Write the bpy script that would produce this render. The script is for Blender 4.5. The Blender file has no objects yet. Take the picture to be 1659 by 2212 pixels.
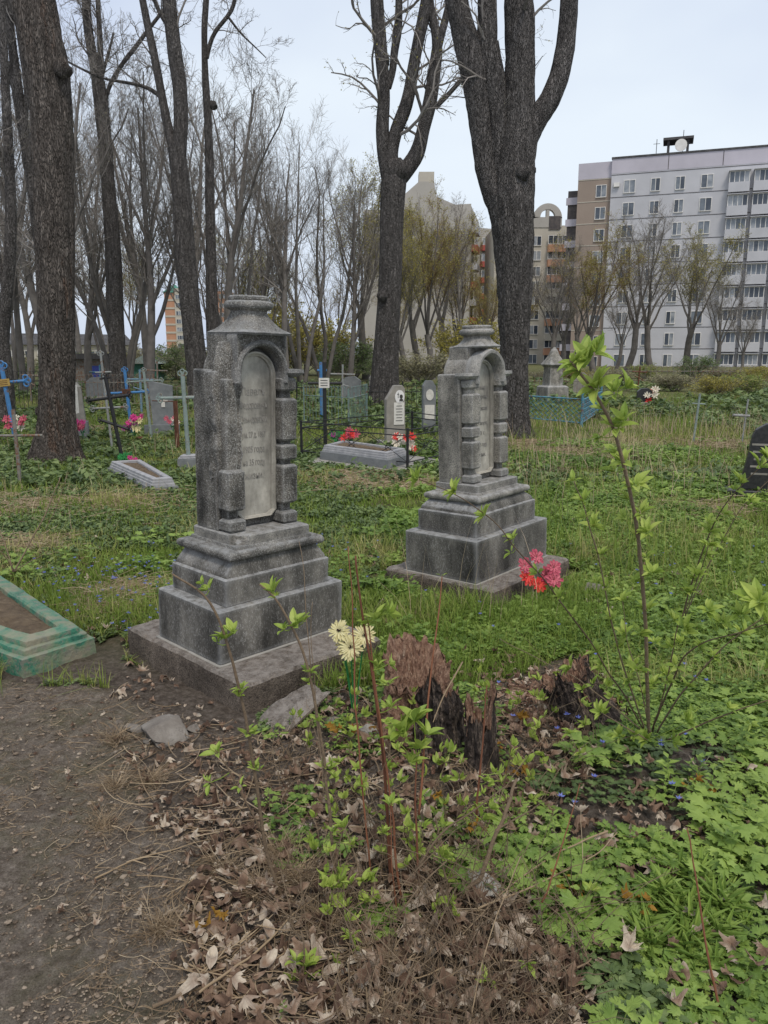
import bpy, bmesh, math
import numpy as np
from mathutils import Vector, Matrix, Euler
R = math.radians
SC = bpy.context.scene
COL = SC.collection

# ------------------------------------------------------------------ camera, sky, sun, exposure
FP, CU, CV, CH = 1652.0, 829.5, 1106.0, 1.6          # focal length, centre (photo units), eye height
PITCH = math.atan((1106 - 765) / FP)
cam = bpy.data.objects.new('camera', bpy.data.cameras.new('camera')); COL.objects.link(cam)
cam.location = (0, 0, CH); cam.rotation_euler = (math.pi / 2 - PITCH, 0, 0)
cam.data.sensor_fit = 'VERTICAL'; cam.data.sensor_height = 36; cam.data.lens = 36 * FP / 2212
cam.data.clip_start = 0.05; cam.data.clip_end = 3000
SC.camera = cam

SUN_EL, SUN_AZ = R(58), R(200)
world = bpy.data.worlds.new('World'); SC.world = world; world.use_nodes = True
wn, wl = world.node_tree.nodes, world.node_tree.links
wn.clear()
wo = wn.new('ShaderNodeOutputWorld'); bg = wn.new('ShaderNodeBackground'); sky = wn.new('ShaderNodeTexSky')
sky.sky_type = 'NISHITA'; sky.sun_disc = False; sky.sun_elevation = SUN_EL; sky.sun_rotation = SUN_AZ
sky.air_density = 1.0; sky.dust_density = 3.0; sky.ozone_density = 1.0
tc = wn.new('ShaderNodeTexCoord'); mp = wn.new('ShaderNodeMapping'); mp.inputs['Scale'].default_value = (1, 1, 2.2)
nz = wn.new('ShaderNodeTexNoise'); nz.inputs['Scale'].default_value = 1.1; nz.inputs['Detail'].default_value = 5; nz.inputs['Roughness'].default_value = .5
rp = wn.new('ShaderNodeValToRGB'); rp.color_ramp.elements[0].position = .34; rp.color_ramp.elements[1].position = .66
rp.color_ramp.elements[0].color = (5.6, 6.4, 8.3, 1); rp.color_ramp.elements[1].color = (8.3, 9.1, 9.9, 1)
mx = wn.new('ShaderNodeMixRGB'); mx.inputs[0].default_value = .88
wl.new(tc.outputs['Generated'], mp.inputs['Vector']); wl.new(mp.outputs[0], nz.inputs['Vector'])
wl.new(nz.outputs['Fac'], rp.inputs[0]); wl.new(sky.outputs[0], mx.inputs[1]); wl.new(rp.outputs[0], mx.inputs[2])
wl.new(mx.outputs[0], bg.inputs[0]); bg.inputs[1].default_value = .081; wl.new(bg.outputs[0], wo.inputs[0])
sun = bpy.data.objects.new('sun', bpy.data.lights.new('sun', 'SUN')); COL.objects.link(sun)
sun.data.energy = 1.5; sun.data.angle = R(14); sun.data.color = (1, .93, .84)
sun.rotation_euler = (R(90) - SUN_EL, 0, R(20))
SC.view_settings.view_transform = 'Standard'; SC.view_settings.look = 'None'; SC.view_settings.gamma = 1
SC.view_settings.exposure = 0.42
SC.cycles.max_bounces = 5; SC.cycles.diffuse_bounces = 3; SC.cycles.glossy_bounces = 2
SC.cycles.transmission_bounces = 3; SC.cycles.transparent_max_bounces = 6

# ------------------------------------------------------------------ numeric helpers
CP, SP = math.cos(PITCH), math.sin(PITCH)
def ray(u, v):
    a = (u - CU) / FP; b = (CV - v) / FP
    return np.array([a, CP + SP * b, -SP + CP * b])
def P(u, v, Y):
    d = ray(u, v); return np.array([0, 0, CH]) + d * (Y / d[1])
def mpp(Y): return Y / FP                              # metres per photo unit at depth Y
def hsh(i, j, k, s):
    h = (i * 374761393 + j * 668265263 + k * 2147483647 + s * 1274126177) & 0xffffffff
    h = ((h ^ (h >> 13)) * 1274126177) & 0xffffffff
    h = h ^ (h >> 16)
    return (h & 0xffff) / 65535.0
def vn(p, sc=1.0, seed=0):
    p = np.asarray(p, float) * sc
    i = np.floor(p).astype(np.int64); f = p - i; f = f * f * (3 - 2 * f)
    r = 0
    for a in (0, 1):
        for b in (0, 1):
            for c in (0, 1):
                w = (f[..., 0] if a else 1 - f[..., 0]) * (f[..., 1] if b else 1 - f[..., 1]) * (f[..., 2] if c else 1 - f[..., 2])
                r = r + w * hsh(i[..., 0] + a, i[..., 1] + b, i[..., 2] + c, seed)
    return r * 2 - 1
def fbm(p, sc, seed=0, o=3):
    r = 0; a = 1; t = 0
    for k in range(o):
        r = r + a * vn(p, sc * 2 ** k, seed + k * 7); t += a; a *= .5
    return r / t
def v3(x, y, z=0.0): 
    x, y, z = np.broadcast_arrays(x, y, z); return np.stack([x, y, z], -1).astype(float)
def hgt(x, y):
    x = np.asarray(x, float); y = np.asarray(y, float)
    n = vn(v3(x, y), .9, 3) * .018 + vn(v3(x, y), .25, 5) * .03
    fade = np.clip((y - 30) / 60, 0, 1)
    m1 = .10 * np.exp(-((x - .55) ** 2 / .5 + (y - 2.75) ** 2 / .22))       # rotten stump mound
    m2 = .05 * np.exp(-((x - .1) ** 2 / .25 + (y - 2.1) ** 2 / .3))
    pit = -.05 * np.exp(-((x + 1.0) ** 2 / .35 + (y - 2.0) ** 2 / 1.2))
    flat = np.exp(-(((x + .7) ** 2 + (y - 3.88) ** 2) / .5)) + np.exp(-(((x - .68) ** 2 + (y - 5.33) ** 2) / .5))
    return n * (1 - fade) * (1 - np.clip(flat, 0, 1)) + (m1 + m2 + pit)
def G(u, v):
    d = ray(u, v); t = CH / max(-d[2], 1e-4)
    for _ in range(12):
        p = np.array([0, 0, CH]) + d * t
        t = (CH - hgt(p[0], p[1])) / max(-d[2], 1e-4)
    p = np.array([0, 0, CH]) + d * t
    p[2] = hgt(p[0], p[1]); return p
def inpoly(x, y, poly):
    r = np.zeros(np.shape(x), bool); n = len(poly)
    for i in range(n):
        x1, y1 = poly[i]; x2, y2 = poly[(i + 1) % n]
        c = ((y1 > y) != (y2 > y)) & (x < (x2 - x1) * (y - y1) / (y2 - y1 + 1e-12) + x1)
        r ^= c
    return r
def gpoly(pts): return [tuple(G(u, v)[:2]) for u, v in pts]
def nrm(a): return a / np.maximum(np.linalg.norm(a, axis=-1, keepdims=True), 1e-9)

# ------------------------------------------------------------------ mesh collector
class MB:
    def __init__(s): s.V = []; s.Q = []; s.T = []; s.r = []; s.n = 0; s.N = []
    def add(s, V, Q=None, T=None, r=0.5, N=None):
        V = np.asarray(V, float).reshape(-1, 3)
        if Q is not None and len(Q): s.Q.append(np.asarray(Q, np.int64).reshape(-1, 4) + s.n)
        if T is not None and len(T): s.T.append(np.asarray(T, np.int64).reshape(-1, 3) + s.n)
        if N is not None:
            for f in N: s.N.append([i + s.n for i in f])
        s.V.append(V); s.r.append(np.broadcast_to(np.asarray(r, float), (len(V),)).copy()); s.n += len(V); return s
    def box(s, c, h, rot=0.0, r=.5):
        x, y, z = h; V = np.array([[a * x, b * y, d * z] for a in (-1, 1) for b in (-1, 1) for d in (-1, 1)])
        c_, s_ = math.cos(rot), math.sin(rot)
        V = np.stack([V[:, 0] * c_ - V[:, 1] * s_, V[:, 0] * s_ + V[:, 1] * c_, V[:, 2]], 1) + np.array(c)
        return s.add(V, [[0, 1, 3, 2], [4, 6, 7, 5], [0, 4, 5, 1], [2, 3, 7, 6], [0, 2, 6, 4], [1, 5, 7, 3]], r=r)
    def bar(s, a, b, w, sides=6, r=.5):
        pts = np.array([[a, b]], float); return s.tubes(pts, np.full((1, 2), w / 2), sides, r=r, cap=True)
    def tubes(s, pts, rad, sides=4, r=.5, cap=False, wob=None):
        pts = np.asarray(pts, float); rad = np.asarray(rad, float)
        n, k, _ = pts.shape
        t = np.gradient(pts, axis=1) if k > 2 else np.repeat((pts[:, 1:] - pts[:, :1]), 2, 1)
        t = nrm(t)
        ref = np.where(np.abs(t[:, :1, 2:3]) > .75, np.array([1., .15, 0]), np.array([0., .1, 1.]))
        ref = np.broadcast_to(ref, t.shape)
        a = nrm(np.cross(t, ref)); b = np.cross(t, a)
        th = np.arange(sides) * 2 * np.pi / sides
        ring = a[:, :, None] * np.cos(th)[:, None] + b[:, :, None] * np.sin(th)[:, None]
        V = pts[:, :, None] + ring * rad[:, :, None, None]
        if wob is not None:
            V = pts[:, :, None] + ring * (rad[:, :, None, None] * (1 + wob(V))[..., None])
        i = np.arange(n)[:, None, None] * k * sides; j = np.arange(k - 1)[None, :, None] * sides; q = np.arange(sides)[None, None]
        q2 = (q + 1) % sides
        Q = np.stack(np.broadcast_arrays(i + j + q, i + j + q2, i + j + sides + q2, i + j + sides + q), -1)
        rr = np.repeat(np.broadcast_to(np.asarray(r, float), (n,)), k * sides)
        N = None
        if cap:
            N = []
            for m in range(n):
                N.append([m * k * sides + x for x in range(sides)][::-1]); N.append([m * k * sides + (k - 1) * sides + x for x in range(sides)])
        return s.add(V, Q.reshape(-1, 4), r=rr, N=N)
    def poly(s, pts2, z0, z1, fr, r=.5):
        """extrude a polygon: pts2 in plane, fr(a,b,c)->world"""
        n = len(pts2); V = [fr(a, b, z0) for a, b in pts2] + [fr(a, b, z1) for a, b in pts2]
        N = [list(range(n))[::-1], [n + i for i in range(n)]]
        return s.add(V, [[i, (i + 1) % n, n + (i + 1) % n, n + i] for i in range(n)], r=r, N=N)
    def inst(s, V, F, M, T, r, quad=False):
        """V[m,3] prototype; M[n,3,3]; T[n,3]"""
        n = len(T)
        if n == 0: return s
        W = np.einsum('nij,mj->nmi', M, V) + T[:, None]
        off = np.arange(n)[:, None, None] * len(V)
        FF = (np.asarray(F)[None] + off).reshape(-1, np.shape(F)[1])
        rr = np.clip(np.asarray(r)[:, None] + .30 * vn(np.asarray(V) * 3.1, 1, 5)[None], 0, 1).ravel()
        return s.add(W, Q=FF, r=rr) if np.shape(F)[1] == 4 else s.add(W, T=FF, r=rr)
    def build(s, name, m=None, parent=None, smooth=False, flip=False):
        me = bpy.data.meshes.new(name)
        V = np.concatenate(s.V) if s.V else np.zeros((0, 3))
        if s.N:
            fl = [list(map(int, q)) for a in s.Q for q in a] + [list(map(int, q)) for a in s.T for q in a] + s.N
            me.from_pydata(V.tolist(), [], fl)
        else:
            L = []; st = []; tot = []; o = 0
            for A in s.Q + s.T:
                k = A.shape[1]; L.append(A.ravel()); st.append(o + np.arange(len(A)) * k); tot.append(np.full(len(A), k)); o += A.size
            L = np.concatenate(L).astype(np.int32); st = np.concatenate(st).astype(np.int32)
            me.vertices.add(len(V)); me.vertices.foreach_set('co', V.astype(np.float32).ravel())
            me.loops.add(len(L)); me.loops.foreach_set('vertex_index', L)
            me.polygons.add(len(st)); me.polygons.foreach_set('loop_start', st)
            me.update(calc_edges=True)
        at = me.attributes.new('rnd', 'FLOAT', 'POINT'); at.data.foreach_set('value', np.concatenate(s.r).astype(np.float32))
        if m is not None: me.materials.append(m)
        me.validate(); me.polygons.foreach_set('use_smooth', np.full(len(me.polygons), bool(smooth)))
        me.update()
        if smooth == 'auto': me.set_sharp_from_angle(angle=R(32))
        if smooth == 'fix' or s.N:
            bm = bmesh.new(); bm.from_mesh(me); bmesh.ops.recalc_face_normals(bm, faces=bm.faces); bm.to_mesh(me); bm.free()
        o = bpy.data.objects.new(name, me); COL.objects.link(o)
        if parent is not None: o.parent = parent
        return o
def tag(o, label, cat, group=None, kind=None):
    if label: o['label'] = label
    if cat: o['category'] = cat
    if group: o['group'] = group
    if kind: o['kind'] = kind
    return o
def thing(name, label, cat, loc=(0, 0, 0), rz=0, group=None):
    o = bpy.data.objects.new(name, None); COL.objects.link(o); o.location = loc; o.rotation_euler = (0, 0, rz)
    o.empty_display_size = .1
    return tag(o, label, cat, group)
def copy_tree(o, parent=None):
    c = o.copy(); COL.objects.link(c); c.parent = parent
    for ch in [x for x in o.children]: copy_tree(ch, c)
    return c
def stuff(mb, name, m, label, cat, smooth=False):
    return tag(mb.build(name, m, smooth=smooth), label, cat, kind='stuff')
def root_at(o, p, kids):
    """children were built in world space: put the empty at p and shift their meshes"""
    o.location = tuple(p)
    for k in kids:
        k.data.transform(Matrix.Translation(-Vector(p)))

# ------------------------------------------------------------------ materials
def mat(name, ramp, scale=8.0, rough=.85, bump=0.0, bscale=None, detail=6, stretch=(1, 1, 1), attr=0.0, trans=0.0, spec=.25,
        speck=None, top=None, bdist=.02, metal=0.0, nrough=.6, edge=0.0, stain=None, warm=(1.05, 1.0, .92)):
    if name in ('blue_paint', 'navy_paint', 'blue_petals', 'window_glass', 'turquoise_paint'): warm = (1, 1, 1)
    if name.startswith(('bark', 'twigs', 'buds_grey', 'charred', 'herb', 'dark_herb', 'grass_bl', 'panel_wall', 'attic')): warm = (1.0, 1.0, 1.0)
    if name in ('weathered_granite', 'dressed_granite', 'lighter_granite', 'smooth_panel_stone'): warm = (1.10, 1.03, .90)
    ramp = [(p, tuple(min(.95, a * b) for a, b in zip(c, warm))) for p, c in ramp]
    m = bpy.data.materials.new(name); m.use_nodes = True
    N, L = m.node_tree.nodes, m.node_tree.links
    N.clear(); out = N.new('ShaderNodeOutputMaterial'); b = N.new('ShaderNodeBsdfPrincipled')
    b.inputs['Roughness'].default_value = rough; b.inputs['Specular IOR Level'].default_value = spec; b.inputs['Metallic'].default_value = metal
    tc = N.new('ShaderNodeTexCoord'); mp = N.new('ShaderNodeMapping'); mp.inputs['Scale'].default_value = stretch
    L.new(tc.outputs['Object'], mp.inputs[0])
    nz = N.new('ShaderNodeTexNoise'); nz.inputs['Scale'].default_value = scale; nz.inputs['Detail'].default_value = detail; nz.inputs['Roughness'].default_value = nrough
    L.new(mp.outputs[0], nz.inputs['Vector'])
    cr = N.new('ShaderNodeValToRGB'); e = cr.color_ramp.elements
    while len(e) < len(ramp): e.new(.5)
    for i, (p, c) in enumerate(ramp): e[i].position = p; e[i].color = (*c, 1)
    fac = nz.outputs['Fac']
    if attr:
        a = N.new('ShaderNodeAttribute'); a.attribute_name = 'rnd'
        mm = N.new('ShaderNodeMix'); mm.data_type = 'FLOAT'; mm.inputs[0].default_value = attr
        L.new(nz.outputs['Fac'], mm.inputs[2]); L.new(a.outputs['Fac'], mm.inputs[3]); fac = mm.outputs[0]
    L.new(fac, cr.inputs[0]); col = cr.outputs[0]
    if speck:                                     # (scale, threshold, colour, strength)
        s_, th, c_, k_ = speck
        n2 = N.new('ShaderNodeTexNoise'); n2.inputs['Scale'].default_value = s_; n2.inputs['Detail'].default_value = 8; n2.inputs['Roughness'].default_value = .78
        L.new(mp.outputs[0], n2.inputs['Vector'])
        r2 = N.new('ShaderNodeValToRGB'); r2.color_ramp.elements[0].position = th; r2.color_ramp.elements[1].position = th + .07
        r2.color_ramp.elements[1].color = (k_, k_, k_, 1)
        L.new(n2.outputs['Fac'], r2.inputs[0])
        x2 = N.new('ShaderNodeMixRGB'); x2.inputs[2].default_value = (*c_, 1); L.new(r2.outputs[0], x2.inputs[0]); L.new(col, x2.inputs[1]); col = x2.outputs[0]
    if stain:                                     # rain streaks and soot: broad uneven tone
        ns = N.new('ShaderNodeTexNoise'); ns.inputs['Scale'].default_value = stain[0]; ns.inputs['Detail'].default_value = 7; ns.inputs['Roughness'].default_value = .62
        ms_ = N.new('ShaderNodeMapping'); ms_.inputs['Scale'].default_value = (1, 1, .4); L.new(tc.outputs['Object'], ms_.inputs[0]); L.new(ms_.outputs[0], ns.inputs['Vector'])
        rs = N.new('ShaderNodeMapRange'); rs.inputs[1].default_value = .34; rs.inputs[2].default_value = .66; rs.inputs[3].default_value = stain[1]; rs.inputs[4].default_value = stain[2]
        L.new(ns.outputs['Fac'], rs.inputs[0]); xs = N.new('ShaderNodeMixRGB'); xs.blend_type = 'MULTIPLY'; xs.inputs[0].default_value = 1; L.new(col, xs.inputs[1]); L.new(rs.outputs[0], xs.inputs[2]); col = xs.outputs[0]
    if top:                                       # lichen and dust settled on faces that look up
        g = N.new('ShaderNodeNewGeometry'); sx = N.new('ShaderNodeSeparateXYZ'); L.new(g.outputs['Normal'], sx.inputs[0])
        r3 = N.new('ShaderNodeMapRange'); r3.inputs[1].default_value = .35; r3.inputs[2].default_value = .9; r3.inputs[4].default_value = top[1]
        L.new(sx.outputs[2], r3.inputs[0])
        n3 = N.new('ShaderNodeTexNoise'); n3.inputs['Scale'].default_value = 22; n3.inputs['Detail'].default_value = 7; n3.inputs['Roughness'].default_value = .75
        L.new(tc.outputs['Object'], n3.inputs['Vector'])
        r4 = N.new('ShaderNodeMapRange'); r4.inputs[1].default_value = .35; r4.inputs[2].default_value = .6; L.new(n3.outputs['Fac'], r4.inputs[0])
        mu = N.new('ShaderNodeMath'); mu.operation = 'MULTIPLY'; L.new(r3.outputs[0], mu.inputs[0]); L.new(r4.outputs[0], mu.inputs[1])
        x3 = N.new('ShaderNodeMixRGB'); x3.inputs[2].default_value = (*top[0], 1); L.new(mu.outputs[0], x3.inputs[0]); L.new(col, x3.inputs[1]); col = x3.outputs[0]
    if edge:                                      # worn pale edges
        gp = N.new('ShaderNodeNewGeometry'); re = N.new('ShaderNodeMapRange'); re.inputs[1].default_value = .515; re.inputs[2].default_value = .60; re.inputs[4].default_value = edge
        L.new(gp.outputs['Pointiness'], re.inputs[0]); xe = N.new('ShaderNodeMixRGB'); xe.inputs[2].default_value = (.42, .42, .41, 1); L.new(re.outputs[0], xe.inputs[0]); L.new(col, xe.inputs[1]); col = xe.outputs[0]
    L.new(col, b.inputs['Base Color'])
    if bump:
        n4 = N.new('ShaderNodeTexNoise'); n4.inputs['Scale'].default_value = bscale or scale * 3; n4.inputs['Detail'].default_value = 8; n4.inputs['Roughness'].default_value = .65
        L.new(mp.outputs[0], n4.inputs['Vector'])
        bp = N.new('ShaderNodeBump'); bp.inputs['Strength'].default_value = bump; bp.inputs['Distance'].default_value = bdist
        L.new(n4.outputs['Fac'], bp.inputs['Height']); L.new(bp.outputs[0], b.inputs['Normal'])
    if trans:
        t = N.new('ShaderNodeBsdfTranslucent'); L.new(col, t.inputs[0]); ms = N.new('ShaderNodeMixShader'); ms.inputs[0].default_value = trans
        L.new(b.outputs[0], ms.inputs[1]); L.new(t.outputs[0], ms.inputs[2]); L.new(ms.outputs[0], out.inputs[0])
    else: L.new(b.outputs[0], out.inputs[0])
    return m
def paint(name, c, rough=.5, wear=.25, spec=.4, metal=0.0, rust=(.16, .08, .045), k=1.0):
    d = tuple(x * .75 for x in c); l = tuple(min(1, x * 1.15) for x in c)
    return mat(name, [(.3, d), (.6, c), (.8, l)], 12, rough, .25, 60, spec=spec, metal=metal, speck=(9, .62 - wear * .15, rust, k), bdist=.003)

def bark(name, c0, c1, moss=None):
    m = mat(name, [(.25, c0), (.5, tuple((a + b) / 2 for a, b in zip(c0, c1))), (.75, c1)], 9, .95, 1.0, 16, 8, (1.6, 1.6, .28), spec=.1, bdist=.06,
            speck=(1.3, .56, moss, .6) if moss else None)
    N, L = m.node_tree.nodes, m.node_tree.links
    # vertical fissures
    b = [n for n in N if n.type == 'BSDF_PRINCIPLED'][0]; bp = [n for n in N if n.type == 'BUMP'][0]; mp = [n for n in N if n.type == 'MAPPING'][0]
    v = N.new('ShaderNodeTexVoronoi'); v.inputs['Scale'].default_value = 30; v.feature = 'DISTANCE_TO_EDGE'
    nd = N.new('ShaderNodeTexNoise'); nd.inputs['Scale'].default_value = 6; nd.inputs['Detail'].default_value = 3
    L.new(mp.outputs[0], nd.inputs['Vector'])
    vm = N.new('ShaderNodeVectorMath'); vm.operation = 'MULTIPLY_ADD'; vm.inputs[1].default_value = (.22, .22, .22)
    L.new(nd.outputs['Color'], vm.inputs[0]); L.new(mp.outputs[0], vm.inputs[2]); L.new(vm.outputs[0], v.inputs['Vector'])
    mr = N.new('ShaderNodeMapRange'); mr.inputs[1].default_value = 0; mr.inputs[2].default_value = .25; L.new(v.outputs['Distance'], mr.inputs[0])
    b2 = N.new('ShaderNodeBump'); b2.inputs['Strength'].default_value = 1; b2.inputs['Distance'].default_value = .05
    L.new(mr.outputs[0], b2.inputs['Height']); L.new(bp.outputs[0], b2.inputs['Normal']); L.new(b2.outputs[0], b.inputs['Normal'])
    src = b.inputs['Base Color'].links[0].from_socket
    x = N.new('ShaderNodeMixRGB'); x.blend_type = 'MULTIPLY'; x.inputs[0].default_value = .75
    r = N.new('ShaderNodeMapRange'); r.inputs[2].default_value = .12; r.inputs[3].default_value = .35; L.new(v.outputs['Distance'], r.inputs[0])
    L.new(src, x.inputs[1]); L.new(r.outputs[0], x.inputs[2]); L.new(x.outputs[0], b.inputs['Base Color'])
    return m

M = {}
M['bark_big'] = bark('bark_rust_brown', (.075, .062, .053), (.28, .24, .205), (.20, .115, .075))
M['bark'] = bark('bark_dark', (.078, .070, .064), (.27, .245, .225), None)
M['bark_far'] = mat('bark_far', [(.3, (.085, .077, .070)), (.7, (.20, .18, .16))], 3, .95, spec=.1, attr=.3)
M['twig'] = mat('twigs', [(.2, (.13, .115, .10)), (.8, (.29, .26, .23))], 2, .9, attr=.8, spec=.1)
M['twig_red'] = mat('twigs_reddish', [(.2, (.12, .078, .05)), (.8, (.25, .175, .11))], 2, .9, attr=.8, spec=.1)
M['bud'] = mat('buds', [(.2, (.20, .19, .045)), (.8, (.44, .40, .12))], 2, .7, attr=.8, trans=.3, spec=.1)
M['budgrey'] = mat('buds_grey', [(.2, (.20, .18, .10)), (.8, (.38, .36, .22))], 2, .8, attr=.8, trans=.2, spec=.1)
stone = dict(rough=.9, spec=.2)
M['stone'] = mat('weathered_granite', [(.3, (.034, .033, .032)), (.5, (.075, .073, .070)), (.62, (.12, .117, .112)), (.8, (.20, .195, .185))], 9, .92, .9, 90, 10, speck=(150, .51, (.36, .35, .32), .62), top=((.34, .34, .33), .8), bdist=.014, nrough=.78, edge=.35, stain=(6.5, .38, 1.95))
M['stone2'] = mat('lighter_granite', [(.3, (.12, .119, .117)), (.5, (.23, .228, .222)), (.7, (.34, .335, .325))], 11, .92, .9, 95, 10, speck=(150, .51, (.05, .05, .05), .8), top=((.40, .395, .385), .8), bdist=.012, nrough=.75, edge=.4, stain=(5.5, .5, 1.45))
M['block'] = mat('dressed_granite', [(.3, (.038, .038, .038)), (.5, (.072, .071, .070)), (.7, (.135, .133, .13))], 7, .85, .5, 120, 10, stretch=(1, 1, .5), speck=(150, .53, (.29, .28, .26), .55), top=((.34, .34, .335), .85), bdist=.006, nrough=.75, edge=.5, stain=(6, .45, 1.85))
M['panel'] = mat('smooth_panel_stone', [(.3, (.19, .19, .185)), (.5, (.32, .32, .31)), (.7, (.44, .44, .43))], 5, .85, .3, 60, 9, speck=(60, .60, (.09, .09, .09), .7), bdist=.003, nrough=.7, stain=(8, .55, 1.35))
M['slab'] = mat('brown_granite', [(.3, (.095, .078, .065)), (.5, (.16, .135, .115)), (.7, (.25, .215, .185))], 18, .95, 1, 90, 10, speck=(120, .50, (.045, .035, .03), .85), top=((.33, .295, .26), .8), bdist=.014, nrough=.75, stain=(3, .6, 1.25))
M['ink'] = mat('engraving', [(.4, (.045, .045, .045)), (.6, (.07, .07, .07))], 20, .9)
M['carve'] = mat('carved_letters', [(.4, (.20, .198, .19)), (.6, (.29, .285, .275))], 20, .9)
M['carve2'] = mat('faint_letters', [(.4, (.17, .17, .17)), (.6, (.24, .24, .24))], 20, .9)
M['slate'] = mat('slate_grey_stone', [(.3, (.13, .145, .16)), (.7, (.21, .225, .24))], 8, .8, .3, 60)
M['stripe'] = mat('whitewashed_concrete', [(.3, (.24, .25, .28)), (.7, (.38, .39, .42))], 12, .85, .3, 50, speck=(14, .6, (.2, .2, .2), .5))
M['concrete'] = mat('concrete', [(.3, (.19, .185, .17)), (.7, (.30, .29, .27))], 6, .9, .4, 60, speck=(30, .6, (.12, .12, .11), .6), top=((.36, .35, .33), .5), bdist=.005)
M['rock'] = mat('rock', [(.3, (.13, .115, .105)), (.55, (.22, .205, .19)), (.75, (.34, .325, .31))], 9, .95, 1, 40, 8, speck=(24, .6, (.07, .06, .055), .6), bdist=.015)
M['rockwhite'] = mat('chalky_rock', [(.3, (.25, .24, .23)), (.7, (.5, .49, .47))], 14, .95, 1, 50, 8, speck=(22, .6, (.10, .08, .06), .8), bdist=.012)
M['fog'] = mat('light_grey_paint', [(.3, (.30, .32, .36)), (.7, (.42, .44, .48))], 10, .7, .2, 60)
M['white'] = mat('white_paint', [(.3, (.62, .63, .65)), (.7, (.78, .79, .80))], 10, .7)
M['blackstone'] = mat('black_granite', [(.4, (.018, .018, .02)), (.6, (.035, .035, .038))], 30, .35, spec=.5)
M['black'] = paint('black_paint', (.018, .018, .020), wear=0, k=.25)
M['blue'] = paint('blue_paint', (.06, .20, .42), wear=.5)
M['paleblue'] = paint('faded_blue_paint', (.14, .24, .33), wear=.6)
M['navy'] = paint('navy_paint', (.03, .05, .25), wear=.2)
M['teal'] = paint('teal_paint', (.15, .235, .23), wear=.7)
M['turq'] = paint('turquoise_paint', (.08, .25, .33), wear=.7)
M['green'] = mat('worn_green_paint', [(.36, (.03, .12, .09)), (.46, (.05, .20, .14)), (.53, (.16, .22, .15)), (.64, (.25, .245, .19))], 7, .8, 1, 45, 9, speck=(16, .52, (.20, .20, .16), .9), top=((.24, .26, .19), .5), bdist=.01)
M['pipe'] = paint('silver_pipe', (.26, .28, .29), .55, .6)
M['pipegreen'] = paint('grey_green_pipe', (.22, .28, .275), .6, .5)
M['rustpipe'] = paint('grey_rusty_pipe', (.20, .20, .19), .8, .9)
M['rust'] = mat('rust', [(.3, (.07, .03, .02)), (.7, (.17, .08, .05))], 14, .95, .6, 50)
M['gold'] = mat('ochre_plate', [(.3, (.30, .20, .06)), (.7, (.42, .30, .10))], 14, .7)
M['plate'] = mat('white_plate', [(.3, (.5, .5, .48)), (.7, (.66, .66, .64))], 14, .6)
M['hutgreen'] = paint('hut_green', (.05, .20, .15), wear=0)
M['soil'] = mat('grave_soil', [(.3, (.10, .075, .055)), (.55, (.17, .13, .09)), (.75, (.24, .19, .13))], 18, 1, 1, 60, 9, bdist=.03)
M['leafy'] = mat('young_leaves', [(.1, (.15, .25, .045)), (.5, (.29, .41, .075)), (.9, (.45, .55, .14))], 14, .5, attr=.75, trans=.38, spec=.35)
M['herb'] = mat('herb_leaves', [(.05, (.055, .10, .025)), (.45, (.17, .265, .05)), (.95, (.37, .48, .11))], 3, .5, attr=.6, trans=.32, spec=.35)
M['herbdark'] = mat('dark_herb_leaves', [(.05, (.05, .08, .032)), (.5, (.13, .185, .06)), (.95, (.27, .33, .12))], 2, .5, attr=.6, trans=.25, spec=.35)
M['grass'] = mat('grass_blades', [(.08, (.10, .17, .028)), (.40, (.20, .275, .05)), (.60, (.33, .33, .11)), (.90, (.56, .47, .27))], 1.1, .7, attr=.55, trans=.3, spec=.15, detail=3)
M['straw'] = mat('straw', [(.1, (.14, .10, .065)), (.5, (.28, .215, .145)), (.9, (.46, .39, .29))], 5, .85, attr=.8, spec=.15)
M['litter'] = mat('dead_leaves', [(.05, (.05, .033, .027)), (.3, (.14, .092, .068)), (.5, (.25, .175, .13)), (.68, (.36, .30, .25)), (.85, (.55, .49, .41))], 20, .85, .4, 60, attr=.72, trans=.12, spec=.15)
M['amber'] = mat('amber_leaves', [(.2, (.22, .12, .02)), (.8, (.38, .22, .04))], 20, .7, attr=.5, trans=.3)
M['stem'] = mat('shrub_stems', [(.2, (.11, .08, .055)), (.8, (.24, .185, .13))], 30, .85, .5, 80, attr=.5)
M['stemred'] = mat('reddish_stems', [(.2, (.12, .05, .03)), (.8, (.24, .105, .06))], 30, .8, attr=.5)
M['wood'] = mat('rotten_wood', [(.3, (.07, .04, .03)), (.45, (.25, .145, .105)), (.57, (.43, .29, .215)), (.7, (.60, .46, .36))], 34, 1, 1, 70, 9, (1.5, 1.5, .5), attr=.25, bdist=.03, nrough=.75)
M['woodblack'] = mat('charred_wood', [(.33, (.02, .016, .015)), (.5, (.075, .058, .05)), (.62, (.34, .26, .20))], 26, 1, 1, 60, 9, (1.8, 1.8, .25), bdist=.04, nrough=.75)
M['squill'] = mat('blue_petals', [(.2, (.13, .16, .50)), (.8, (.24, .28, .62))], 20, .7, attr=.8, trans=.3)
def flower(name, a, b): return mat(name, [(.2, a), (.8, b)], 30, .6, attr=.8, trans=.25, spec=.3)
M['f_pink'] = flower('pink_petals', (.38, .03, .09), (.68, .20, .27)); M['f_red'] = flower('red_petals', (.55, .02, .02), (.80, .10, .09))
M['f_white'] = flower('white_petals', (.60, .58, .50), (.82, .80, .72)); M['f_cream'] = flower('cream_petals', (.58, .53, .26), (.76, .74, .48))
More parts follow.
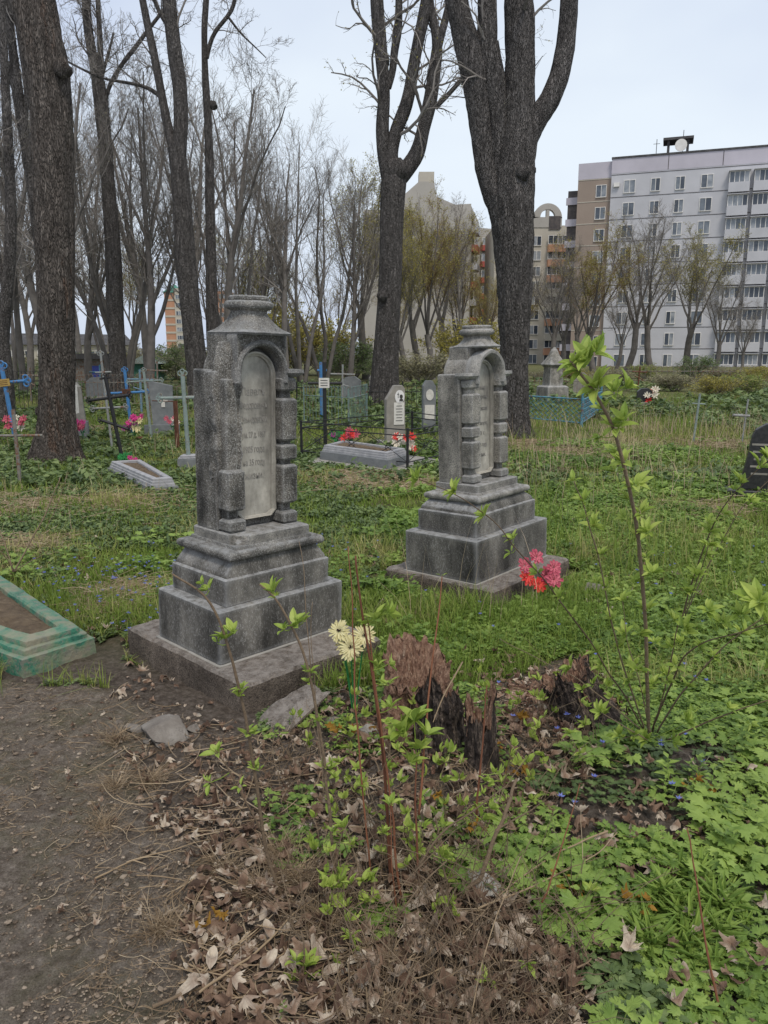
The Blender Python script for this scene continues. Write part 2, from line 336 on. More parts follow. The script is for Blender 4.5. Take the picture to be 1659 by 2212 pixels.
M['f_magenta'] = flower('magenta_petals', (.45, .02, .18), (.72, .09, .36)); M['f_purple'] = flower('purple_petals', (.18, .03, .18), (.45, .12, .32))
M['f_green'] = flower('plastic_leaves', (.02, .16, .05), (.06, .33, .10)); M['f_dark'] = flower('dark_centre', (.02, .012, .015), (.06, .03, .03))

# ------------------------------------------------------------------ ground
PATH = gpoly([(-600, 1500), (0, 1478), (205, 1470), (262, 1500), (330, 1610), (380, 1760), (400, 1880), (430, 2020), (400, 2212), (380, 2700), (-900, 2700)])
def path_mask(x, y):
    q = v3(x, y); dx = vn(q, 3.2, 21) * .10; dy = vn(q, 3.2, 22) * .10
    return inpoly(x + dx, y + dy, PATH)
def ground():
    ys = np.concatenate([np.linspace(-4, .9, 20), np.exp(np.linspace(math.log(.93), math.log(7), 330)), np.exp(np.linspace(math.log(7.1), math.log(1500), 130))])
    s = np.linspace(-1, 1, 361); s = np.sign(s) * (.62 * abs(s) + .38 * abs(s) ** 3)
    Y, S = np.meshgrid(ys, s, indexing='ij'); X = S * (1.1 * np.maximum(Y, 1.2) + 2.0)
    Z = hgt(X, Y); q = v3(X, Y)
    near = np.clip(1 - (Y - 4) / 6, 0, 1)
    Z = Z + near * (fbm(q, 6, 40, 3) * .012 + fbm(q, 24, 44, 2) * .007)
    pm = path_mask(X, Y).astype(float)
    Z = Z + pm * near * (np.abs(fbm(q, 45, 50, 2)) * .006)
    V = np.stack([X, Y, Z], -1); a, b = X.shape
    i = (np.arange(a - 1)[:, None] * b + np.arange(b - 1)[None])
    Q = np.stack([i, i + 1, i + b + 1, i + b], -1)
    m = bpy.data.materials.new('ground_soil_and_turf'); m.use_nodes = True; N, L = m.node_tree.nodes, m.node_tree.links
    b_ = N['Principled BSDF']; b_.inputs['Roughness'].default_value = .97; b_.inputs['Specular IOR Level'].default_value = .12
    tc = N.new('ShaderNodeTexCoord')
    def noise(sc, d=8, r=.65):
        n = N.new('ShaderNodeTexNoise'); n.inputs['Scale'].default_value = sc; n.inputs['Detail'].default_value = d; n.inputs['Roughness'].default_value = r
        L.new(tc.outputs['Object'], n.inputs['Vector']); return n.outputs['Fac']
    def ramp(f, els):
        c = N.new('ShaderNodeValToRGB'); e = c.color_ramp.elements
        while len(e) < len(els): e.new(.5)
        for k, (p, cc) in enumerate(els): e[k].position = p; e[k].color = (*cc, 1)
        L.new(f, c.inputs[0]); return c.outputs[0]
    def mix(f, c1, c2):
        x = N.new('ShaderNodeMixRGB'); L.new(f, x.inputs[0]); L.new(c1, x.inputs[1]); L.new(c2, x.inputs[2]); return x.outputs[0]
    soil = ramp(noise(34, 10, .75), [(.32, (.060, .046, .036)), (.48, (.14, .112, .088)), (.6, (.225, .185, .15)), (.72, (.34, .29, .24))])
    pathc = ramp(noise(26, 12, .72), [(.3, (.105, .082, .063)), (.45, (.21, .170, .133)), (.58, (.31, .258, .208)), (.72, (.45, .385, .32))])
    moss = ramp(noise(60, 6, .7), [(.3, (.10, .10, .05)), (.6, (.20, .19, .10))])
    ms = ramp(noise(2.3, 8, .75), [(.48, (0, 0, 0)), (.66, (.6, .6, .6))])
    pathc = mix(ms, pathc, moss)
    gr = N.new('ShaderNodeMixRGB'); gr.blend_type = 'MULTIPLY'; gr.inputs[0].default_value = .8; fine = ramp(noise(190, 6, .8), [(.36, (.38, .36, .34)), (.5, (.95, .95, .95)), (.66, (1.5, 1.48, 1.42))])
    L.new(pathc, gr.inputs[1]); L.new(fine, gr.inputs[2]); pathc = gr.outputs[0]
    turf = ramp(noise(5, 10, .7), [(.3, (.06, .075, .025)), (.5, (.115, .12, .048)), (.62, (.19, .16, .085)), (.75, (.28, .23, .14))])
    a = N.new('ShaderNodeAttribute'); a.attribute_name = 'rnd'
    f1 = N.new('ShaderNodeMapRange'); f1.inputs[1].default_value = .5; f1.inputs[2].default_value = 1.0; L.new(a.outputs['Fac'], f1.inputs[0])
    f0 = N.new('ShaderNodeMapRange'); f0.inputs[1].default_value = .0; f0.inputs[2].default_value = .5; L.new(a.outputs['Fac'], f0.inputs[0])
    col = mix(f1.outputs[0], mix(f0.outputs[0], turf, soil), pathc)
    L.new(col, b_.inputs['Base Color'])
    bp = N.new('ShaderNodeBump'); bp.inputs['Strength'].default_value = 1; bp.inputs['Distance'].default_value = .03
    L.new(noise(95, 10, .8), bp.inputs['Height']); L.new(bp.outputs[0], b_.inputs['Normal'])
    att = np.where(pm > 0, 1.0, np.where(Y < 3.6, .5, np.clip(.5 - (Y - 3.6) * .5, 0, .5)))
    mb = MB(); mb.add(V, Q.reshape(-1, 4), r=att.ravel())
    o = mb.build('ground', m, smooth=True); tag(o, None, None, kind='structure')
ground()

# ------------------------------------------------------------------ stone carving helpers
def loft(mb, rings, m=14, disp=.0016, seed=1, sc=28, zsub=.02, cap=True, chip=.004, r=.5, rough=None):
    """rings: (cx, cy, hx, hy, z, k) k=0 square .. 1 round; subdivided between rings, displaced by position noise"""
    t = np.linspace(-1, 1, m + 1)[:-1]
    sq = np.concatenate([np.stack([t, -np.ones(m)], 1), np.stack([np.ones(m), t], 1), np.stack([-t, np.ones(m)], 1), np.stack([-np.ones(m), -t], 1)])
    sq = sq * .999
    c = nrm(sq)
    rows = []
    for a, b in zip(rings[:-1], rings[1:]):
        d = math.dist(a[:5], b[:5]); n = max(1, int(d / zsub))
        for q in range(n): rows.append([x + (y - x) * q / n for x, y in zip(a, b)])
    rows.append(list(rings[-1])); rows = np.array(rows, float)
    s4 = sq ** 2; cr = (np.abs(sq[:, 0]) > .97) & (np.abs(sq[:, 1]) > .97)
    V = []
    for (cx, cy, hx, hy, z, k) in rows:
        p = sq * (1 - k) + c * k
        V.append(np.stack([cx + p[:, 0] * hx, cy + p[:, 1] * hy, np.full(len(p), z)], 1))
    V = np.array(V); n, w = V.shape[:2]
    # corner chips
    ctr = np.stack([rows[:, 0], rows[:, 1]], 1)[:, None]
    ch = (chip * (.6 + 1.2 * np.clip(vn(V[:, cr], 18, seed + 5), 0, 1)))[..., None]
    V[:, cr, :2] -= nrm(V[:, cr, :2] - ctr) * ch
    Fc = []
    i = np.arange(n - 1)[:, None] * w + np.arange(w)[None]; j = np.arange(n - 1)[:, None] * w + (np.arange(w)[None] + 1) % w
    Q = np.stack([i, j, j + w, i + w], -1).reshape(-1, 4)
    allV = [V.reshape(-1, 3)]; T = []; base = n * w
    if cap:
        for row, fl in ((0, True), (n - 1, False)):
            prev = np.arange(w) + row * w; o = V[row]; cc = np.array([rows[row][0], rows[row][1], rows[row][4]])
            for f in (.94, .7, .4, .12):
                ring = cc + (o - cc) * f; allV.append(ring); cur = base + np.arange(w); base += w
                nx = np.roll(np.arange(w), -1)
                q = np.stack([prev, prev[nx], cur[nx], cur], -1); Q = np.concatenate([Q, q[:, ::-1] if fl else q]); prev = cur
            allV.append(cc[None]); nx = np.roll(np.arange(w), -1)
            t_ = np.stack([prev, prev[nx], np.full(w, base)], -1); T.append(t_[:, ::-1] if fl else t_); base += 1
    A = np.concatenate(allV)
    D = np.stack([fbm(A, sc, seed + k_ * 31, 3) for k_ in range(3)], -1)
    A = A + D * disp
    if rough is not None: A = rough(A)
    mb.add(A, Q, np.concatenate(T) if T else None, r=r); return mb
def block(mb, x0, x1, y0, y1, z0, z1, bev=.006, **k):
    cx, cy, hx, hy = (x0 + x1) / 2, (y0 + y1) / 2, (x1 - x0) / 2, (y1 - y0) / 2
    return loft(mb, [(cx, cy, hx - bev, hy - bev, z0, 0), (cx, cy, hx, hy, z0 + bev, 0), (cx, cy, hx, hy, z1 - bev, 0), (cx, cy, hx - bev, hy - bev, z1, 0)], **k)
def text_mesh(txt, size, m, parent, loc, rot, name='inscription', sx=1.0, depth=.0008, mirror=False):
    cu = bpy.data.curves.new(name, 'FONT'); cu.body = txt; cu.size = size; cu.align_x = 'CENTER'; cu.extrude = depth; cu.space_line = 1.0
    t = bpy.data.objects.new('tmp', cu); COL.objects.link(t)
    me = bpy.data.meshes.new_from_object(t); bpy.data.objects.remove(t)
    me.transform(Matrix.Diagonal((sx, 1, 1, 1))); me.materials.clear(); me.materials.append(m)
    o = bpy.data.objects.new(name, me); COL.objects.link(o); o.parent = parent; o.location = loc; o.rotation_euler = rot
    return o

# ------------------------------------------------------------------ the two old monuments
def monument(name, label, loc, th, tilt, d, damage, lines, ms, zs=1.0):
    t = thing(name, label, 'gravestone', loc, th)
    t.rotation_euler = (Matrix.Rotation(tilt[0], 3, 'Y') @ Matrix.Rotation(th, 3, 'Z')).to_euler()
    Sa, Sb, Aa, Ab, Ba, Bb, Ca, Cb, Da, Db = d['half']; z = d['z']   # slab, A, B, cornice bottom, course bottom/top, shoulder
    s0, zA, zB, zC, zD0, zD1, zS = z
    def rslab(A):
        k = np.clip(fbm(A, 5, 77, 3), -1, 1)[..., None]
        return A + (A * np.array([1, 1, 0])) * k * .018
    b = loft(MB(), [(0, 0, Sa, Sb, -.12, 0), (0, 0, Sa, Sb, s0 - .03, 0), (0, 0, Sa - .004, Sb - .004, s0 - .012, 0), (0, 0, Sa - .018, Sb - .018, s0, 0)], m=34, disp=.007, sc=14, chip=.014, seed=3, rough=rslab)
    b.build('plinth', M['slab'], t, smooth='auto')
    b = MB(); loft(b, [(0, 0, Aa + .014, Ab + .014, s0 - .004, 0), (0, 0, Aa + .012, Ab + .012, s0 + .004, 0)], m=12, disp=.002, r=.9); b.build('mortar_bed', M['concrete'], t, smooth=True)
    block(MB(), -Aa, Aa, -Ab, Ab, s0 + .003, zA, m=30, disp=.0012).build('lower_block', M['block'], t, smooth='auto')
    b = MB(); loft(b, [(0, 0, Ba - .004, Bb - .004, zA - .002, 0), (0, 0, Ba, Bb, zA + .004, 0), (0, 0, Ba, Bb, zB - .018, 0), (0, 0, Ba - .006, Bb - .006, zB - .012, 0), (0, 0, Ba - .014, Bb - .012, zB - .010, 0), (0, 0, Ba - .016, Bb - .014, zB, 0),
                       (0, 0, Ba - .022, Bb - .018, zB + .012, 0), (0, 0, Ca - .004, Cb + .012, zC - .012, 0), (0, 0, Ca - .004, Cb + .012, zC - .002, 0)], m=28, disp=.0014)
    b.build('upper_block', M['block'], t, smooth='auto')
    rr = []
    hz = (zD0 - zC + .02) / 2; cz = (zC + zD0) / 2
    for k in range(9):
        a = -math.pi / 2 + math.pi * k / 8; rr.append((0, 0, Ca + .012 + math.cos(a) * hz * .9, Cb + .018 + math.cos(a) * hz * .9, cz + math.sin(a) * hz, 0))
    rr.append((0, 0, Da + .014, Db + .012, cz + hz + .001, 0)); rr.append((0, 0, Da + .006, Db + .004, cz + hz + .014, 0))
    loft(MB(), rr, m=26, disp=.002, seed=9, zsub=.006).build('base_roll_moulding', ms, t, smooth='auto')
    yb = .165
    # base course (front-left corner broken on the damaged stone)
    def chipc(A):
        if not damage: return A
        dd = np.linalg.norm((A - np.array([-Da, -Db, zD1])) * np.array([1, 1, .8]), axis=1)
        w = np.clip(1 - dd / .075, 0, 1)[:, None]; return A + np.array([.045, .05, -.02]) * w * (1 + .5 * fbm(A, 40, 3)[:, None])
    block(MB(), -Da, Da, -Db, yb + .02, cz + hz, zD1, m=26, disp=.0018, seed=12, rough=chipc).build('base_course', M['stone2'] if damage else ms, t, smooth='auto')
    # core of the shaft with vault and little tower
    pf = -.02; xs = Da - .008
    b = MB()
    def chipS(A):
        if not damage: return A
        w = np.clip((A[:, 0] * -1 - .03) / .12, 0, 1) * np.clip((.10 - A[:, 1]) / .1, 0, 1) * np.clip((A[:, 2] - .98) / .08, 0, 1) * np.clip((1.60 - A[:, 2]) / .1, 0, 1)
        D = np.stack([fbm(A, 9, 60 + k, 4) for k in range(3)], -1); D[:, 1] -= .35
        return A + D * w[:, None] * .035
    block(b, -xs, xs, pf, yb, zD1 - .002, zS, m=26, disp=.0032, seed=15, chip=.008, rough=chipS)
    R_ = .158; zc = zS - .012
    n = 28; yy = np.linspace(pf, yb, 14)
    A = []
    for y in yy:
        for k in range(n + 1):
            a = math.pi * k / n; A.append([R_ * math.cos(a), y, zc + R_ * math.sin(a)])
    A = np.array(A); i = np.arange(13)[:, None] * (n + 1) + np.arange(n)[None]
    Q = np.stack([i, i + 1, i + n + 2, i + n + 1], -1).reshape(-1, 4)
    A = A + np.stack([fbm(A, 24, 80 + k, 3) for k in range(3)], -1) * .0035
    b.add(A, Q, N=[list(range(n + 1)), [13 * (n + 1) + k for k in range(n + 1)][::-1]])
    zt0, zt1 = d['tower']; ta = d['ta']
    if damage:   # front plate of the upper body with the arch cut out
        ri = R_ - .030; W2 = .150; A_ = []; na = 40
        th = np.linspace(0, math.pi, na + 1)
        inn = [(ri, -.06)] + [(ri * math.cos(a), ri * math.sin(a)) for a in th] + [(-ri, -.06)]; ou = []
        for (x_, z_) in inn:
            if z_ <= 0: ou.append((math.copysign(W2, x_), z_)); continue
            l = np.hypot(x_, z_); q = min(W2 / max(abs(x_ / l), 1e-6), (zt1 - zc) / max(z_ / l, 1e-6)); ou.append((x_ / l * q, z_ / l * q))
        lay = []
        for (src_, y_) in ((inn, pf), (inn, -.100), (ou, -.104), (ou, pf)):
            lay.append([[x_, y_, zc + z_] for x_, z_ in src_])
        A_ = np.array(lay); lay2 = [A_[0], A_[1]] + [A_[1] * (1 - f) + A_[2] * f for f in (.25, .5, .75)] + [A_[2], A_[3]]; A_ = np.array(lay2); mm_ = A_.shape[1]
        A_ = A_.reshape(-1, 3); A_ = A_ + np.stack([fbm(A_, 26, 180 + k_, 4) for k_ in range(3)], -1) * .004
        i = np.arange(6)[:, None] * mm_ + np.arange(mm_ - 1)[None]; b.add(A_, np.stack([i, i + 1, i + 1 + mm_, i + mm_], -1).reshape(-1, 4))
    block(b, -ta, ta, pf + .003, yb - .01, zS - .02, zt1, m=18, disp=.003, seed=19, chip=.012)
    if damage:   # what is left of the torn-off pilaster: a rough core
        foot_ = np.array([(-xs - .002, .02), (-xs + .004, -.012), (-.190, -.040), (-.150, -.062), (-.112, -.078), (-.108, -.02), (-.12, .02)])
        zl = np.linspace(1.0, 1.66, 50); per = []; nn_ = len(foot_)
        for q in range(nn_):
            for f in np.arange(8) / 8: per.append(foot_[q] * (1 - f) + foot_[(q + 1) % nn_] * f)
        per = np.array(per); A_ = []
        for z_ in zl:
            k1 = np.clip((z_ - 1.0) / .05, 0, 1); k2 = np.clip((1.66 - z_) / .16, 0, 1); e_ = per.copy(); e_[:, 1] = .02 + (e_[:, 1] - .02) * (.75 + .25 * k1); e_[:, 0] = -.13 + (e_[:, 0] + .13) * (.45 + .55 * k2)
            A_.append(np.column_stack([e_, np.full(len(e_), z_)]))
        A_ = np.array(A_); m_ = A_.shape[1]; A_ = A_.reshape(-1, 3); zt_ = np.clip((A_[:, 2] - 1.0) / .1, 0, 1)[:, None]
        A_ = A_ + np.stack([fbm(A_, 9, 90 + k, 2) for k in range(3)], -1) * np.array([.010, .022, .012]) + np.stack([fbm(A_, 45, 95 + k, 3) for k in range(3)], -1) * .007
        i = np.arange(49)[:, None] * m_ + np.arange(m_)[None]; j_ = np.arange(49)[:, None] * m_ + (np.arange(m_)[None] + 1) % m_
        b.add(A_, np.stack([i, j_, j_ + m_, i + m_], -1).reshape(-1, 4), N=[list(range(m_))[::-1], [49 * m_ + q for q in range(m_)]])
    b.build('shaft', ms, t, smooth='auto')
    # pilasters
    def pil(x0, x1, segs):
        b = MB()
        for (a0, a1, y0) in segs:
            e = .018
            loft(b, [((x0 + x1) / 2, (y0 + pf) / 2, (x1 - x0) / 2 - .012, (pf - y0) / 2 - .010, a0, 0), ((x0 + x1) / 2, (y0 + pf) / 2, (x1 - x0) / 2, (pf - y0) / 2, a0 + e * .6, 0),
                     ((x0 + x1) / 2, (y0 + pf) / 2, (x1 - x0) / 2, (pf - y0) / 2, a1 - e * .6, 0), ((x0 + x1) / 2, (y0 + pf) / 2, (x1 - x0) / 2 - .012, (pf - y0) / 2 - .010, a1, 0)], m=9, disp=.0018, seed=int(a0 * 100), chip=.004)
        block(b, x0 + .018, x1 - .018, -.078, pf - .001, zD1, zS - .04, m=6, disp=.0015)
        b.build('pilaster', ms, t, smooth='auto')
    k = (zS - zD1) / .788
    Z = lambda q: zD1 + (q - .736) * k
    S = [(Z(.738), Z(.80), -.118), (Z(.842), Z(1.045), -.112), (Z(1.068), Z(1.15), -.108), (Z(1.168), Z(1.385), -.112), (Z(1.42), Z(1.49), -.106)]
    pil(.118, .218, S)
    pil(-.218, -.118, S[:2] if damage else S)
    def shoulder(x0, x1):
        b = MB(); loft(b, [((x0 + x1) / 2, -.055, (x1 - x0) / 2 - .02, .052, zS - .034, 0), ((x0 + x1) / 2, -.06, (x1 - x0) / 2, .072, zS - .012, 0), ((x0 + x1) / 2, -.06, (x1 - x0) / 2 - .003, .07, zS + .006, 0)], m=9, disp=.003, seed=31, chip=.01)
        return b.build('shoulder_cornice', ms, t, smooth='auto')
    shoulder(.145, .252)
    if not damage: shoulder(-.252, -.145)
    # arch hood: annulus with moulded profile, running down a little on both sides
    b = MB(); prof = [(R_ - .034, pf), (R_ - .034, -.092), (R_ - .028, -.108), (R_ - .016, -.116), (R_ - .004, -.112), (R_ + .002, -.098), (R_ + .002, -.06), (R_ - .004, pf)] if damage else [(R_ - .038, pf), (R_ - .040, -.085), (R_ - .030, -.108), (R_ - .014, -.124), (R_ + .004, -.126), (R_ + .012, -.112), (R_ + .010, -.06), (R_ + .002, pf)]
    path = [(-1, 0, -.05), ] + [(-math.cos(math.pi * q / 30), math.sin(math.pi * q / 30), 0) for q in range(31)] + [(1, 0, -.05)]
    A = np.array([[cx * rr_, yy_, zc + cz_ * rr_ + dz] for (cx, cz_, dz) in path for (rr_, yy_) in prof])
    m_ = len(prof); i = np.arange(len(path) - 1)[:, None] * m_ + np.arange(m_)[None]; j = np.arange(len(path) - 1)[:, None] * m_ + (np.arange(m_)[None] + 1) % m_
    A = A + np.stack([fbm(A, 26, 130 + k_, 3) for k_ in range(3)], -1) * .004
    b.add(A, np.stack([i, j, j + m_, i + m_], -1).reshape(-1, 4), N=[list(range(m_)), [(len(path) - 1) * m_ + q for q in range(m_)][::-1]])
    b.build('arch_moulding', ms, t, smooth='auto')
    # inscription panel with raised rim
    r = .112; zb = zD1 + .045; ys = pf - .012
    out = [(-r, zb + .03), (-r + .03, zb)] + [(r - .03, zb), (r, zb + .03)] + [(r * math.cos(math.pi * q / 24), zc - .02 + r * math.sin(math.pi * q / 24)) for q in range(25)]
    b = MB(); b.poly(out, pf + .002, ys, lambda a, c, e: (a, e, c)); b.build('inscription_panel', M['panel'], t)
    b = MB(); cen = np.array([0, (zb + zc) / 2])
    def inset(pts, k_): 
        p = np.array(pts); q = []
        for x, zz in p:
            if zz > zc - .02: v = np.array([x, zz]) - np.array([0, zc - .02]); l = np.linalg.norm(v); q.append(np.array([0, zc - .02]) + v * (l - k_) / l)
            else: q.append(np.array([x - np.sign(x) * k_, max(zz, zb + k_) if zz < zb + .02 else zz]))
        return np.array(q)
    ringsP = [(inset(out, -.012), pf), (inset(out, -.010), ys - .022), (inset(out, -.001), ys - .024), (inset(out, .004), ys - .014), (inset(out, .009), ys - .012), (inset(out, .012), ys - .002)]
    A = np.array([[x, y, zz] for (pp, y) in ringsP for (x, zz) in pp]); m_ = len(out)
    i = np.arange(len(ringsP) - 1)[:, None] * m_ + np.arange(m_)[None]; j = np.arange(len(ringsP) - 1)[:, None] * m_ + (np.arange(m_)[None] + 1) % m_
    b.add(A, np.stack([i, j, j + m_, i + m_], -1).reshape(-1, 4)); b.build('panel_rim', M['panel'], t)
    for (tx, zz, sz, sx) in lines:
        text_mesh(tx, sz, M['carve' if damage else 'carve2'], t, (-.004, ys - .0015, zz), (math.pi / 2, 0, 0), sx=sx)
    # cap
    b = MB(); z1 = zt1; zn = d['neck']; rr = [(0, 0, ta - .004, ta - .004, z1 - .012, 0), (0, 0, ta + .004, ta + .004, z1 - .002, 0)]
    cyc = .0
    for q in range(1, 9):
        f = q / 8; h = ta * (1 - f) ** 1.7 + .082 * (1 - (1 - f) ** 1.7); rr.append((0, 0, h, h, z1 + (zn - z1) * f, .85 * f ** .6))
    loft(b, rr, m=12, disp=.003, seed=41, chip=.01)
    rr = [(0, 0, .083, .083, zn - .01, .95)]
    for q in range(9):
        a = -math.pi / 2 + math.pi * q / 8; rr.append((0, 0, .094 + .024 * math.cos(a), .094 + .024 * math.cos(a), zn + .022 + .021 * math.sin(a), .95))
    rr += [(0, 0, .096, .096, zn + .046, .95), (0, 0, .097, .097, zn + .060, .95), (0, 0, .090, .090, zn + .066, .95)]
    loft(b, rr, m=12, disp=.003, seed=43, zsub=.006, chip=.002)
    b.build('cap', ms, t, smooth='auto')
    return t
monument('carved_gravestone', 'tall weathered grey granite monument with arched panel and torn front pilaster, nearer of the two', (-.705, 3.877, 0), .817, (.023, .0),
         dict(half=(.448, .531, .398, .271, .332, .234, .273, .193, .231, .19), z=(.147, .414, .56, .637, .663, .736, 1.524), tower=(1.52, 1.705), ta=.148, neck=1.812), True,
         [('Павелъ', 1.40, .056, .72), ('Федоровичъ', 1.335, .050, .56), ('Демидовскій', 1.265, .050, .53), ('ум. 27 д. 1867', 1.19, .044, .54), ('1905 года', 1.115, .046, .66), ('на 35 году', 1.05, .044, .66), ('жизни.', .98, .050, .74)], M['stone'])
monument('carved_gravestone', 'intact lighter grey granite monument with pale arched panel beside the pink wreath', (.682, 5.328, 0), .843, (-.030, .0),
         dict(half=(.498, .470, .45, .30, .374, .244, .290, .195, .245, .175), z=(.127, .416, .574, .640, .665, .740, 1.474), tower=(1.46, 1.655), ta=.118, neck=1.725), False,
         [('Фаина', 1.36, .046, .8), ('Ѳеодоровна', 1.30, .042, .62), ('Павловская', 1.22, .042, .62), ('ум. 4 августа', 1.12, .036, .66), ('1901 г.', 1.05, .042, .8), ('на 62 году', .97, .040, .74), ('жизни.', .90, .042, .86)], M['stone2'])

# ------------------------------------------------------------------ grave borders, crosses, headstones, fences
def border(label, outline, h0, steps, mA, mB, soil_label=None, dz=0.0, inner=.12, soilz=None, name='grave_border', group=None, dsp=.006, sw=.028):
    """coffin-shaped stepped curb built from a ground outline (world x,y list, counter-clockwise)"""
    o = np.array(outline, float); c = o.mean(0); z0 = float(hgt(c[0], c[1])) + dz
    t = thing(name, label, 'grave border', (c[0], c[1], z0), 0, group); o = o - c
    def off(k):
        n = len(o); r = []
        for i in range(n):
            a, b, d = o[i - 1], o[i], o[(i + 1) % n]; e1 = (b - a) / np.linalg.norm(b - a); e2 = (d - b) / np.linalg.norm(d - b)
            n1 = np.array([-e1[1], e1[0]]); n2 = np.array([-e2[1], e2[0]]); m = n1 + n2; m = m / np.dot(m, n1); r.append(b + m * k)
        return np.array(r)
    def ringmesh(lv, m, nm):
        n = len(o); b = MB(); A = []
        sub = 26
        for k, z in lv:
            p = off(k); q = []
            for i in range(n):
                for s in range(sub): q.append(np.append(p[i] + (p[(i + 1) % n] - p[i]) * s / sub, z))
            A.append(q)
        A = np.array(A); A = A.reshape(-1, 3); A = A + np.stack([fbm(A + v3(c[0], c[1]), 13, 7 + k, 3) for k in range(3)], -1) * dsp
        w = n * sub; i = np.arange(len(lv) - 1)[:, None] * w + np.arange(w)[None]; j = np.arange(len(lv) - 1)[:, None] * w + (np.arange(w)[None] + 1) % w
        b.add(A, np.stack([i, j, j + w, i + w], -1).reshape(-1, 4)); return b.build(nm, m, t, smooth='auto')
    lv = [(-.01, -.1), (0, h0)]; 
    ringmesh(lv + [(.012, h0 + .004), (.03, h0 + .006)], mA, 'base')
    z = h0 + .006; k = .028; L = [(k, z - .01)]
    for q in range(steps):
        L += [(k, z + .022), (k + sw * .1, z + .027), (k + sw * .85, z + .029), (k + sw, z + .030)]; k += sw; z += .031
    L += [(k + .045, z + .004), (k + .055, z - .006), (k + .058, z - .06)]
    ringmesh(L, mB, 'coping')
    p = off(k + .056); b = MB(); zs = z - .03 if soilz is None else soilz
    # soil fill as a fine fan
    nS, nR = len(o) * 20, 12; per = np.concatenate([p[i] + (p[(i + 1) % len(o)] - p[i]) * (np.arange(20) / 20)[:, None] for i in range(len(o))])
    A = [np.append(p.mean(0), zs + .02)] + [np.append(p.mean(0) * (1 - f) + q * f, zs + .02 * (1 - f)) for f in np.linspace(0, 1, nR + 1)[1:] for q in per]
    A = np.array(A); A[:, 2] += fbm(A, 14, 3, 3) * .015
    T = [[0, 1 + i, 1 + (i + 1) % nS] for i in range(nS)]; Q = [[1 + r_ * nS + i, 1 + (r_ + 1) * nS + i, 1 + (r_ + 1) * nS + (i + 1) % nS, 1 + r_ * nS + (i + 1) % nS] for r_ in range(nR - 1) for i in range(nS)]
    b.add(A, Q, T); b.build('soil_fill', M['soil'], t)
    return t, z0 + z
def trefoil(mb, c, e, up, r=.028, w=.008):
    """three small rings at a pipe end; e outward, up in the cross plane"""
    c = np.array(c); e = nrm(np.array(e, float)); up = nrm(np.array(up, float))
    for k in (-1, 0, 1):
        a = k * 1.25; q = c + (e * math.cos(a) + up * math.sin(a)) * r * 1.25
        th = np.linspace(0, 2 * np.pi, 13); pts = q + (np.cos(th)[:, None] * e + np.sin(th)[:, None] * up) * r
        mb.tubes(pts[None], np.full((1, 13), w), 5)
def cross(name, label, base, top_z, bars, w, m, rz=0.0, lean=(0, 0), tre=True, plate=None, foot=None, wb=None, cat='cross', tri=None):
    """bars: (height, left, right, slope, width)"""
    t = thing(name, label, cat, base, rz); t.rotation_euler = (lean[1], lean[0], rz)
    H = top_z - base[2]
    b = MB(); b.bar((0, 0, -.25), (0, 0, H), w, 10)
    b.build('post', m, t, smooth=False)
    for (h, l, r_, sl, bw) in bars:
        b = MB(); b.bar((-l, 0, h + sl * l), (r_, 0, h - sl * r_), bw, 10); b.build('crossbar', m, t)
    if tre:
        s = tri or w * .62; ends = [((0, 0, H), (0, 0, 1), (1, 0, 0))]
        for (h, l, r_, sl, bw) in bars[:1] if tre == 1 else bars:
            if l > .1: ends.append(((-l, 0, h + sl * l), (-1, 0, 0), (0, 0, 1)))
            if r_ > .1: ends.append(((r_, 0, h - sl * r_), (1, 0, 0), (0, 0, 1)))
        for e_ in ends: b = MB(); trefoil(b, *e_, s, s * .3); b.build('ring_ornament', m, t)
    if plate:
        pm, pz, pw, ph = plate; b = MB(); b.box((0, -w / 2 - .012, pz), (pw / 2, .004, ph / 2)); b.build('name_plate', pm, t)
        q = MB()
        for k in range(3): q.box((0, -w / 2 - .018, pz + ph * (.25 - .25 * k)), (pw * .33, .0015, ph * .035))
        q.build('plate_lines', M['ink'] if pm is not M['gold'] else M['rust'], t)
    if foot: foot(t)
    return t
def hz(u, v, Y): return P(u, v, Y)[2]

# 1 near grey pipe cross at the far left
p = G(44, 1047); Y = p[1]
cross('pipe_cross', 'weathered grey pipe cross at the left edge of the photo, standing alone in the grass', p, hz(45, 885, Y), [(hz(45, 941, Y) - p[2], 62 * mpp(Y), 56 * mpp(Y), 0, .034)], .045, M['rustpipe'], tre=False, rz=.1)
b = MB(); 
# 2 bright blue cross far left with ochre plate
Y = 14.0; x0 = P(27, 880, Y); p = (x0[0], Y, float(hgt(x0[0], Y)))
cross('blue_cross', 'bright blue metal cross with ochre oval plate at the far left edge', p, hz(14, 792, Y), [(hz(18, 826, Y) - p[2], 40 * mpp(Y), 44 * mpp(Y), 0, .055)], .075, M['blue'], lean=(-.09, 0), plate=(M['gold'], hz(18, 826, Y) - p[2], .24, .13))
# leaning black orthodox cross
p = G(265, 995); Y = p[1]
cross('orthodox_cross', 'leaning black three-bar metal cross in front of the grey tub border', p, hz(240, 812, Y), [(hz(252, 858, Y) - p[2], 44 * mpp(Y), 42 * mpp(Y), .0, .045), (hz(256, 917, Y) - p[2], 28 * mpp(Y), 26 * mpp(Y), .5, .045), (hz(241, 815, Y) - p[2], 13 * mpp(Y), 8 * mpp(Y), -.0, .03)], .058, M['black'], lean=(-.135, 0), tre=2, tri=.024)
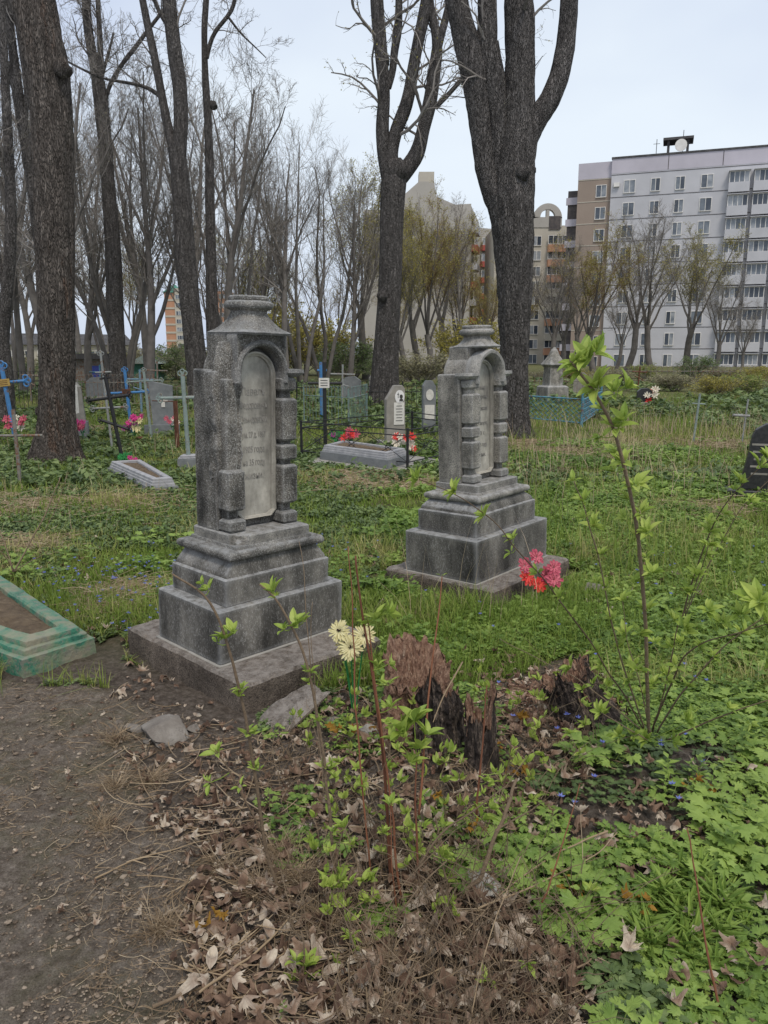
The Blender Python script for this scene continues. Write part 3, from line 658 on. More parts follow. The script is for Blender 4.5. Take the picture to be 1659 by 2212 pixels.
# whitish rusty cross behind it
p = G(243, 975); Y = p[1]
cross('pipe_cross', 'thin off-white two-bar pipe cross behind the leaning black cross', p, hz(231, 765, Y), [(hz(234, 881, Y) - p[2], 30 * mpp(Y), 38 * mpp(Y), 0, .038), (hz(232, 804, Y) - p[2], 16 * mpp(Y), 18 * mpp(Y), 0, .03)], .038, M['pipe'], lean=(-.05, 0), tre=1, tri=.025)
# blue cross with rust plate
Y = 15.5; x0 = P(281, 880, Y); p = (x0[0], Y, float(hgt(x0[0], Y)))
cross('blue_cross', 'blue metal cross with a small rust-coloured plate behind the leaning black cross', p, hz(276, 800, Y), [(hz(278, 848, Y) - p[2], 42 * mpp(Y), 40 * mpp(Y), 0, .05)], .062, M['blue'], lean=(-.045, 0), plate=(M['rust'], hz(278, 845, Y) - p[2], .17, .09), tri=.03)
Y = 14.6; x0 = P(324, 900, Y); p = (x0[0], Y, float(hgt(x0[0], Y)))
cross('pipe_cross', 'grey-green pipe cross left of the slate-grey headstone', p, hz(319, 800, Y), [(hz(320, 823, Y) - p[2], 34 * mpp(Y), 34 * mpp(Y), 0, .03), ], .05, M['pipegreen'], lean=(-.05, 0), tre=1, tri=.024)
# silver-green cross with striped foot beside the near monument
p = G(409, 1012); Y = p[1]
def foot(t):
    b = MB(); block(b, -.13, .30, -.14, .14, -.05, .15, m=6); b.build('pedestal', M['slate'], t)
    b = MB(); block(b, -.12, .29, -.13, .13, .151, .175, m=6); block(b, -.10, .27, -.11, .11, .177, .20, m=6); b.build('step', M['stripe'], t)
cross('pipe_cross', 'silver-green pipe cross with ring ends on a striped grey block beside the nearer monument', p, hz(406, 808, Y), [(hz(406, 859, Y) - p[2], 50 * mpp(Y), 50 * mpp(Y), 0, .045)], .062, M['pipegreen'], lean=(-.02, 0), tre=1, tri=.03, foot=foot)
# black cross with white plate in the fenced plot, blue one behind
p = G(703, 968); Y = p[1]
cross('black_cross', 'black metal cross with a white name plate inside the fenced plot', p, hz(703, 782, Y), [(hz(703, 828, Y) - p[2], 36 * mpp(Y), 38 * mpp(Y), 0, .048)], .068, M['black'], tre=False, plate=(M['plate'], hz(703, 827, Y) - p[2], .18, .17), rz=-.05)
Y = 18; x0 = P(695, 880, Y); p = (x0[0], Y, float(hgt(x0[0], Y)))
cross('blue_cross', 'blue painted cross directly behind the black cross with the white plate', p, hz(695, 782, Y), [(hz(695, 800, Y) - p[2], 8 * mpp(Y), 12 * mpp(Y), 0, .05)], .085, M['blue'], tre=False)
# right side thin crosses
p = G(1497, 958); Y = p[1]
cross('pipe_cross', 'thin grey-green pipe cross standing in dry grass in the right middle', p, hz(1505, 850, Y), [(hz(1500, 872, Y) - p[2], 14 * mpp(Y), 14 * mpp(Y), 0, .025)], .04, M['pipegreen'], lean=(.06, 0), tre=False)
p = G(1602, 960); Y = p[1]
cross('pipe_cross', 'thin grey pipe cross with a blue bar, far right above the black headstone', p, hz(1609, 862, Y), [(hz(1600, 898, Y) - p[2], 28 * mpp(Y), 8 * mpp(Y), 0, .05)], .03, M['pipe'], lean=(.05, 0), tre=False)
# rusty stub post
p = G(384, 972)
b = MB(); b.bar(p - np.array([0, 0, .1]), (p[0], p[1], hz(384, 866, p[1])), .075, 4); b.bar((p[0], p[1], hz(384, 866, p[1]) - .01), (p[0] - .45, p[1] + .2, hz(384, 866, p[1]) - .01), .02, 6)
tag(b.build('fence_post', M['rust']), 'square rusty brown fence post left of the silver-green cross', 'post')

# headstones
def headstone(label, cat, p, outline, th, m, rz, base=None, extra=None, name='headstone'):
    t = thing(name, label, cat, p, rz); b = MB()
    b.poly(outline, -th / 2, th / 2, lambda a, c, e: (a, e, c)); ob = b.build('stele', m, t)
    bv = ob.modifiers.new('b', 'BEVEL'); bv.width = .008; bv.segments = 2; bv.limit_method = 'ANGLE'
    if base: q = MB(); block(q, -base[0], base[0], -base[1], base[1], -.08, base[2], m=8); q.build('base', base[3], t)
    if extra: extra(t)
    return t
p = G(853, 968); Y = p[1]; k = mpp(Y); H = hz(853, 832, Y) - p[2]
def ex(t):
    b = MB(); th = np.linspace(0, 2 * np.pi, 25)[:-1]
    zz = hz(857, 857, Y) - p[2]; out = [(.06 + .085 * math.cos(a), zz + .115 * math.sin(a)) for a in th]
    b.poly(out, -.062, -.072, lambda a, c, e: (a, e, c)); b.build('oval_portrait', M['white'], t)
    b = MB(); b.box((.03, -.075, zz + .03), (.004, .002, .045)); b.box((.03, -.075, zz + .045), (.02, .002, .004))
    out = [(.085 + .028 * math.cos(a), zz + .005 + .036 * math.sin(a)) for a in th]; b.poly(out, -.073, -.077, lambda a, c, e: (a, e, c))
    b.poly([(.05, zz - .075), (.12, zz - .075), (.115, zz - .04), (.085, zz - .025), (.057, zz - .04)], -.073, -.077, lambda a, c, e: (a, e, c)); b.build('portrait_print', M['ink'], t)
    z2 = hz(857, 893, Y) - p[2]; b = MB(); b.box((.05, -.066, z2), (.095, .006, .19)); b.build('name_plate', M['plate'], t)
    b = MB()
    for q in range(6): b.box((.05, -.0735, z2 + .13 - .05 * q), (.05 + .012 * (q % 2), .001, .006))
    b.build('plate_lines', M['ink'], t)
headstone('tall grey concrete headstone with white oval portrait and pale plate in the fenced plot', 'headstone', p, [(-22 * k, -.1), (22 * k, -.1), (20 * k, H - .06), (14 * k, H), (-3 * k, H), (-22 * k, H - .24)], .12, M['concrete'], .35, (.30, .16, .14, M['concrete']), ex)
p = G(915, 960); p = P(926, 900, 15.5); p[2] = float(hgt(p[0], p[1])); Y = 15.5; k = mpp(Y); H = hz(926, 822, Y) - p[2]
def ex2(t):
    b = MB(); th = np.linspace(0, 2 * np.pi, 20)[:-1]; b.poly([(.08 * math.cos(a), H - .28 + .11 * math.sin(a)) for a in th], -.07, -.08, lambda a, c, e: (a, e, c)); b.build('oval_portrait', M['plate'], t)
    b = MB(); b.box((0, -.07, H - .62), (.1, .006, .14)); b.build('name_plate', M['plate'], t)
headstone('grey headstone with small oval portrait just left of the paler monument', 'headstone', p, [(-14 * k, -.1), (14 * k, -.1), (14 * k, H - .12), (6 * k, H), (-8 * k, H), (-14 * k, H - .1)], .13, M['slate'], .2, None, ex2)
p = P(352, 928, 15.4); p[2] = float(hgt(p[0], p[1])); Y = 15.4; k = mpp(Y); H = hz(350, 822, Y) - p[2]
def ex3(t):
    b = MB(); b.box((.04, -.06, H - .42), (.035, .006, .10)); b.box((.04, -.06, H - .40), (.09, .005, .02)); b.build('cross_emblem', M['plate'], t)
    b = MB(); b.box((0, -.1, .12), (.34, .06, .12)); b.build('kerb', M['slate'], t)
headstone('slate-grey pentagonal headstone with slanting top behind the rusty post', 'headstone', p, [(-18 * k, -.1), (24 * k, -.1), (25 * k, H - .10), (-24 * k, H)], .10, M['slate'], .15, None, ex3)
p = G(172, 925); Y = 14.6; p = P(172, 920, Y); p[2] = float(hgt(p[0], p[1])); H = hz(172, 826, Y) - p[2]
t = thing('obelisk', 'slim grey obelisk standing just right of the thick left trunk', 'obelisk', p, .3)
loft(MB(), [(0, 0, .16, .16, -.05, 0), (0, 0, .155, .155, .35, 0), (0, 0, .15, .15, .36, 0)], m=6).build('base', M['slate'], t)
loft(MB(), [(0, 0, .12, .12, .361, 0), (0, 0, .075, .075, H - .08, 0), (0, 0, .01, .01, H, 0)], m=6).build('shaft', M['concrete'], t)
b = MB(); b.box((-.02, -.105, .75), (.04, .004, .3)); b.build('name_plate', M['plate'], t)
# polished black headstone at the right edge
p = G(1640, 1072); Y = p[1]; k = mpp(Y); H = hz(1640, 928, Y) - p[2]; H2 = hz(1640, 915, Y) - p[2]
t = thing('headstone', 'polished black granite headstone with curved shoulder at the right edge of the photo', 'headstone', p, -.35)
out = [(-40 * k, .08), (-38 * k, .25), (-31 * k, H * .62), (-26 * k, H * .9), (-20 * k, H), (0, H2), (30 * k, H2 + .02), (60 * k, H2 - .03), (60 * k, .08)]
b = MB(); b.poly(out, -.06, .06, lambda a, c, e: (a, e, c)); ob = b.build('stele', M['blackstone'], t); bv = ob.modifiers.new('b', 'BEVEL'); bv.width = .01; bv.segments = 2
b = MB(); block(b, -.36, .5, -.16, .16, -.1, .079, m=8, bev=.01); b.build('base', M['blackstone'], t)
b = MB()
for q in range(5): b.box((-.03, -.0625, H2 * (.72 - .1 * q)), (.10 - .015 * (q % 3), .0015, .011))
b.build('engraved_lines', M['concrete'], t)

# coffin-shaped tub in front of the black cross
o4 = [G(232, 1026)[:2], G(325, 1067)[:2], G(386, 1062)[:2], G(312, 1022)[:2]]
tub, zt = border('small grey and white stepped grave border in front of the leaning black cross', o4, .085, 3, M['slate'], M['stripe'], dsp=.0015, sw=.011)
# plot with fence
slabp = [G(655, 1004)[:2], G(860, 1026)[:2], G(958, 1000)[:2], G(760, 972)[:2]]
c = np.mean(slabp, 0); b = MB(); n4 = np.array(slabp) - c
b.poly([tuple(q) for q in n4], -.1, .05, lambda a, c_, e: (a, c_, e)); t = b.build('grave_slab', M['concrete']); t.location = (c[0], c[1], float(hgt(*c))); tag(t, 'pale concrete slab under the striped border inside the black metal fence', 'slab')
zsl = float(hgt(*c)) + .05
def Gz(u, v, z):
    d = ray(u, v); s = (z - CH) / d[2]; return (np.array([0, 0, CH]) + d * s)[:2]
o5 = [Gz(692, 992, zsl), Gz(838, 1013, zsl), Gz(884, 1000, zsl), Gz(740, 978, zsl)]
tub2, zt2 = border('long grey and white stepped grave border inside the black metal fence', o5, .11, 3, M['slate'], M['stripe'], dz=.06, dsp=.0015, sw=.011)
# black fence
Lp, Np, Fp = G(652, 990), G(880, 1017), G(890, 958); Rp = Np + (Fp - Lp) * 1.0
Fp = G(890, 958); Rp = G(1020, 985)
t = thing('grave_fence', 'low black metal fence of rails and crossed bars round the middle plot', 'fence', Np)
def zz(u, v, p): return hz(u, v, p[1])
for q, (pp, top) in enumerate([(Lp, 905), (Np, 917), (Fp, 895), (Rp, 905)]):
    b = MB(); b.bar(pp - Np + np.array([0, 0, -.1]), (pp[0] - Np[0], pp[1] - Np[1], .60), .04, 8); b.build('post', M['black'], t)
b = MB()
def side(a, c_, nX, hs=(.575, .49, .12)):
    a = a - Np; c_ = c_ - Np; a = np.array([a[0], a[1], 0]); c_ = np.array([c_[0], c_[1], 0]); up = np.array([0, 0, 1.])
    b = MB()
    for h in hs: b.bar(a + up * h, c_ + up * h, .018, 6)
    for q in range(nX):
        e0 = a + (c_ - a) * q / nX; e1 = a + (c_ - a) * (q + 1) / nX
        b.bar(e0 + up * hs[1], e1 + up * hs[2], .011, 5); b.bar(e0 + up * hs[2], e1 + up * hs[1], .011, 5)
        mid = (e0 + e1) / 2 + up * (hs[1] + hs[2]) / 2; th = np.linspace(0, 2 * np.pi, 15); e = nrm(c_ - a)
        b.tubes((mid + (np.cos(th)[:, None] * e + np.sin(th)[:, None] * up) * .05)[None], np.full((1, 15), .005), 4)
    b.build('rail_panel', M['black'], t)
side(Lp, Np, 3); side(Np, Rp, 2); side(Lp, Fp, 3); side(Fp, Rp, 2)

# generic picket fence panel
def picket(label, a, c_, h, m, gap=.11, arch=.05, kind='picket', rails=(.12, .8), w=.012, name='grave_fence', rowsg=None):
    a = np.array([a[0], a[1], float(hgt(a[0], a[1]))]); c_ = np.array([c_[0], c_[1], float(hgt(c_[0], c_[1]))])
    t = thing(name, label, 'fence', a); d = c_ - a; L = np.linalg.norm(d); e = d / L; up = np.array([0, 0, 1.])
    for s in (0, L):
        b = MB(); b.bar(e * s - up * .1, e * s + up * h * 1.08, w * 3, 6); b.build('post', m, t)
    b = MB()
    for r_ in rails: b.bar(e * 0 + up * h * r_, e * L + up * h * r_, w * 1.6, 4)
    n = max(2, int(L / gap))
    if kind == 'picket':
        for q in range(1, n): b.bar(e * L * q / n + up * h * .05, e * L * q / n + up * h * (1 + arch * (q % 2)), w, 4)
        for q in range(n):
            th = np.linspace(0, np.pi, 7); cc = e * L * (q + .5) / n + up * h
            b.tubes((cc + np.cos(th)[:, None] * e * L / n / 2 + np.sin(th)[:, None] * up * L / n / 2)[None], np.full((1, 7), w * .45), 4)
    else:
        nv = 5
        for q in range(n):
            for k_ in range(nv):
                zz_ = h * (.12 + .68 * (k_ + .5) / nv); cc = e * L * (q + .5) / n + up * zz_; s = h * .68 / nv / 2; g = L / n / 2
                b.tubes(np.array([[cc - e * g, cc + up * s, cc + e * g, cc - up * s, cc - e * g]]), np.full((1, 5), w * .42), 4)
    b.build('lattice_panel' if kind != 'picket' else 'picket_panel', m, t); return t
Y = 18.0
picket('turquoise scrolled metal fence to the right of the paler monument', P(1140, 800, 18.5), P(1262, 800, 17.0), hz(1140, 842, 18.5), M['turq'], .16, kind='lattice', w=.02)
picket('short turquoise lattice fence section turning away behind the big leaf spray', P(1262, 800, 17.0), P(1302, 800, 21.0), hz(1262, 850, 17.0), M['turq'], .16, kind='lattice', w=.018)
picket('teal picket fence with pale rings behind the blue and black crosses', P(655, 800, 17.5), P(752, 800, 16.2), hz(655, 838, 17.5), M['teal'], .12, w=.012)
picket('narrow teal gate-like fence panel between the blue cross and thick centre trunk', P(752, 800, 16.2), P(792, 800, 18.0), hz(752, 846, 16.2), M['teal'], .13, w=.013)
picket('dark picket fence running behind the blue cross at the far left', P(-40, 800, 21), P(100, 800, 22), hz(0, 806, 21), M['black'], .11, w=.014)
picket('dark rusty picket fence behind the obelisk', P(165, 800, 24), P(330, 800, 24), hz(180, 812, 24), M['rustpipe'], .12, w=.016)
picket('grey wire fence behind the grey-green cross and headstone', P(318, 800, 17.2), P(450, 800, 18), hz(340, 840, 17.2), M['rustpipe'], .12, w=.012)
picket('thin dark fence behind the fenced grave', P(790, 800, 22), P(960, 800, 22), hz(800, 838, 22), M['black'], .13, w=.014)
picket('black picket fence across the back between the teal fence and the centre trunk', P(640, 800, 26), P(870, 800, 27), hz(700, 828, 26), M['black'], .16, w=.018)
picket('grey fence far behind the turquoise fence', P(1120, 800, 30), P(1330, 800, 30), hz(1200, 815, 30), M['rustpipe'], .2, w=.02)
picket('long dark fence at the foot of the white apartment block', P(1300, 800, 46), P(1760, 800, 43), hz(1500, 797, 44), M['rustpipe'], .3, w=.03)

# ------------------------------------------------------------------ buildings
def wallmat(name, c, sc=.35, seam=True):
    return mat(name, [(.3, tuple(x * .9 for x in c)), (.7, tuple(min(1, x * 1.06) for x in c))], sc, .9, speck=(.5, .64, tuple(x * .72 for x in c), .5), detail=9)
W_white = wallmat('panel_wall', (.50, .49, .50)); W_lilac = wallmat('attic_wall', (.49, .455, .49)); W_brown = wallmat('brown_wall', (.29, .24, .21))
W_grey = wallmat('grey_brick_wall', (.38, .37, .355)); W_beige = wallmat('beige_wall', (.44, .42, .375)); W_orange = wallmat('orange_parapet', (.44, .25, .17)); W_red = wallmat('red_panel', (.36, .09, .08))
W_seam = mat('panel_joint', [(.4, (.075, .07, .075)), (.6, (.11, .10, .10))], 2)
W_frame = mat('window_frame', [(.4, (.62, .62, .62)), (.6, (.72, .72, .72))], 2, .5)
W_glass = mat('window_glass', [(.35, (.05, .06, .075)), (.6, (.16, .18, .20)), (.75, (.34, .35, .36))], .9, .12, attr=.5, spec=.6, detail=3)
W_roof = mat('dark_roof', [(.4, (.05, .05, .055)), (.6, (.09, .09, .095))], 2)
class Facade:
    """a vertical wall plane: s metres along, z up, o metres outwards"""
    def __init__(f, p0, p1):
        f.p = np.array(p0[:2], float); d = np.array(p1[:2], float) - f.p; f.L = np.linalg.norm(d); f.e = d / f.L; f.n = np.array([f.e[1], -f.e[0]])
    def w(f, s, z, o=0.0): q = f.p + f.e * s + f.n * o; return np.array([q[0], q[1], z])
    def box(f, mb, s0, s1, z0, z1, o0, o1, r=.5):
        V = [f.w(a, c, b) for a in (s0, s1) for b in (o0, o1) for c in (z0, z1)]
        return mb.add(V, [[0, 1, 3, 2], [4, 6, 7, 5], [0, 4, 5, 1], [2, 3, 7, 6], [0, 2, 6, 4], [1, 5, 7, 3]], r=r)
    def sz(f, u, v):
        d = ray(u, v); # solve o + t d on plane
        n3 = f.n; t = np.dot(f.p, n3) / np.dot(d[:2], n3); q = d * t; return float(np.dot(q[:2] - f.p, f.e)), float(q[2] + CH)
rng = np.random.default_rng(5)
def window(f, root, s, z, w, h, cols=2, name='window', o=0.0, seed=0):
    b = MB(); fr = .07
    f.box(b, s - w / 2, s + w / 2, z - h / 2 - .06, z - h / 2 + .02, o, o + .16)
    f.box(b, s - w / 2, s + w / 2, z + h / 2 - fr, z + h / 2, o, o + .08)
    for q in range(cols + 1):
        x = s - w / 2 + (w - fr) * q / cols; f.box(b, x, x + fr, z - h / 2 + .02, z + h / 2 - fr, o, o + .08)
    fo = b.build(name, W_frame, root)
    b = MB()
    for q in range(cols):
        x = s - w / 2 + (w - fr) * q / cols + fr; f.box(b, x, x + (w - fr) / cols - fr, z - h / 2 + .02, z + h / 2 - fr, o, o + .035, r=float(rng.random()))
    b.build('pane', W_glass, fo)
# nine-storey panel block on the right
F1 = Facade((29.4, 105.5), (46.4, 99.4))
t = thing('apartment_block', 'nine-storey grey-white panel apartment block with glazed balconies on the right', 'building', (29.4, 105.5, 0))
def part(mb, name, m, root, **k):
    o = mb.build(name, m, root, **k); o.data.transform(Matrix.Translation(-Vector(root.location))); return o
s_a, _ = F1.sz(1323, 345); s_end = 42.0
zr1 = F1.sz(1600, 322)[1]
rows = [F1.sz(1597, v) for v in (384, 435, 485, 534, 584, 634, 682, 730, 777)]
sB = rows[0][0]; zs = np.linspace(rows[0][1], rows[-1][1], 9); dz = -(zs[1] - zs[0])
W1 = []
b = MB(); F1.box(b, 0, s_end, -3, zr1, -13, 0); t_w = b.build('wall', W_white, t)
b = MB(); F1.box(b, -.02, s_end + .02, zs[0] + 1.55, zr1 + .02, -13.02, .02); b.build('attic_wall', W_lilac, t)
b = MB(); F1.box(b, -.1, s_end, zr1 + .03, zr1 + .25, -13.1, .12); b.build('roof_edge', W_roof, t)
b = MB()
for k_ in range(9): F1.box(b, 0, s_end, zs[k_] + dz / 2 - .02, zs[k_] + dz / 2 + .05, .021, .035)
for u in (1445, 1563): s_ = F1.sz(u, 340)[0]; F1.box(b, s_ - .04, s_ + .04, zs[0] + 1.6, zr1, .022, .04)
b.build('panel_joints', W_seam, t)
cols = [F1.sz(u, 400)[0] for u in (1360, 1416, 1469, 1527)]
for ci, s_ in enumerate(cols):
    for k_ in range(9): window(F1, t, s_, zs[k_] - .1, 1.45 if ci in (0, 3) else 1.15, 1.55, 2)
dB = F1.sz(1650, 384)[0] - F1.sz(1597, 384)[0]
for ci in range(4):
    s0 = sB + dB * ci * 1.02; wB = dB * .86
    for k_ in range(9):
        b = MB(); F1.box(b, s0 - wB / 2, s0 + wB / 2, zs[k_] - 1.75, zs[k_] - .62, .0, .9); b.build('balcony', W_white, t); b = MB(); F1.box(b, s0 - wB / 2 - .05, s0 + wB / 2 + .05, zs[k_] + .72, zs[k_] + .80, 0, .95)
        b.build('balcony_hood', W_white, t)
        window(F1, t, s0, zs[k_] + .05, wB * .97, 1.3, 4, 'balcony_glazing', .5)
# brown end bay
zr0 = F1.sz(1290, 349)[1]; sL = F1.sz(1250, 352)[0]
b = MB(); F1.box(b, sL, -.001, -3, zs[0] + 1.2, -12, -.5); b.build('end_wall', W_brown, t)
b = MB(); F1.box(b, sL - .02, -.02, zs[0] + 1.2, zr0, -12.02, -.48); b.build('end_attic', W_lilac, t)
s_ = F1.sz(1298, 415)[0]
for k_ in range(9): window(F1, t, s_, zs[k_] - 1.0 * 0 - .35, 1.35, 1.5, 2, o=-.5)
for k_ in range(9): b = MB(); F1.box(b, sL, -.002, zs[k_] + dz / 2 - .3, zs[k_] + dz / 2 - .2, -.499, -.46); b.build('end_joint', W_beige, t)
b = MB(); F1.box(b, sL - 1.4, sL - .03, -3, zr0 - 3.0, -9, -2.0); b.build('side_balconies', W_seam, t)
for k_ in range(8): b = MB(); F1.box(b, sL - 1.6, sL - .05, zs[k_] - 1.6, zs[k_] - .7, -2.1, -1.8); b.build('side_parapet', W_lilac, t)
# roof box with white dish
s_ = F1.sz(1465, 310)[0]; r_ = bpy.data.objects.new('x', None); bpy.data.objects.remove(r_)
b = MB(); F1.box(b, s_ - 1.3, s_ - 1.0, zr1 + .25, zr1 + 1.9, -3, -1); F1.box(b, s_ + 1.0, s_ + 1.3, zr1 + .25, zr1 + 1.9, -3, -1); F1.box(b, s_ - 1.8, s_ + 1.8, zr1 + 1.9, zr1 + 2.2, -3.6, -.6); roofbox = b.build('roof_vent', W_roof, t)
b = MB(); c_ = F1.w(s_ + .35, zr1 + 1.15, -.5); th = np.linspace(0, 2 * np.pi, 21)[:-1]
b.poly([(.72 * math.cos(a), .72 * math.sin(a)) for a in th], -.05, .05, lambda x, y, e: F1.w(s_ + .35 + x, zr1 + 1.15 + y, -.5 + e)); dish = b.build('dish', W_frame, roofbox)
b = MB(); 
for (u, h_) in ((1417, 2.2), (1474, 3.0), (1484, 2.0)):
    q = F1.sz(u, 330)[0]; b.bar(F1.w(q, zr1, -1.0), F1.w(q, zr1 + h_, -1.0), .09, 4); b.bar(F1.w(q - .4, zr1 + h_ * .75, -1.0), F1.w(q + .4, zr1 + h_ * .75, -1.0), .06, 4)
b.build('antenna', W_roof, t)
b = MB(); s_ = cols[0] - 1.6; F1.box(b, s_ - .35, s_ + .35, zs[0] - .1, zs[0] + .4, .04, .35); b.build('air_conditioner', W_frame, t)
for o in list(t.children):
    o.data.transform(Matrix.Translation(-Vector(t.location)))
    for q in o.children: q.data.transform(Matrix.Translation(-Vector(t.location)))

# building with the round-arched parapet
def recenter(t):
    for o in list(t.children):
        o.data.transform(Matrix.Translation(-Vector(t.location)))
        for q in o.children: q.data.transform(Matrix.Translation(-Vector(t.location)))
pA = P(1068, 560, 126); pB = P(1262, 560, 126)
F2 = Facade(pA, pB); t = thing('apartment_block', 'apartment house with a round arched gable and orange balcony parapets', 'building', (pA[0], pA[1], 0))
zt = F2.sz(1200, 487)[1]; b = MB(); F2.box(b, 0, F2.L, -3, zt, -12, 0); b.build('wall', W_beige, t)
sc_, zc_ = F2.sz(1183, 472); ra = F2.sz(1214, 470)[0] - sc_
th = np.linspace(0, np.pi, 25); out = [(ra * math.cos(a), zc_ - 0 + ra * math.sin(a)) for a in th] + [(-ra, zt - .3), (ra, zt - .3)]
hole = [(ra * .52 * math.cos(a), zc_ + .2 + ra * .52 * math.sin(a)) for a in np.linspace(0, np.pi, 17)]
b = MB()      # arch ring as a strip with a half-round opening
oo = [(ra * math.cos(a), zc_ + ra * math.sin(a)) for a in np.linspace(0, np.pi, 17)]
for k_ in range(16):
    q = [oo[k_], oo[k_ + 1], hole[k_ + 1], hole[k_]]; b.add([F2.w(sc_ + x, z, o) for o in (-.8, .1) for x, z in q], [[0, 1, 2, 3], [4, 5, 6, 7], [0, 1, 5, 4], [2, 3, 7, 6]])
F2.box(b, sc_ - ra, sc_ + ra, zt - .3, zc_ + .2, -.8, .1); F2.box(b, sc_ - .25, sc_ + .25, zc_ + .2, zc_ + .2 + ra * .55, -.6, .05)
b.build('arched_gable', W_grey, t)
b = MB(); q = F2.sz(1198, 483); F2.box(b, q[0] - .9, q[0] + .9, q[1] - .9, q[1] + 1.1, .1, .14); b.build('attic_hatch', W_seam, t)
sb0, z0_ = F2.sz(1183, 520); sb1 = F2.sz(1234, 520)[0]
rz_ = [F2.sz(1210, v)[1] for v in (520, 552, 586, 617, 648, 680, 712, 743, 775)]
for k_, z in enumerate(rz_):
    b = MB(); F2.box(b, sb0, sb1, z - 1.75, z - .7, 0, 1.0); b.build('balcony', W_orange if k_ in (0, 1, 2, 5, 7) else W_beige, t)
    window(F2, t, (sb0 + sb1) / 2, z + .1, sb1 - sb0, 1.3, 5, 'balcony_glazing', .5)
    for u in (1090, 1118, 1160): window(F2, t, F2.sz(u, 520)[0], z, 1.4, 1.4, 2)
recenter(t)
# grey end-wall block in the middle with red and white side bays
pA = P(785, 500, 130); pB = P(1018, 440, 130); F3 = Facade(pA, pB)
t = thing('apartment_block', 'tall grey brick end-wall block with stepped gable seen behind the thick centre trunk', 'building', (pA[0], pA[1], 0))
def s3(u, v): return F3.sz(u, v)
out = [s3(785, 453), s3(862, 453), s3(868, 425), s3(905, 392), s3(938, 392), s3(942, 424), s3(983, 442), s3(1018, 440)]
b = MB(); out2 = [(out[0][0], -3)] + out + [(out[-1][0], -3)]
b.poly(out2, 0, -14, lambda x, z, o: F3.w(x, z, o)); b.build('wall', W_grey, t)
b = MB(); F3.box(b, s3(905, 392)[0] + 0, s3(938, 392)[0], s3(905, 392)[1] + .02, s3(905, 392)[1] + 1.5, -3, -.2); b.build('chimney', W_beige, t)
# side face bays
e0 = F3.w(F3.L, 0, 0); F3b = Facade(e0, e0 + np.array([3.2, 16, 0])); zT = s3(1018, 440)[1]
b = MB(); F3b.box(b, .0, F3b.L, -3, zT - .3, -6, -.01); b.build('side_wall', W_grey, t)
for k_ in range(9):
    z = zT - 2.5 - 2.9 * k_; b = MB(); F3b.box(b, 2, 7, z - 1.6, z - .6, 0, 1.0); b.build('balcony', W_red if k_ % 2 else W_white, t); window(F3b, t, 4.5, z + .1, 4.8, 1.3, 4, 'balcony_glazing', .5); window(F3b, t, 11, z, 1.6, 1.4, 2)
recenter(t)
pA = P(1030, 500, 150); pB = P(1085, 500, 152); F5 = Facade(pA, pB); t = thing('apartment_block', 'grey house wing with red balconies between the two big trunks', 'building', (pA[0], pA[1], 0))
zt = F5.sz(1045, 493)[1]; b = MB(); F5.box(b, 0, F5.L, -3, zt, -12, 0); b.build('wall', W_grey, t)
for k_ in range(9):
    z = zt - 2.5 - 2.9 * k_; b = MB(); F5.box(b, .8, 3.4, z - 1.6, z - .6, 0, 1.0); b.build('balcony', W_red, t); window(F5, t, 2.1, z + .1, 2.5, 1.3, 3, 'balcony_glazing', .5); window(F5, t, 4.3, z, 1.2, 1.4, 2)
recenter(t)
# far orange-and-cream tower
pA = P(355, 650, 290); pB = P(402, 650, 290); F4 = Facade(pA, pB); t = thing('tower_block', 'far orange and cream tower block with a green pyramid roof', 'building', (pA[0], pA[1], 0))
zt = F4.sz(378, 632)[1]; sm = F4.sz(377, 640)[0]
b = MB(); F4.box(b, 0, sm, -3, zt, -10, 0); b.build('orange_bay', W_orange, t); b = MB(); F4.box(b, sm + .02, F4.L, -3, zt + 1.5, -10, .6); b.build('cream_bay', W_beige, t)
b = MB()
for k_ in range(14): F4.box(b, -.05, sm - .05, zt - 3 - 2.9 * k_, zt - 2.3 - 2.9 * k_, .01, .15)
b.build('cream_bands', W_beige, t)
for k_ in range(11): window(F4, t, (sm + F4.L) / 2, zt - 1.5 - 2.9 * k_, (F4.L - sm) * .8, 1.5, 4, o=.6)
zz_ = F4.sz(378, 612)[1]; b = MB(); A = [F4.w(-.6, zt + .05, .5), F4.w(F4.L * .75, zt + .05, .5), F4.w(F4.L * .75, zt + .05, -10), F4.w(-.6, zt + .05, -10), F4.w(F4.L * .38, zz_, -4)]
b.add(A, T=[[0, 1, 4], [1, 2, 4], [2, 3, 4], [3, 0, 4]]); b.build('roof', M['hutgreen'], t); recenter(t)
pA = P(466, 650, 300); pB = P(494, 650, 300); F6 = Facade(pA, pB); t = thing('tower_block', 'second far orange tower block glimpsed between thin trunks above the near monument', 'building', (pA[0], pA[1], 0))
zt = F6.sz(478, 628)[1]; b = MB(); F6.box(b, 0, F6.L, -3, zt, -10, 0); b.build('wall', W_orange, t)
for k_ in range(9): window(F6, t, F6.L * .5, zt - 2 - 3.4 * k_, F6.L * .5, 1.5, 3)
recenter(t)
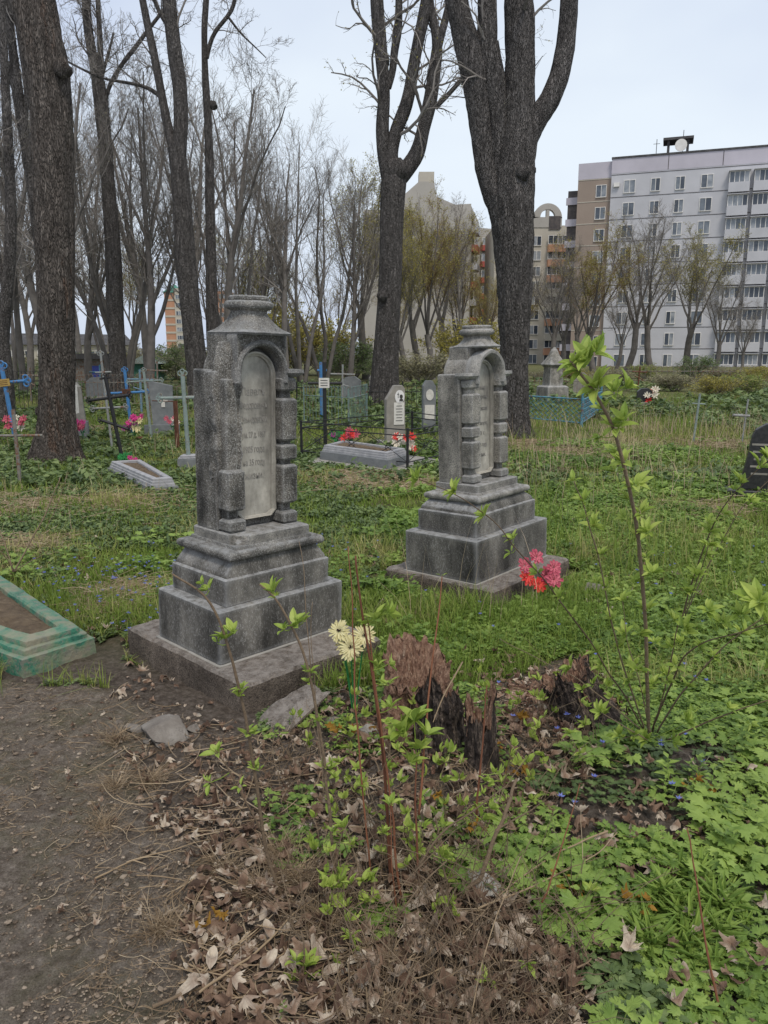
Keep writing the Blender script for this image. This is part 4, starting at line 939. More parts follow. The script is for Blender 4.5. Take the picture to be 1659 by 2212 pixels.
# long low house on the left
pA = P(-60, 740, 95); pB = P(285, 745, 105); F7 = Facade(pA, pB); t = thing('long_house', 'long low beige building with a grey roof beyond the cemetery on the left', 'building', (pA[0], pA[1], 0))
zr = F7.sz(100, 745)[1]; b = MB(); F7.box(b, 0, F7.L, -2, zr, -9, 0); b.build('wall', W_beige, t)
b = MB(); b.poly([(.5, zr + .02), (-9.5, zr + .02), (-4.5, zr + 1.5)], -.3, F7.L + .3, lambda o, z, s: F7.w(s, z, o)); b.build('roof', W_roof, t)
for k_ in range(9): window(F7, t, 1.5 + k_ * F7.L / 9, zr - 1.3, 1.3, 1.2, 2)
recenter(t)
# shed and green hut
pA = P(150, 790, 42); pB = P(228, 790, 42); F8 = Facade(pA, pB); t = thing('shed', 'dark low shed with flat black roof and blue door behind the obelisk', 'shed', (pA[0], pA[1], 0))
zr = F8.sz(190, 776)[1]; b = MB(); F8.box(b, 0, F8.L, -.5, zr, -2.4, 0); b.build('wall', M['rustpipe'], t); b = MB(); F8.box(b, -.25, F8.L + .2, zr + .01, zr + .3, -2.7, .3); b.build('roof', W_roof, t)
b = MB(); F8.box(b, F8.L * .55, F8.L * .85, -.3, zr - .35, .01, .06); b.build('door', M['navy'], t); recenter(t)
pA = P(286, 790, 48); pB = P(338, 790, 48); F9 = Facade(pA, pB); t = thing('hut', 'small green wooden hut with a gable roof among the trees on the left', 'hut', (pA[0], pA[1], 0))
zr = F9.sz(310, 786)[1]; b = MB(); F9.box(b, 0, F9.L, -.5, zr, -2, 0); b.build('wall', M['hutgreen'], t)
b = MB(); zp = F9.sz(310, 768)[1]; b.poly([(-.25, zr + .01), (F9.L + .25, zr + .01), (F9.L / 2, zp)], .35, -2.3, lambda s, z, o: F9.w(s, z, o)); b.build('roof', M['pipegreen'], t)
b = MB(); F9.box(b, F9.L * .35, F9.L * .65, -.3, zr - .2, .01, .05); b.build('door', M['rust'], t); recenter(t)
# distant weathered monument and a few far headstones
Y = 27.0; p = P(1195, 800, Y); p[2] = float(hgt(p[0], p[1])); H = hz(1195, 748, Y)
t = thing('stone_column', 'distant weathered light stone pillar monument right of the big right-hand trunk', 'monument', p, .3)
loft(MB(), [(0, 0, .42, .42, -.1, 0), (0, 0, .40, .40, .5, 0), (0, 0, .33, .33, .55, 0)], m=6, zsub=.1).build('pedestal', M['stone2'], t)
loft(MB(), [(0, 0, .26, .26, .551, 0), (0, 0, .24, .24, H - .7, 0), (0, 0, .33, .33, H - .6, 0), (0, 0, .2, .2, H - .35, .5), (0, 0, .12, .12, H - .12, 1), (0, 0, .02, .02, H, 1)], m=6, zsub=.08, disp=.02, sc=6).build('shaft', M['stone2'], t)
rg = np.random.default_rng(9)
farst = [(758, 25, .9, 'slate', 'small grey headstone behind the teal picket panel'), (815, 27, 1.0, 'concrete', 'pale low headstone at the foot of the thick centre trunk, left side'), 
          (120, 30, 1.1, 'slate', 'grey headstone half hidden by the thick left trunk'), (205, 27, .8, 'slate', 'low grey headstone in front of the dark shed'),
          (1395, 24, .55, 'blackstone', 'tiny black headstone in the tall grass below the apartment block'), (1255, 32, .9, 'concrete', 'low pale headstone beyond the turquoise fence')]
for (u, Y, h, mm, lb) in farst:
    p = P(u, 800, Y); p[2] = float(hgt(p[0], p[1])); w = .22 + .12 * rg.random()
    headstone(lb, 'headstone', p, [(-w, -.1), (w, -.1), (w, h * .85), (w * .4, h), (-w * .5, h * .97), (-w, h * .8)], .12, M[mm], float(rg.uniform(-.4, .4)), (w + .1, .14, .12, M['concrete']))
farcr = [(62, 26, 1.15, 'rustpipe', 'small grey cross left of the thick left trunk, far back'), (214, 28, 1.2, 'turq', 'turquoise cross in front of the shed corner'),
         (300, 21, 1.2, 'paleblue', 'small pale blue cross right of the rust-plated blue cross'), (338, 26, 1.35, 'rustpipe', 'thin grey cross above the slate-grey headstone'), (738, 23, 1.3, 'pipe', 'thin silver cross right of the black cross, behind the teal fence'),
         (1380, 33, 1.1, 'rust', 'rusty cross in the weeds in front of the white block')]
for (u, Y, h, mm, lb) in farcr:
    p = P(u, 800, Y); p[2] = float(hgt(p[0], p[1]))
    cross('grave_cross', lb, p, p[2] + h, [(h * .78, .36, .36, 0, .05), (h * .55, .2, .2, .3, .04)], .06, M[mm], rz=float(rg.uniform(-.3, .3)), lean=(float(rg.uniform(-.05, .05)), 0), tre=False)

# ------------------------------------------------------------------ artificial flowers
def bloom(mb, c, n_, r, nrm_, layers, rg, cup=.35, wid=.34, tipr=None):
    c = np.array(c); nz_ = nrm(np.array(nrm_, float)); a = nrm(np.cross(nz_, [0.1, .9, .3])); b_ = np.cross(nz_, a)
    for l in range(layers):
        rl = r * (1 - .24 * l); el = cup + .32 * l
        for q in range(n_ - 2 * l):
            t_ = 2 * np.pi * (q + .5 * l) / (n_ - 2 * l) + rg.normal(0, .08); d = a * math.cos(t_) + b_ * math.sin(t_); sd = nrm(np.cross(nz_, d)); L_ = rl * rg.uniform(.85, 1.1)
            e1 = d * math.cos(el) + nz_ * math.sin(el); e2 = d * math.cos(el * .3) + nz_ * math.sin(el * .3)
            p0 = c + d * r * .08; p1 = p0 + e1 * L_ * .5; p2 = p1 + e2 * L_ * .35; p3 = p2 + e2 * L_ * .15
            w = L_ * wid; up = nz_ * w * .25
            V = [p0 - sd * w * .2, p0 + sd * w * .2, p1 - sd * w * .5 + up, p1, p1 + sd * w * .5 + up, p2 - sd * w * .42 + up, p2, p2 + sd * w * .42 + up, p3]
            mb.add(V, [[0, 1, 3, 2], [1, 4, 4, 3]][:1] + [[2, 3, 6, 5], [3, 4, 7, 6]], [[1, 4, 3], [5, 6, 8], [6, 7, 8]], r=float(np.clip(.5 + .18 * l + rg.normal(0, .12), 0, 1)))
def bouquet(label, p, blooms, col, r, leaf=None, stems=True, centre=None, n_=12, layers=3, cat='flowers', name='artificial_flowers', wid=.34, cup=.35, seed=0, normal=None):
    rg = np.random.default_rng(seed + 100); t = thing(name, label, cat, p)
    for q, bl in enumerate(blooms):
        c = np.array(bl[:3]); m = M[bl[3]] if len(bl) > 3 else M[col]; b = MB(); nn = np.array([rg.normal(0, .4), -1.0, .55]) if normal is None else np.array(normal) + rg.normal(0, .25, 3)
        bloom(b, c, n_, r * rg.uniform(.9, 1.1), nn, layers, rg, cup=cup, wid=wid); o = b.build('blossom', m, t)
        if centre:
            b = MB(); nn = nrm(nn)
            for k_ in range(14):
                d = nrm(nn + rg.normal(0, .75, 3)); b.bar(c + nn * r * .05, c + nn * r * .05 + d * r * .24, r * .05, 3)
            b.build('centre', M[centre], o)
    if stems:
        b = MB()
        for bl in blooms: b.tubes(np.array([[bl[:3], np.array(bl[:3]) * .5 + np.array([0, .01, 0]), [0, 0, -.04]]], float), np.full((1, 3), .003), 4)
        b.build('stem', M['f_green'], t)
    if leaf:
        b = MB()
        for k_ in range(leaf):
            a = rg.uniform(0, 6.28); d = np.array([math.cos(a), math.sin(a), rg.uniform(-.1, .6)]); s = np.array([-d[1], d[0], 0]); o = np.array([0, 0, .04]); L_ = r * rg.uniform(.9, 1.6)
            b.add([o, o + d * L_ * .5 + s * L_ * .2, o + d * L_, o + d * L_ * .5 - s * L_ * .2], [[0, 1, 2, 3]], r=float(rg.random()))
        b.build('leaves', M['f_green'], t)
    return t
def wp(u, v, Y, p): return list(P(u, v, Y) - p)
# cream daisies at the near monument's plinth
Y = 3.12; p = P(765, 1455, Y); p[2] = float(hgt(p[0], p[1]))
bouquet('four cream artificial daisies with dark centres leaning at the corner of the near monument', p, [wp(733, 1363, Y, p), wp(787, 1372, Y - .02, p), wp(757, 1398, Y - .05, p), wp(741, 1388, Y + .03, p)], 'f_cream', .052, None, True, 'f_dark', 22, 2, wid=.2, cup=.12, normal=(.0, -1, .35))
# pink wreath at the pale monument
Y = 4.72; p = P(1170, 1260, Y); p[2] = float(hgt(p[0], p[1]))
bouquet('bunch of pink and red artificial dahlias on the plinth corner of the paler monument', p, [wp(1158, 1203, Y, p), wp(1133, 1222, Y, p), wp(1137, 1247, Y - .02, p) + ['f_red'], wp(1163, 1262, Y - .02, p) + ['f_red'], wp(1196, 1226, Y, p), wp(1196, 1252, Y - .03, p), wp(1180, 1243, Y + .02, p)][:7], 'f_pink', .056, 12, False, None, 11, 4, seed=3, cup=.25, wid=.42)
def simple(label, u, v, Y, cols, n, r, sp, seed, leaf=14):
    rg = np.random.default_rng(seed); p = P(u, v, Y); p[2] = max(p[2] - sp, float(hgt(p[0], p[1]))); bl = []
    for q in range(n): a = rg.uniform(0, 6.28); rr = sp * math.sqrt(rg.random()); bl.append([rr * math.cos(a), rr * math.sin(a) * .4 - .03, .06 + sp * rg.uniform(.2, 1.5), cols[q % len(cols)]])
    return bouquet(label, p, bl, cols[0], r, leaf, True, None, 8, 2, seed=seed, cup=.5)
simple('red artificial flowers with green leaves standing in the striped border of the fenced plot', 757, 945, 12.2, ['f_red', 'f_pink'], 8, .075, .10, 1)
simple('green plastic foliage with a purple bloom left of the red flowers', 729, 948, 12.4, ['f_green', 'f_green', 'f_purple'], 8, .06, .09, 2)
simple('red and white artificial flowers at the foot of the headstone with the oval portrait', 874, 962, 11.9, ['f_red', 'f_white', 'f_red', 'f_white', 'f_white'], 12, .07, .17, 4)
simple('magenta flowers planted in the small tub border', 292, 1005, 10.9, ['f_magenta'], 6, .045, .07, 5)
simple('green leafy plant at the head end of the small tub border', 272, 1008, 11.0, ['f_green'], 8, .055, .09, 6, 22)
simple('pink and white flower bunch at the far left by the blue cross', 36, 918, 12.6, ['f_pink', 'f_white', 'f_pink'], 10, .07, .15, 7)
simple('bright pink flowers at the base of the slim obelisk', 178, 924, 13.6, ['f_magenta', 'f_pink'], 8, .07, .12, 8)
simple('purple and yellow flower bunch behind the leaning black cross', 290, 918, 14.0, ['f_purple', 'f_magenta', 'f_cream'], 12, .075, .17, 9)
simple('small pink flowers by the rusty post', 373, 914, 14.5, ['f_pink', 'f_white'], 7, .06, .12, 10)
simple('white and red flowers lying in the weeds beyond the turquoise fence', 1405, 862, 24, ['f_white', 'f_red', 'f_white'], 10, .13, .3, 11)
Y = 13.9; p = P(304, 940, Y); p[2] = float(hgt(p[0], p[1])) ; 
t = thing('flower_pot', 'small terracotta pot under the purple and yellow flowers', 'flower pot', p); loft(MB(), [(0, 0, .05, .05, 0, 1), (0, 0, .075, .075, .12, 1), (0, 0, .085, .085, .125, 1), (0, 0, .085, .085, .15, 1)], m=5).build('pot', M['rust'], t)
# green-painted border at the lower left
o6 = [G(-330, 1330)[:2], G(52, 1463)[:2], G(207, 1412)[:2], G(-40, 1240)[:2]]
border('worn turquoise-green painted concrete grave border filled with dry mulch at the left edge', o6, .10, 2, M['green'], M['green'], inner=.1)
# fallen slab, rocks
def rock(label, u, v, Y, s, rot, m, seed, name='rock', flat=1.0):
    p = P(u, v, Y); p[2] = float(hgt(p[0], p[1])); bm = bmesh.new(); bmesh.ops.create_icosphere(bm, subdivisions=5, radius=1)
    V = np.array([x.co for x in bm.verts]); D = 1 + .30 * fbm(V, 1.3, seed, 2) + .12 * fbm(V, 4, seed + 3, 3); V = V * D[:, None]
    for k_ in range(9):        # cleave a few faces
        rr = np.random.default_rng(seed * 10 + k_).normal(0, 1, 3); rr /= np.linalg.norm(rr); d = V @ rr; lim = .62; V = V - np.outer(np.clip(d - lim, 0, None) * .9, rr)
    V = V + .02 * np.stack([fbm(V, 9, seed + k_, 3) for k_ in range(3)], 1); V = V * np.array(s)
    for x, c in zip(bm.verts, V): x.co = c
    me = bpy.data.meshes.new(name); bm.to_mesh(me); bm.free(); me.materials.append(m); me.polygons.foreach_set('use_smooth', np.ones(len(me.polygons), bool)); me.set_sharp_from_angle(angle=R(28))
    o = bpy.data.objects.new(name, me); COL.objects.link(o); o.location = p; o.location.z += s[2] * flat; o.rotation_euler = rot; return tag(o, label, 'rock')
rock('light brown split rock in front of the near monument\'s plinth, left of its corner', 358, 1556, 3.0, (.125, .09, .055), (.2, .1, .4), M['rock'], 3, flat=.6)
rock('flat tilted grey stone slab leaning under the near monument\'s right plinth side', 620, 1508, 3.08, (.21, .11, .03), (.10, -.42, .62), M['slab'], 5, name='fallen_slab', flat=1.0)
rock('chalky round-edged stone among dead leaves at the bottom centre', 1042, 1990, 1.98, (.075, .06, .04), (.3, .1, .2), M['rockwhite'], 8, flat=.7)
for q, (u, v, s_, lb) in enumerate(((292, 1512, .05, 'small broken lump of grey rubble at the foot of the near plinth, leftmost piece'), (420, 1585, .045, 'small brown rubble piece right of the split rock'), (318, 1590, .035, 'small stone half sunk in soil just below the split rock'), (720, 1540, .05, 'grey rubble lump between the tilted slab and the stump'))):
    rock(lb, u, v, 3.05 - .1 * (q == 2), (s_, s_ * .7, s_ * .55), (.2 * q, .3, q * 1.3), M['rock'], 20 + q, flat=.35)
rock('grey stone in the grass to the right of the pink dahlias', 1285, 1225, 4.9, (.11, .08, .06), (0, .1, .5), M['rock'], 11, flat=.5)
rock('small pale stone among leaves below the cream daisies', 800, 1560, 2.9, (.05, .04, .03), (0, .3, .5), M['rockwhite'], 13, flat=.5)
# ------------------------------------------------------------------ rotten stumps
def stump(label, u, v, Y, rx, h, seed, m, mt, lean=0, segs=None, ry=None, crumb=.4, tilt=(0, 0)):
    p = P(u, v, Y); p[2] = float(hgt(p[0], p[1])) - .02; t = thing('tree_stump', label, 'stump', p); t.rotation_euler = (0, lean, seed)
    ry = ry or rx * .8
    n, k_ = 110, 60; th = np.linspace(0, 2 * np.pi, n, endpoint=False); A = []
    top = h * (1 + .45 * vn(v3(np.cos(th) * 1.6, np.sin(th) * 1.6, 0), 1, seed) + .12 * vn(v3(np.cos(th) * 9, np.sin(th) * 9, 0), 1, seed + 1) + tilt[0] * np.cos(th - tilt[1]))
    for q in range(k_ + 1):
        f = q / k_; fl = 1 + .38 * (1 - f) ** 2.2
        gro = 1 + .10 * vn(v3(th * 0 + np.cos(th) * 4, np.sin(th) * 4, f * .6), 1, seed + 2) + .07 * vn(v3(np.cos(th) * 13, np.sin(th) * 13, f * 1.2), 1, seed + 3) + .045 * vn(v3(np.cos(th) * 30, np.sin(th) * 30, f * 5), 1, seed + 4)
        A.append(np.stack([np.cos(th) * rx * fl * gro, np.sin(th) * ry * fl * gro, top * f], 1))
    V = np.array(A); nn_ = nrm(V * np.array([1, 1, 0])); lump = fbm(V, 16, seed + 20, 4)[..., None] * .030 * crumb + np.abs(fbm(V, 42, seed + 21, 3))[..., None] * .022 * crumb; V = V + nn_ * lump; V[..., 2] += fbm(V, 30, seed + 22, 2) * .02 * crumb
    i = np.arange(k_)[:, None] * n + np.arange(n)[None]; j = np.arange(k_)[:, None] * n + (np.arange(n)[None] + 1) % n
    MB().add(V.reshape(-1, 3), np.stack([i, j, j + n, i + n], -1).reshape(-1, 4)).build('bark', m, t, smooth=True)
    # broken fibrous top: splinters and crumbling core
    b = MB(); C = []; kk = 14
    for q in range(kk + 1):
        f = 1 - q / kk; ring = V[-1] * np.array([f, f, 1]); ring = ring.copy(); ring[:, 2] = ring[:, 2] * f + h * .55 * (1 - f); ring[:, 2] += .12 * h * fbm(ring, 30, seed + 9, 3) + .10 * h * fbm(ring, 90, seed + 12, 2); C.append(ring)
    C = np.array(C); i = np.arange(kk)[:, None] * n + np.arange(n)[None]; j = np.arange(kk)[:, None] * n + (np.arange(n)[None] + 1) % n
    b.add(C.reshape(-1, 3), np.stack([j, i, i + n, j + n], -1).reshape(-1, 4)); b.build('rotten_core', mt, t)
    rg = np.random.default_rng(seed); b = MB()
    for q in range(60):
        a = rg.uniform(0, 6.28); rr_ = rg.uniform(.6, 1.02); x, y = math.cos(a) * rx * rr_, math.sin(a) * ry * rr_; zt_ = np.interp(a, th, top) * rg.uniform(.62, .98); L_ = rg.uniform(.15, .4) * h * .5
        d = np.array([rg.normal(0, .12), rg.normal(0, .12), 1]); w = rg.uniform(.0025, .007); c = np.array([x, y, zt_])
        b.tubes(np.array([[c - d * L_ * .6, c, c + d * L_ * .5]]), np.array([[w, w * .8, w * .15]]), 4, r=float(rg.random()))
    b.build('splinters', mt, t)['kind'] = 'stuff'; return t
stump('broad rotten stump crumbling reddish brown, its ragged mass right of the cream daisies', 905, 1492, 2.98, .150, .235, 4, M['wood'], M['wood'], ry=.11, crumb=1.5, tilt=(.42, 4.4))
stump('dark charred jagged stump stub, middle one of the rotten stumps', 958, 1568, 2.74, .085, .23, 7, M['woodblack'], M['wood'], lean=-.12, crumb=.8, tilt=(.35, 3.5))
stump('upright split stump column with ribbed bark, frontmost of the rotten stumps', 1040, 1622, 2.60, .052, .26, 9, M['woodblack'], M['wood'], lean=.03)
stump('black hollow rotten log end under the tall leafy shrub', 1268, 1520, 2.98, .105, .22, 12, M['woodblack'], M['wood'], lean=-.42, crumb=1.1, tilt=(.3, 1))
stump('orange-brown crumbling wood remnant at the right edge', 1640, 1590, 2.75, .10, .05, 15, M['wood'], M['wood'])

# ------------------------------------------------------------------ trees
def grow(pts, rad, per, t0, t1, lr, ang, trop, k, rg, rr=.6, rmin=.004, wig=.12, lmin=0, lfall=.45, absL=None):
    """vectorised side shoots of a batch of polylines"""
    n, kk, _ = pts.shape; m = n * per
    idx = np.repeat(np.arange(n), per); t = rg.uniform(t0, t1, m) if per < 4 else (t0 + (t1 - t0) * ((np.tile(np.arange(per), n) + rg.random(m)) / per))
    f = t * (kk - 1); i = np.minimum(f.astype(int), kk - 2); f = f - i
    p = pts[idx, i] * (1 - f)[:, None] + pts[idx, i + 1] * f[:, None]; r0 = rad[idx, i] * (1 - f) + rad[idx, i + 1] * f
    tg = nrm(pts[idx, i + 1] - pts[idx, i]); L = np.linalg.norm(np.diff(pts, axis=1), axis=2).sum(1)[idx] if absL is None else np.full(m, absL)
    ln = L * lr * (1 - lfall * t) * rg.uniform(.6, 1.25, m)
    q = rg.normal(0, 1, (m, 3)); side = nrm(q - tg * (q * tg).sum(1, keepdims=True)); a = rg.uniform(ang[0], ang[1], m)[:, None]
    d = nrm(tg * np.cos(a) + side * np.sin(a))
    out = np.zeros((m, k, 3)); out[:, 0] = p; st = (ln / (k - 1))[:, None]
    for s in range(1, k):
        d = nrm(d + np.array([0, 0, trop]) / (k - 1) + rg.normal(0, wig, (m, 3))); out[:, s] = out[:, s - 1] + d * st
    ra = np.maximum(np.minimum(r0 * rr, ln * .02 + rmin), rmin)[:, None] * np.linspace(1, .35, k)[None]
    return out, np.maximum(ra, rmin * .6)
def buds(mb, tw, rg, size, n=1, spread=.03):
    """tiny opening leaves at twig ends"""
    for q in range(n):
        f = rg.uniform(.4, 1, len(tw)); k = tw.shape[1]; i = np.minimum((f * (k - 1)).astype(int), k - 2); g = (f * (k - 1) - i)[:, None]
        c = tw[np.arange(len(tw)), i] * (1 - g) + tw[np.arange(len(tw)), i + 1] * g + rg.normal(0, spread, (len(tw), 3))
        a = nrm(rg.normal(0, 1, c.shape)) * size; b = nrm(rg.normal(0, 1, c.shape)) * size * .6
        V = np.stack([c - a, c - b, c + a, c + b], 1); i4 = np.arange(len(c))[:, None] * 4 + np.arange(4)
        mb.add(V.reshape(-1, 3), i4, r=np.repeat(rg.random(len(c)), 4))
def resample(pts, rad, step):
    pts = np.array(pts, float); rad = np.array(rad, float); d = np.concatenate([[0], np.cumsum(np.linalg.norm(np.diff(pts, axis=0), axis=1))])
    n = max(4, int(d[-1] / step)); s = np.linspace(0, d[-1], n); q = np.stack([np.interp(s, d, pts[:, k]) for k in range(3)] + [np.interp(s, d, rad)], 1)
    w = max(1, int(.25 / step)) if step < .25 else 1                      # smooth the corners
    for _ in range(3):
        z = q.copy(); z[1:-1] = (q[:-2] + q[1:-1] * 2 + q[2:]) / 4; q = z
    return q[:, :3], q[:, 3]
def bigtree(label, Y, stems, mb_, seed, twig, flare=1.5, leaf=None, lv=(7, 7, 6), name='bare_tree', ln=1.6, knots=(), dirs=None, sides=18, tlen=1.0, foot=None, budn=1, budsz=.02, nearlimb=.12):
    """stems: first is the trunk; points (u, v, width[, depth offset]) read off the photograph and set at real depth Y"""
    rg = np.random.default_rng(seed); u0, v0, w0 = stems[0][0][:3]
    base = P(u0, v0, Y); base[2] = float(hgt(base[0], Y)); t = thing(name, label, 'tree', base); trunk = MB(); limbs = []; T = MB()
    for si, s in enumerate(stems):
        pts = [P(q[0], q[1], Y + (q[3] if len(q) > 3 else 0)) for q in s]; rad = [q[2] / 2 * mpp(Y) for q in s]
        if si == 0:
            pts[0][2] = base[2] - .1; rad[0] *= 1.0
        step = max(.05, min(.22, Y * .007)) if sides < 30 else .05; q, r = resample(pts, rad, step); q = q - base
        if si == 0:
            hh = q[:, 2]; r = r * (1 + (flare - 1) * np.exp(-np.clip(hh, 0, 9) / .28))
        sd = seed * 13 + si
        def wob(V, sd=sd):
            z = V * np.array([1, 1, .25]); return .07 * fbm(z, 1.6 / max(.25, np.median(r) * 3), sd, 2) + .045 * fbm(z, 9, sd + 3, 2) + (.075 * np.abs(vn(V * np.array([1, 1, .16]) + .03 * vn(V, 5, 2)[..., None], 15, sd + 8)) + .03 * vn(V * np.array([1, 1, .22]), 38, sd + 9) if sides > 30 else 0) + (.24 * vn(V * np.array([1, 1, .3]), 3.6, sd + 5) * np.exp(-np.clip(V[..., 2], 0, 9) / .3) if si == 0 else 0)
        T.tubes(q[None], r[None], (sides if r.mean() > .05 else 8), wob=wob, cap=False); limbs.append((q, r))
    for (u, v, rr_, dy) in knots:
        c = P(u, v, Y + dy) - base; n = 12; th = np.linspace(0, np.pi * 2, n + 1)[:-1]; ph = np.linspace(-1.5, 1.5, 8)
        V = np.array([[math.cos(a) * math.cos(b), math.sin(a) * math.cos(b), math.sin(b)] for b in ph for a in th]); V = V * (1 + .35 * vn(V, 2.2, 5)[:, None]) * rr_ * mpp(Y) + c
        i = np.arange(7)[:, None] * n + np.arange(n)[None]; j = np.arange(7)[:, None] * n + (np.arange(n)[None] + 1) % n
        T.add(V, np.stack([i, j, j + n, i + n], -1).reshape(-1, 4))
    T.build('trunk', mb_, t, smooth=True)
    # crown: side shoots from the limbs above man height
    C = MB(); F = MB()
    for q, r in limbs[0 if len(limbs) == 1 else 1:]:
        if len(q) < 6: continue
        k = 12; s = np.linspace(0, len(q) - 1, k).astype(int); bp, br = q[s][None], r[s][None]
        A, a = grow(bp, br, lv[0], .1, 1, ln, (.5, 1.2), .35, 7, rg, rr=.28, rmin=.006, wig=.22, lfall=.2, absL=1.0 * tlen)
        B, b = grow(A, a, lv[1], .15, 1, .55, (.4, 1.0), .15, 6, rg, rr=.6, rmin=.004, wig=.25)
        D, d = grow(B, b, lv[2], .2, 1, .5, (.3, .9), .05, 4, rg, rr=.7, rmin=.0028 * max(1, Y / 14), wig=.25)
        C.tubes(A, a, 5, r=rg.random(len(A))); C.tubes(B, b, 4, r=rg.random(len(B))); C.tubes(D, d, 3, r=rg.random(len(D)))
        if leaf: buds(F, D, rg, budsz, budn)
        else: buds(F, D[::3], rg, budsz * .6, 1)
    C.build('crown', M[twig], t)
    F.build('buds', M[leaf or 'budgrey'], t)['kind'] = 'stuff'
    return t
big = bigtree
# leftmost thick trunk
bigtree('thick straight trunk with furrowed rust-tinged bark, nearest tree on the left', 11.6,
        [[(122, 985, 74), (124, 960, 72), (124, 900, 69), (123, 800, 68), (122, 700, 69), (118, 500, 73), (113, 300, 76), (107, 200, 78), (98, 140, 82), (70, 0, 82), (42, -150, 80), (-10, -520, 60), (-60, -900, 40)],
         [(20, -300, 40), (80, -420, 30), (150, -560, 20), (170, -700, 14)]], M['bark_big'], 3, 'twig', flare=1.65, knots=[(133, 148, 17, -.2), (84, 890, 9, 0)], sides=110, lv=(10, 7, 6))
bigtree('slender dark twin-curved trunk left of the thick left trunk', 19,
        [[(112, 820, 26), (106, 740, 22), (95, 620, 21), (82, 500, 22), (62, 350, 22), (38, 200, 22), (27, 100, 17), (12, -50, 13), (0, -300, 9)],
         [(50, 280, 12), (60, 200, 11), (48, 120, 10), (35, 40, 9), (40, -100, 7)], [(40, 215, 12), (15, 150, 10), (2, 60, 9), (-20, -60, 8)]], M['bark'], 4, 'twig', sides=12, lv=(12, 8, 6))
bigtree('dark crooked trunk at the extreme left edge of the photo', 18,
        [[(8, 870, 34), (10, 790, 34), (2, 730, 30), (14, 640, 24), (22, 560, 24), (24, 450, 22), (20, 350, 20), (12, 200, 17), (4, 0, 14), (-5, -250, 9)],
         [(16, 640, 14), (-5, 560, 14), (-20, 480, 12)], [(20, 400, 12), (-2, 330, 10), (-30, 250, 9)]], M['bark'], 5, 'twig', sides=12, lv=(12, 8, 6))
bigtree('thin dark trunk between the left edge tree and the thick left trunk', 30,
        [[(50, 818, 15), (38, 700, 13), (28, 560, 12), (22, 450, 10), (12, 300, 8), (2, 100, 6)], [(30, 600, 6), (52, 450, 6), (60, 300, 5), (55, 150, 4)]], M['bark_far'], 6, 'twig', sides=8, lv=(14, 8, 6))
bigtree('tall dark tree with a broken stub and forked top above the leaning black cross', 27,
        [[(258, 850, 40), (255, 780, 36), (250, 700, 34), (247, 600, 33), (242, 500, 30), (234, 400, 27), (226, 300, 27), (218, 220, 28), (213, 175, 24)],
         [(213, 210, 22), (207, 150, 19), (195, 100, 18), (187, 30, 17), (184, -60, 16), (178, -300, 10)], [(214, 215, 16), (218, 140, 12), (216, 80, 10), (211, 0, 9), (212, -150, 7)],
         [(224, 235, 10), (232, 195, 8), (242, 172, 8), (268, 132, 8), (300, 93, 8), (321, 62, 7), (352, 25, 6), (390, -40, 5)], [(217, 180, 8), (226, 140, 7), (237, 110, 5), (245, 72, 4)]], M['bark'], 7, 'twig', sides=14, lv=(9, 8, 7))
bigtree('tall double-stemmed dark tree behind the left side of the near monument', 24,
        [[(432, 855, 46), (424, 780, 44), (415, 700, 42), (407, 620, 42), (400, 540, 42), (394, 440, 38), (388, 370, 36), (382, 320, 36)],
         [(384, 345, 22), (366, 290, 18), (350, 210, 16), (336, 135, 16), (322, 70, 15), (308, 0, 13), (285, -120, 10), (260, -300, 7)],
         [(388, 345, 26), (391, 260, 29), (389, 190, 29), (380, 133, 28), (372, 67, 27), (365, 0, 27), (352, -120, 24), (345, -350, 16)],
         [(352, 215, 9), (330, 192, 8), (300, 183, 7), (266, 177, 6), (222, 171, 5), (195, 158, 5), (150, 136, 4), (122, 118, 3)], [(392, 220, 9), (398, 195, 8), (399, 170, 7)],
         [(372, 70, 9), (345, 30, 8), (325, -20, 7), (300, -90, 6)]], M['bark'], 8, 'twig', sides=16, lv=(8, 8, 7))
bigtree('straight dark trunk with an upper forked branch just left of the near monument cap', 26,
        [[(466, 850, 30), (462, 760, 27), (458, 680, 26), (456, 560, 22), (454, 450, 20), (452, 350, 18), (449, 240, 15), (444, 190, 14), (442, 120, 12), (441, 60, 12), (447, -20, 11), (450, -200, 8)],
         [(446, 125, 10), (455, 85, 8), (470, 58, 8), (490, 40, 8), (506, 18, 8), (512, -40, 7), (515, -160, 5)], [(494, 38, 5), (508, 55, 4), (518, 75, 4), (540, 90, 3), (575, 125, 2)],
         [(512, -20, 6), (470, -60, 5), (430, -70, 4)]], M['bark'], 9, 'twig', sides=12, knots=[(460, 228, 8, 0)], lv=(8, 8, 7))
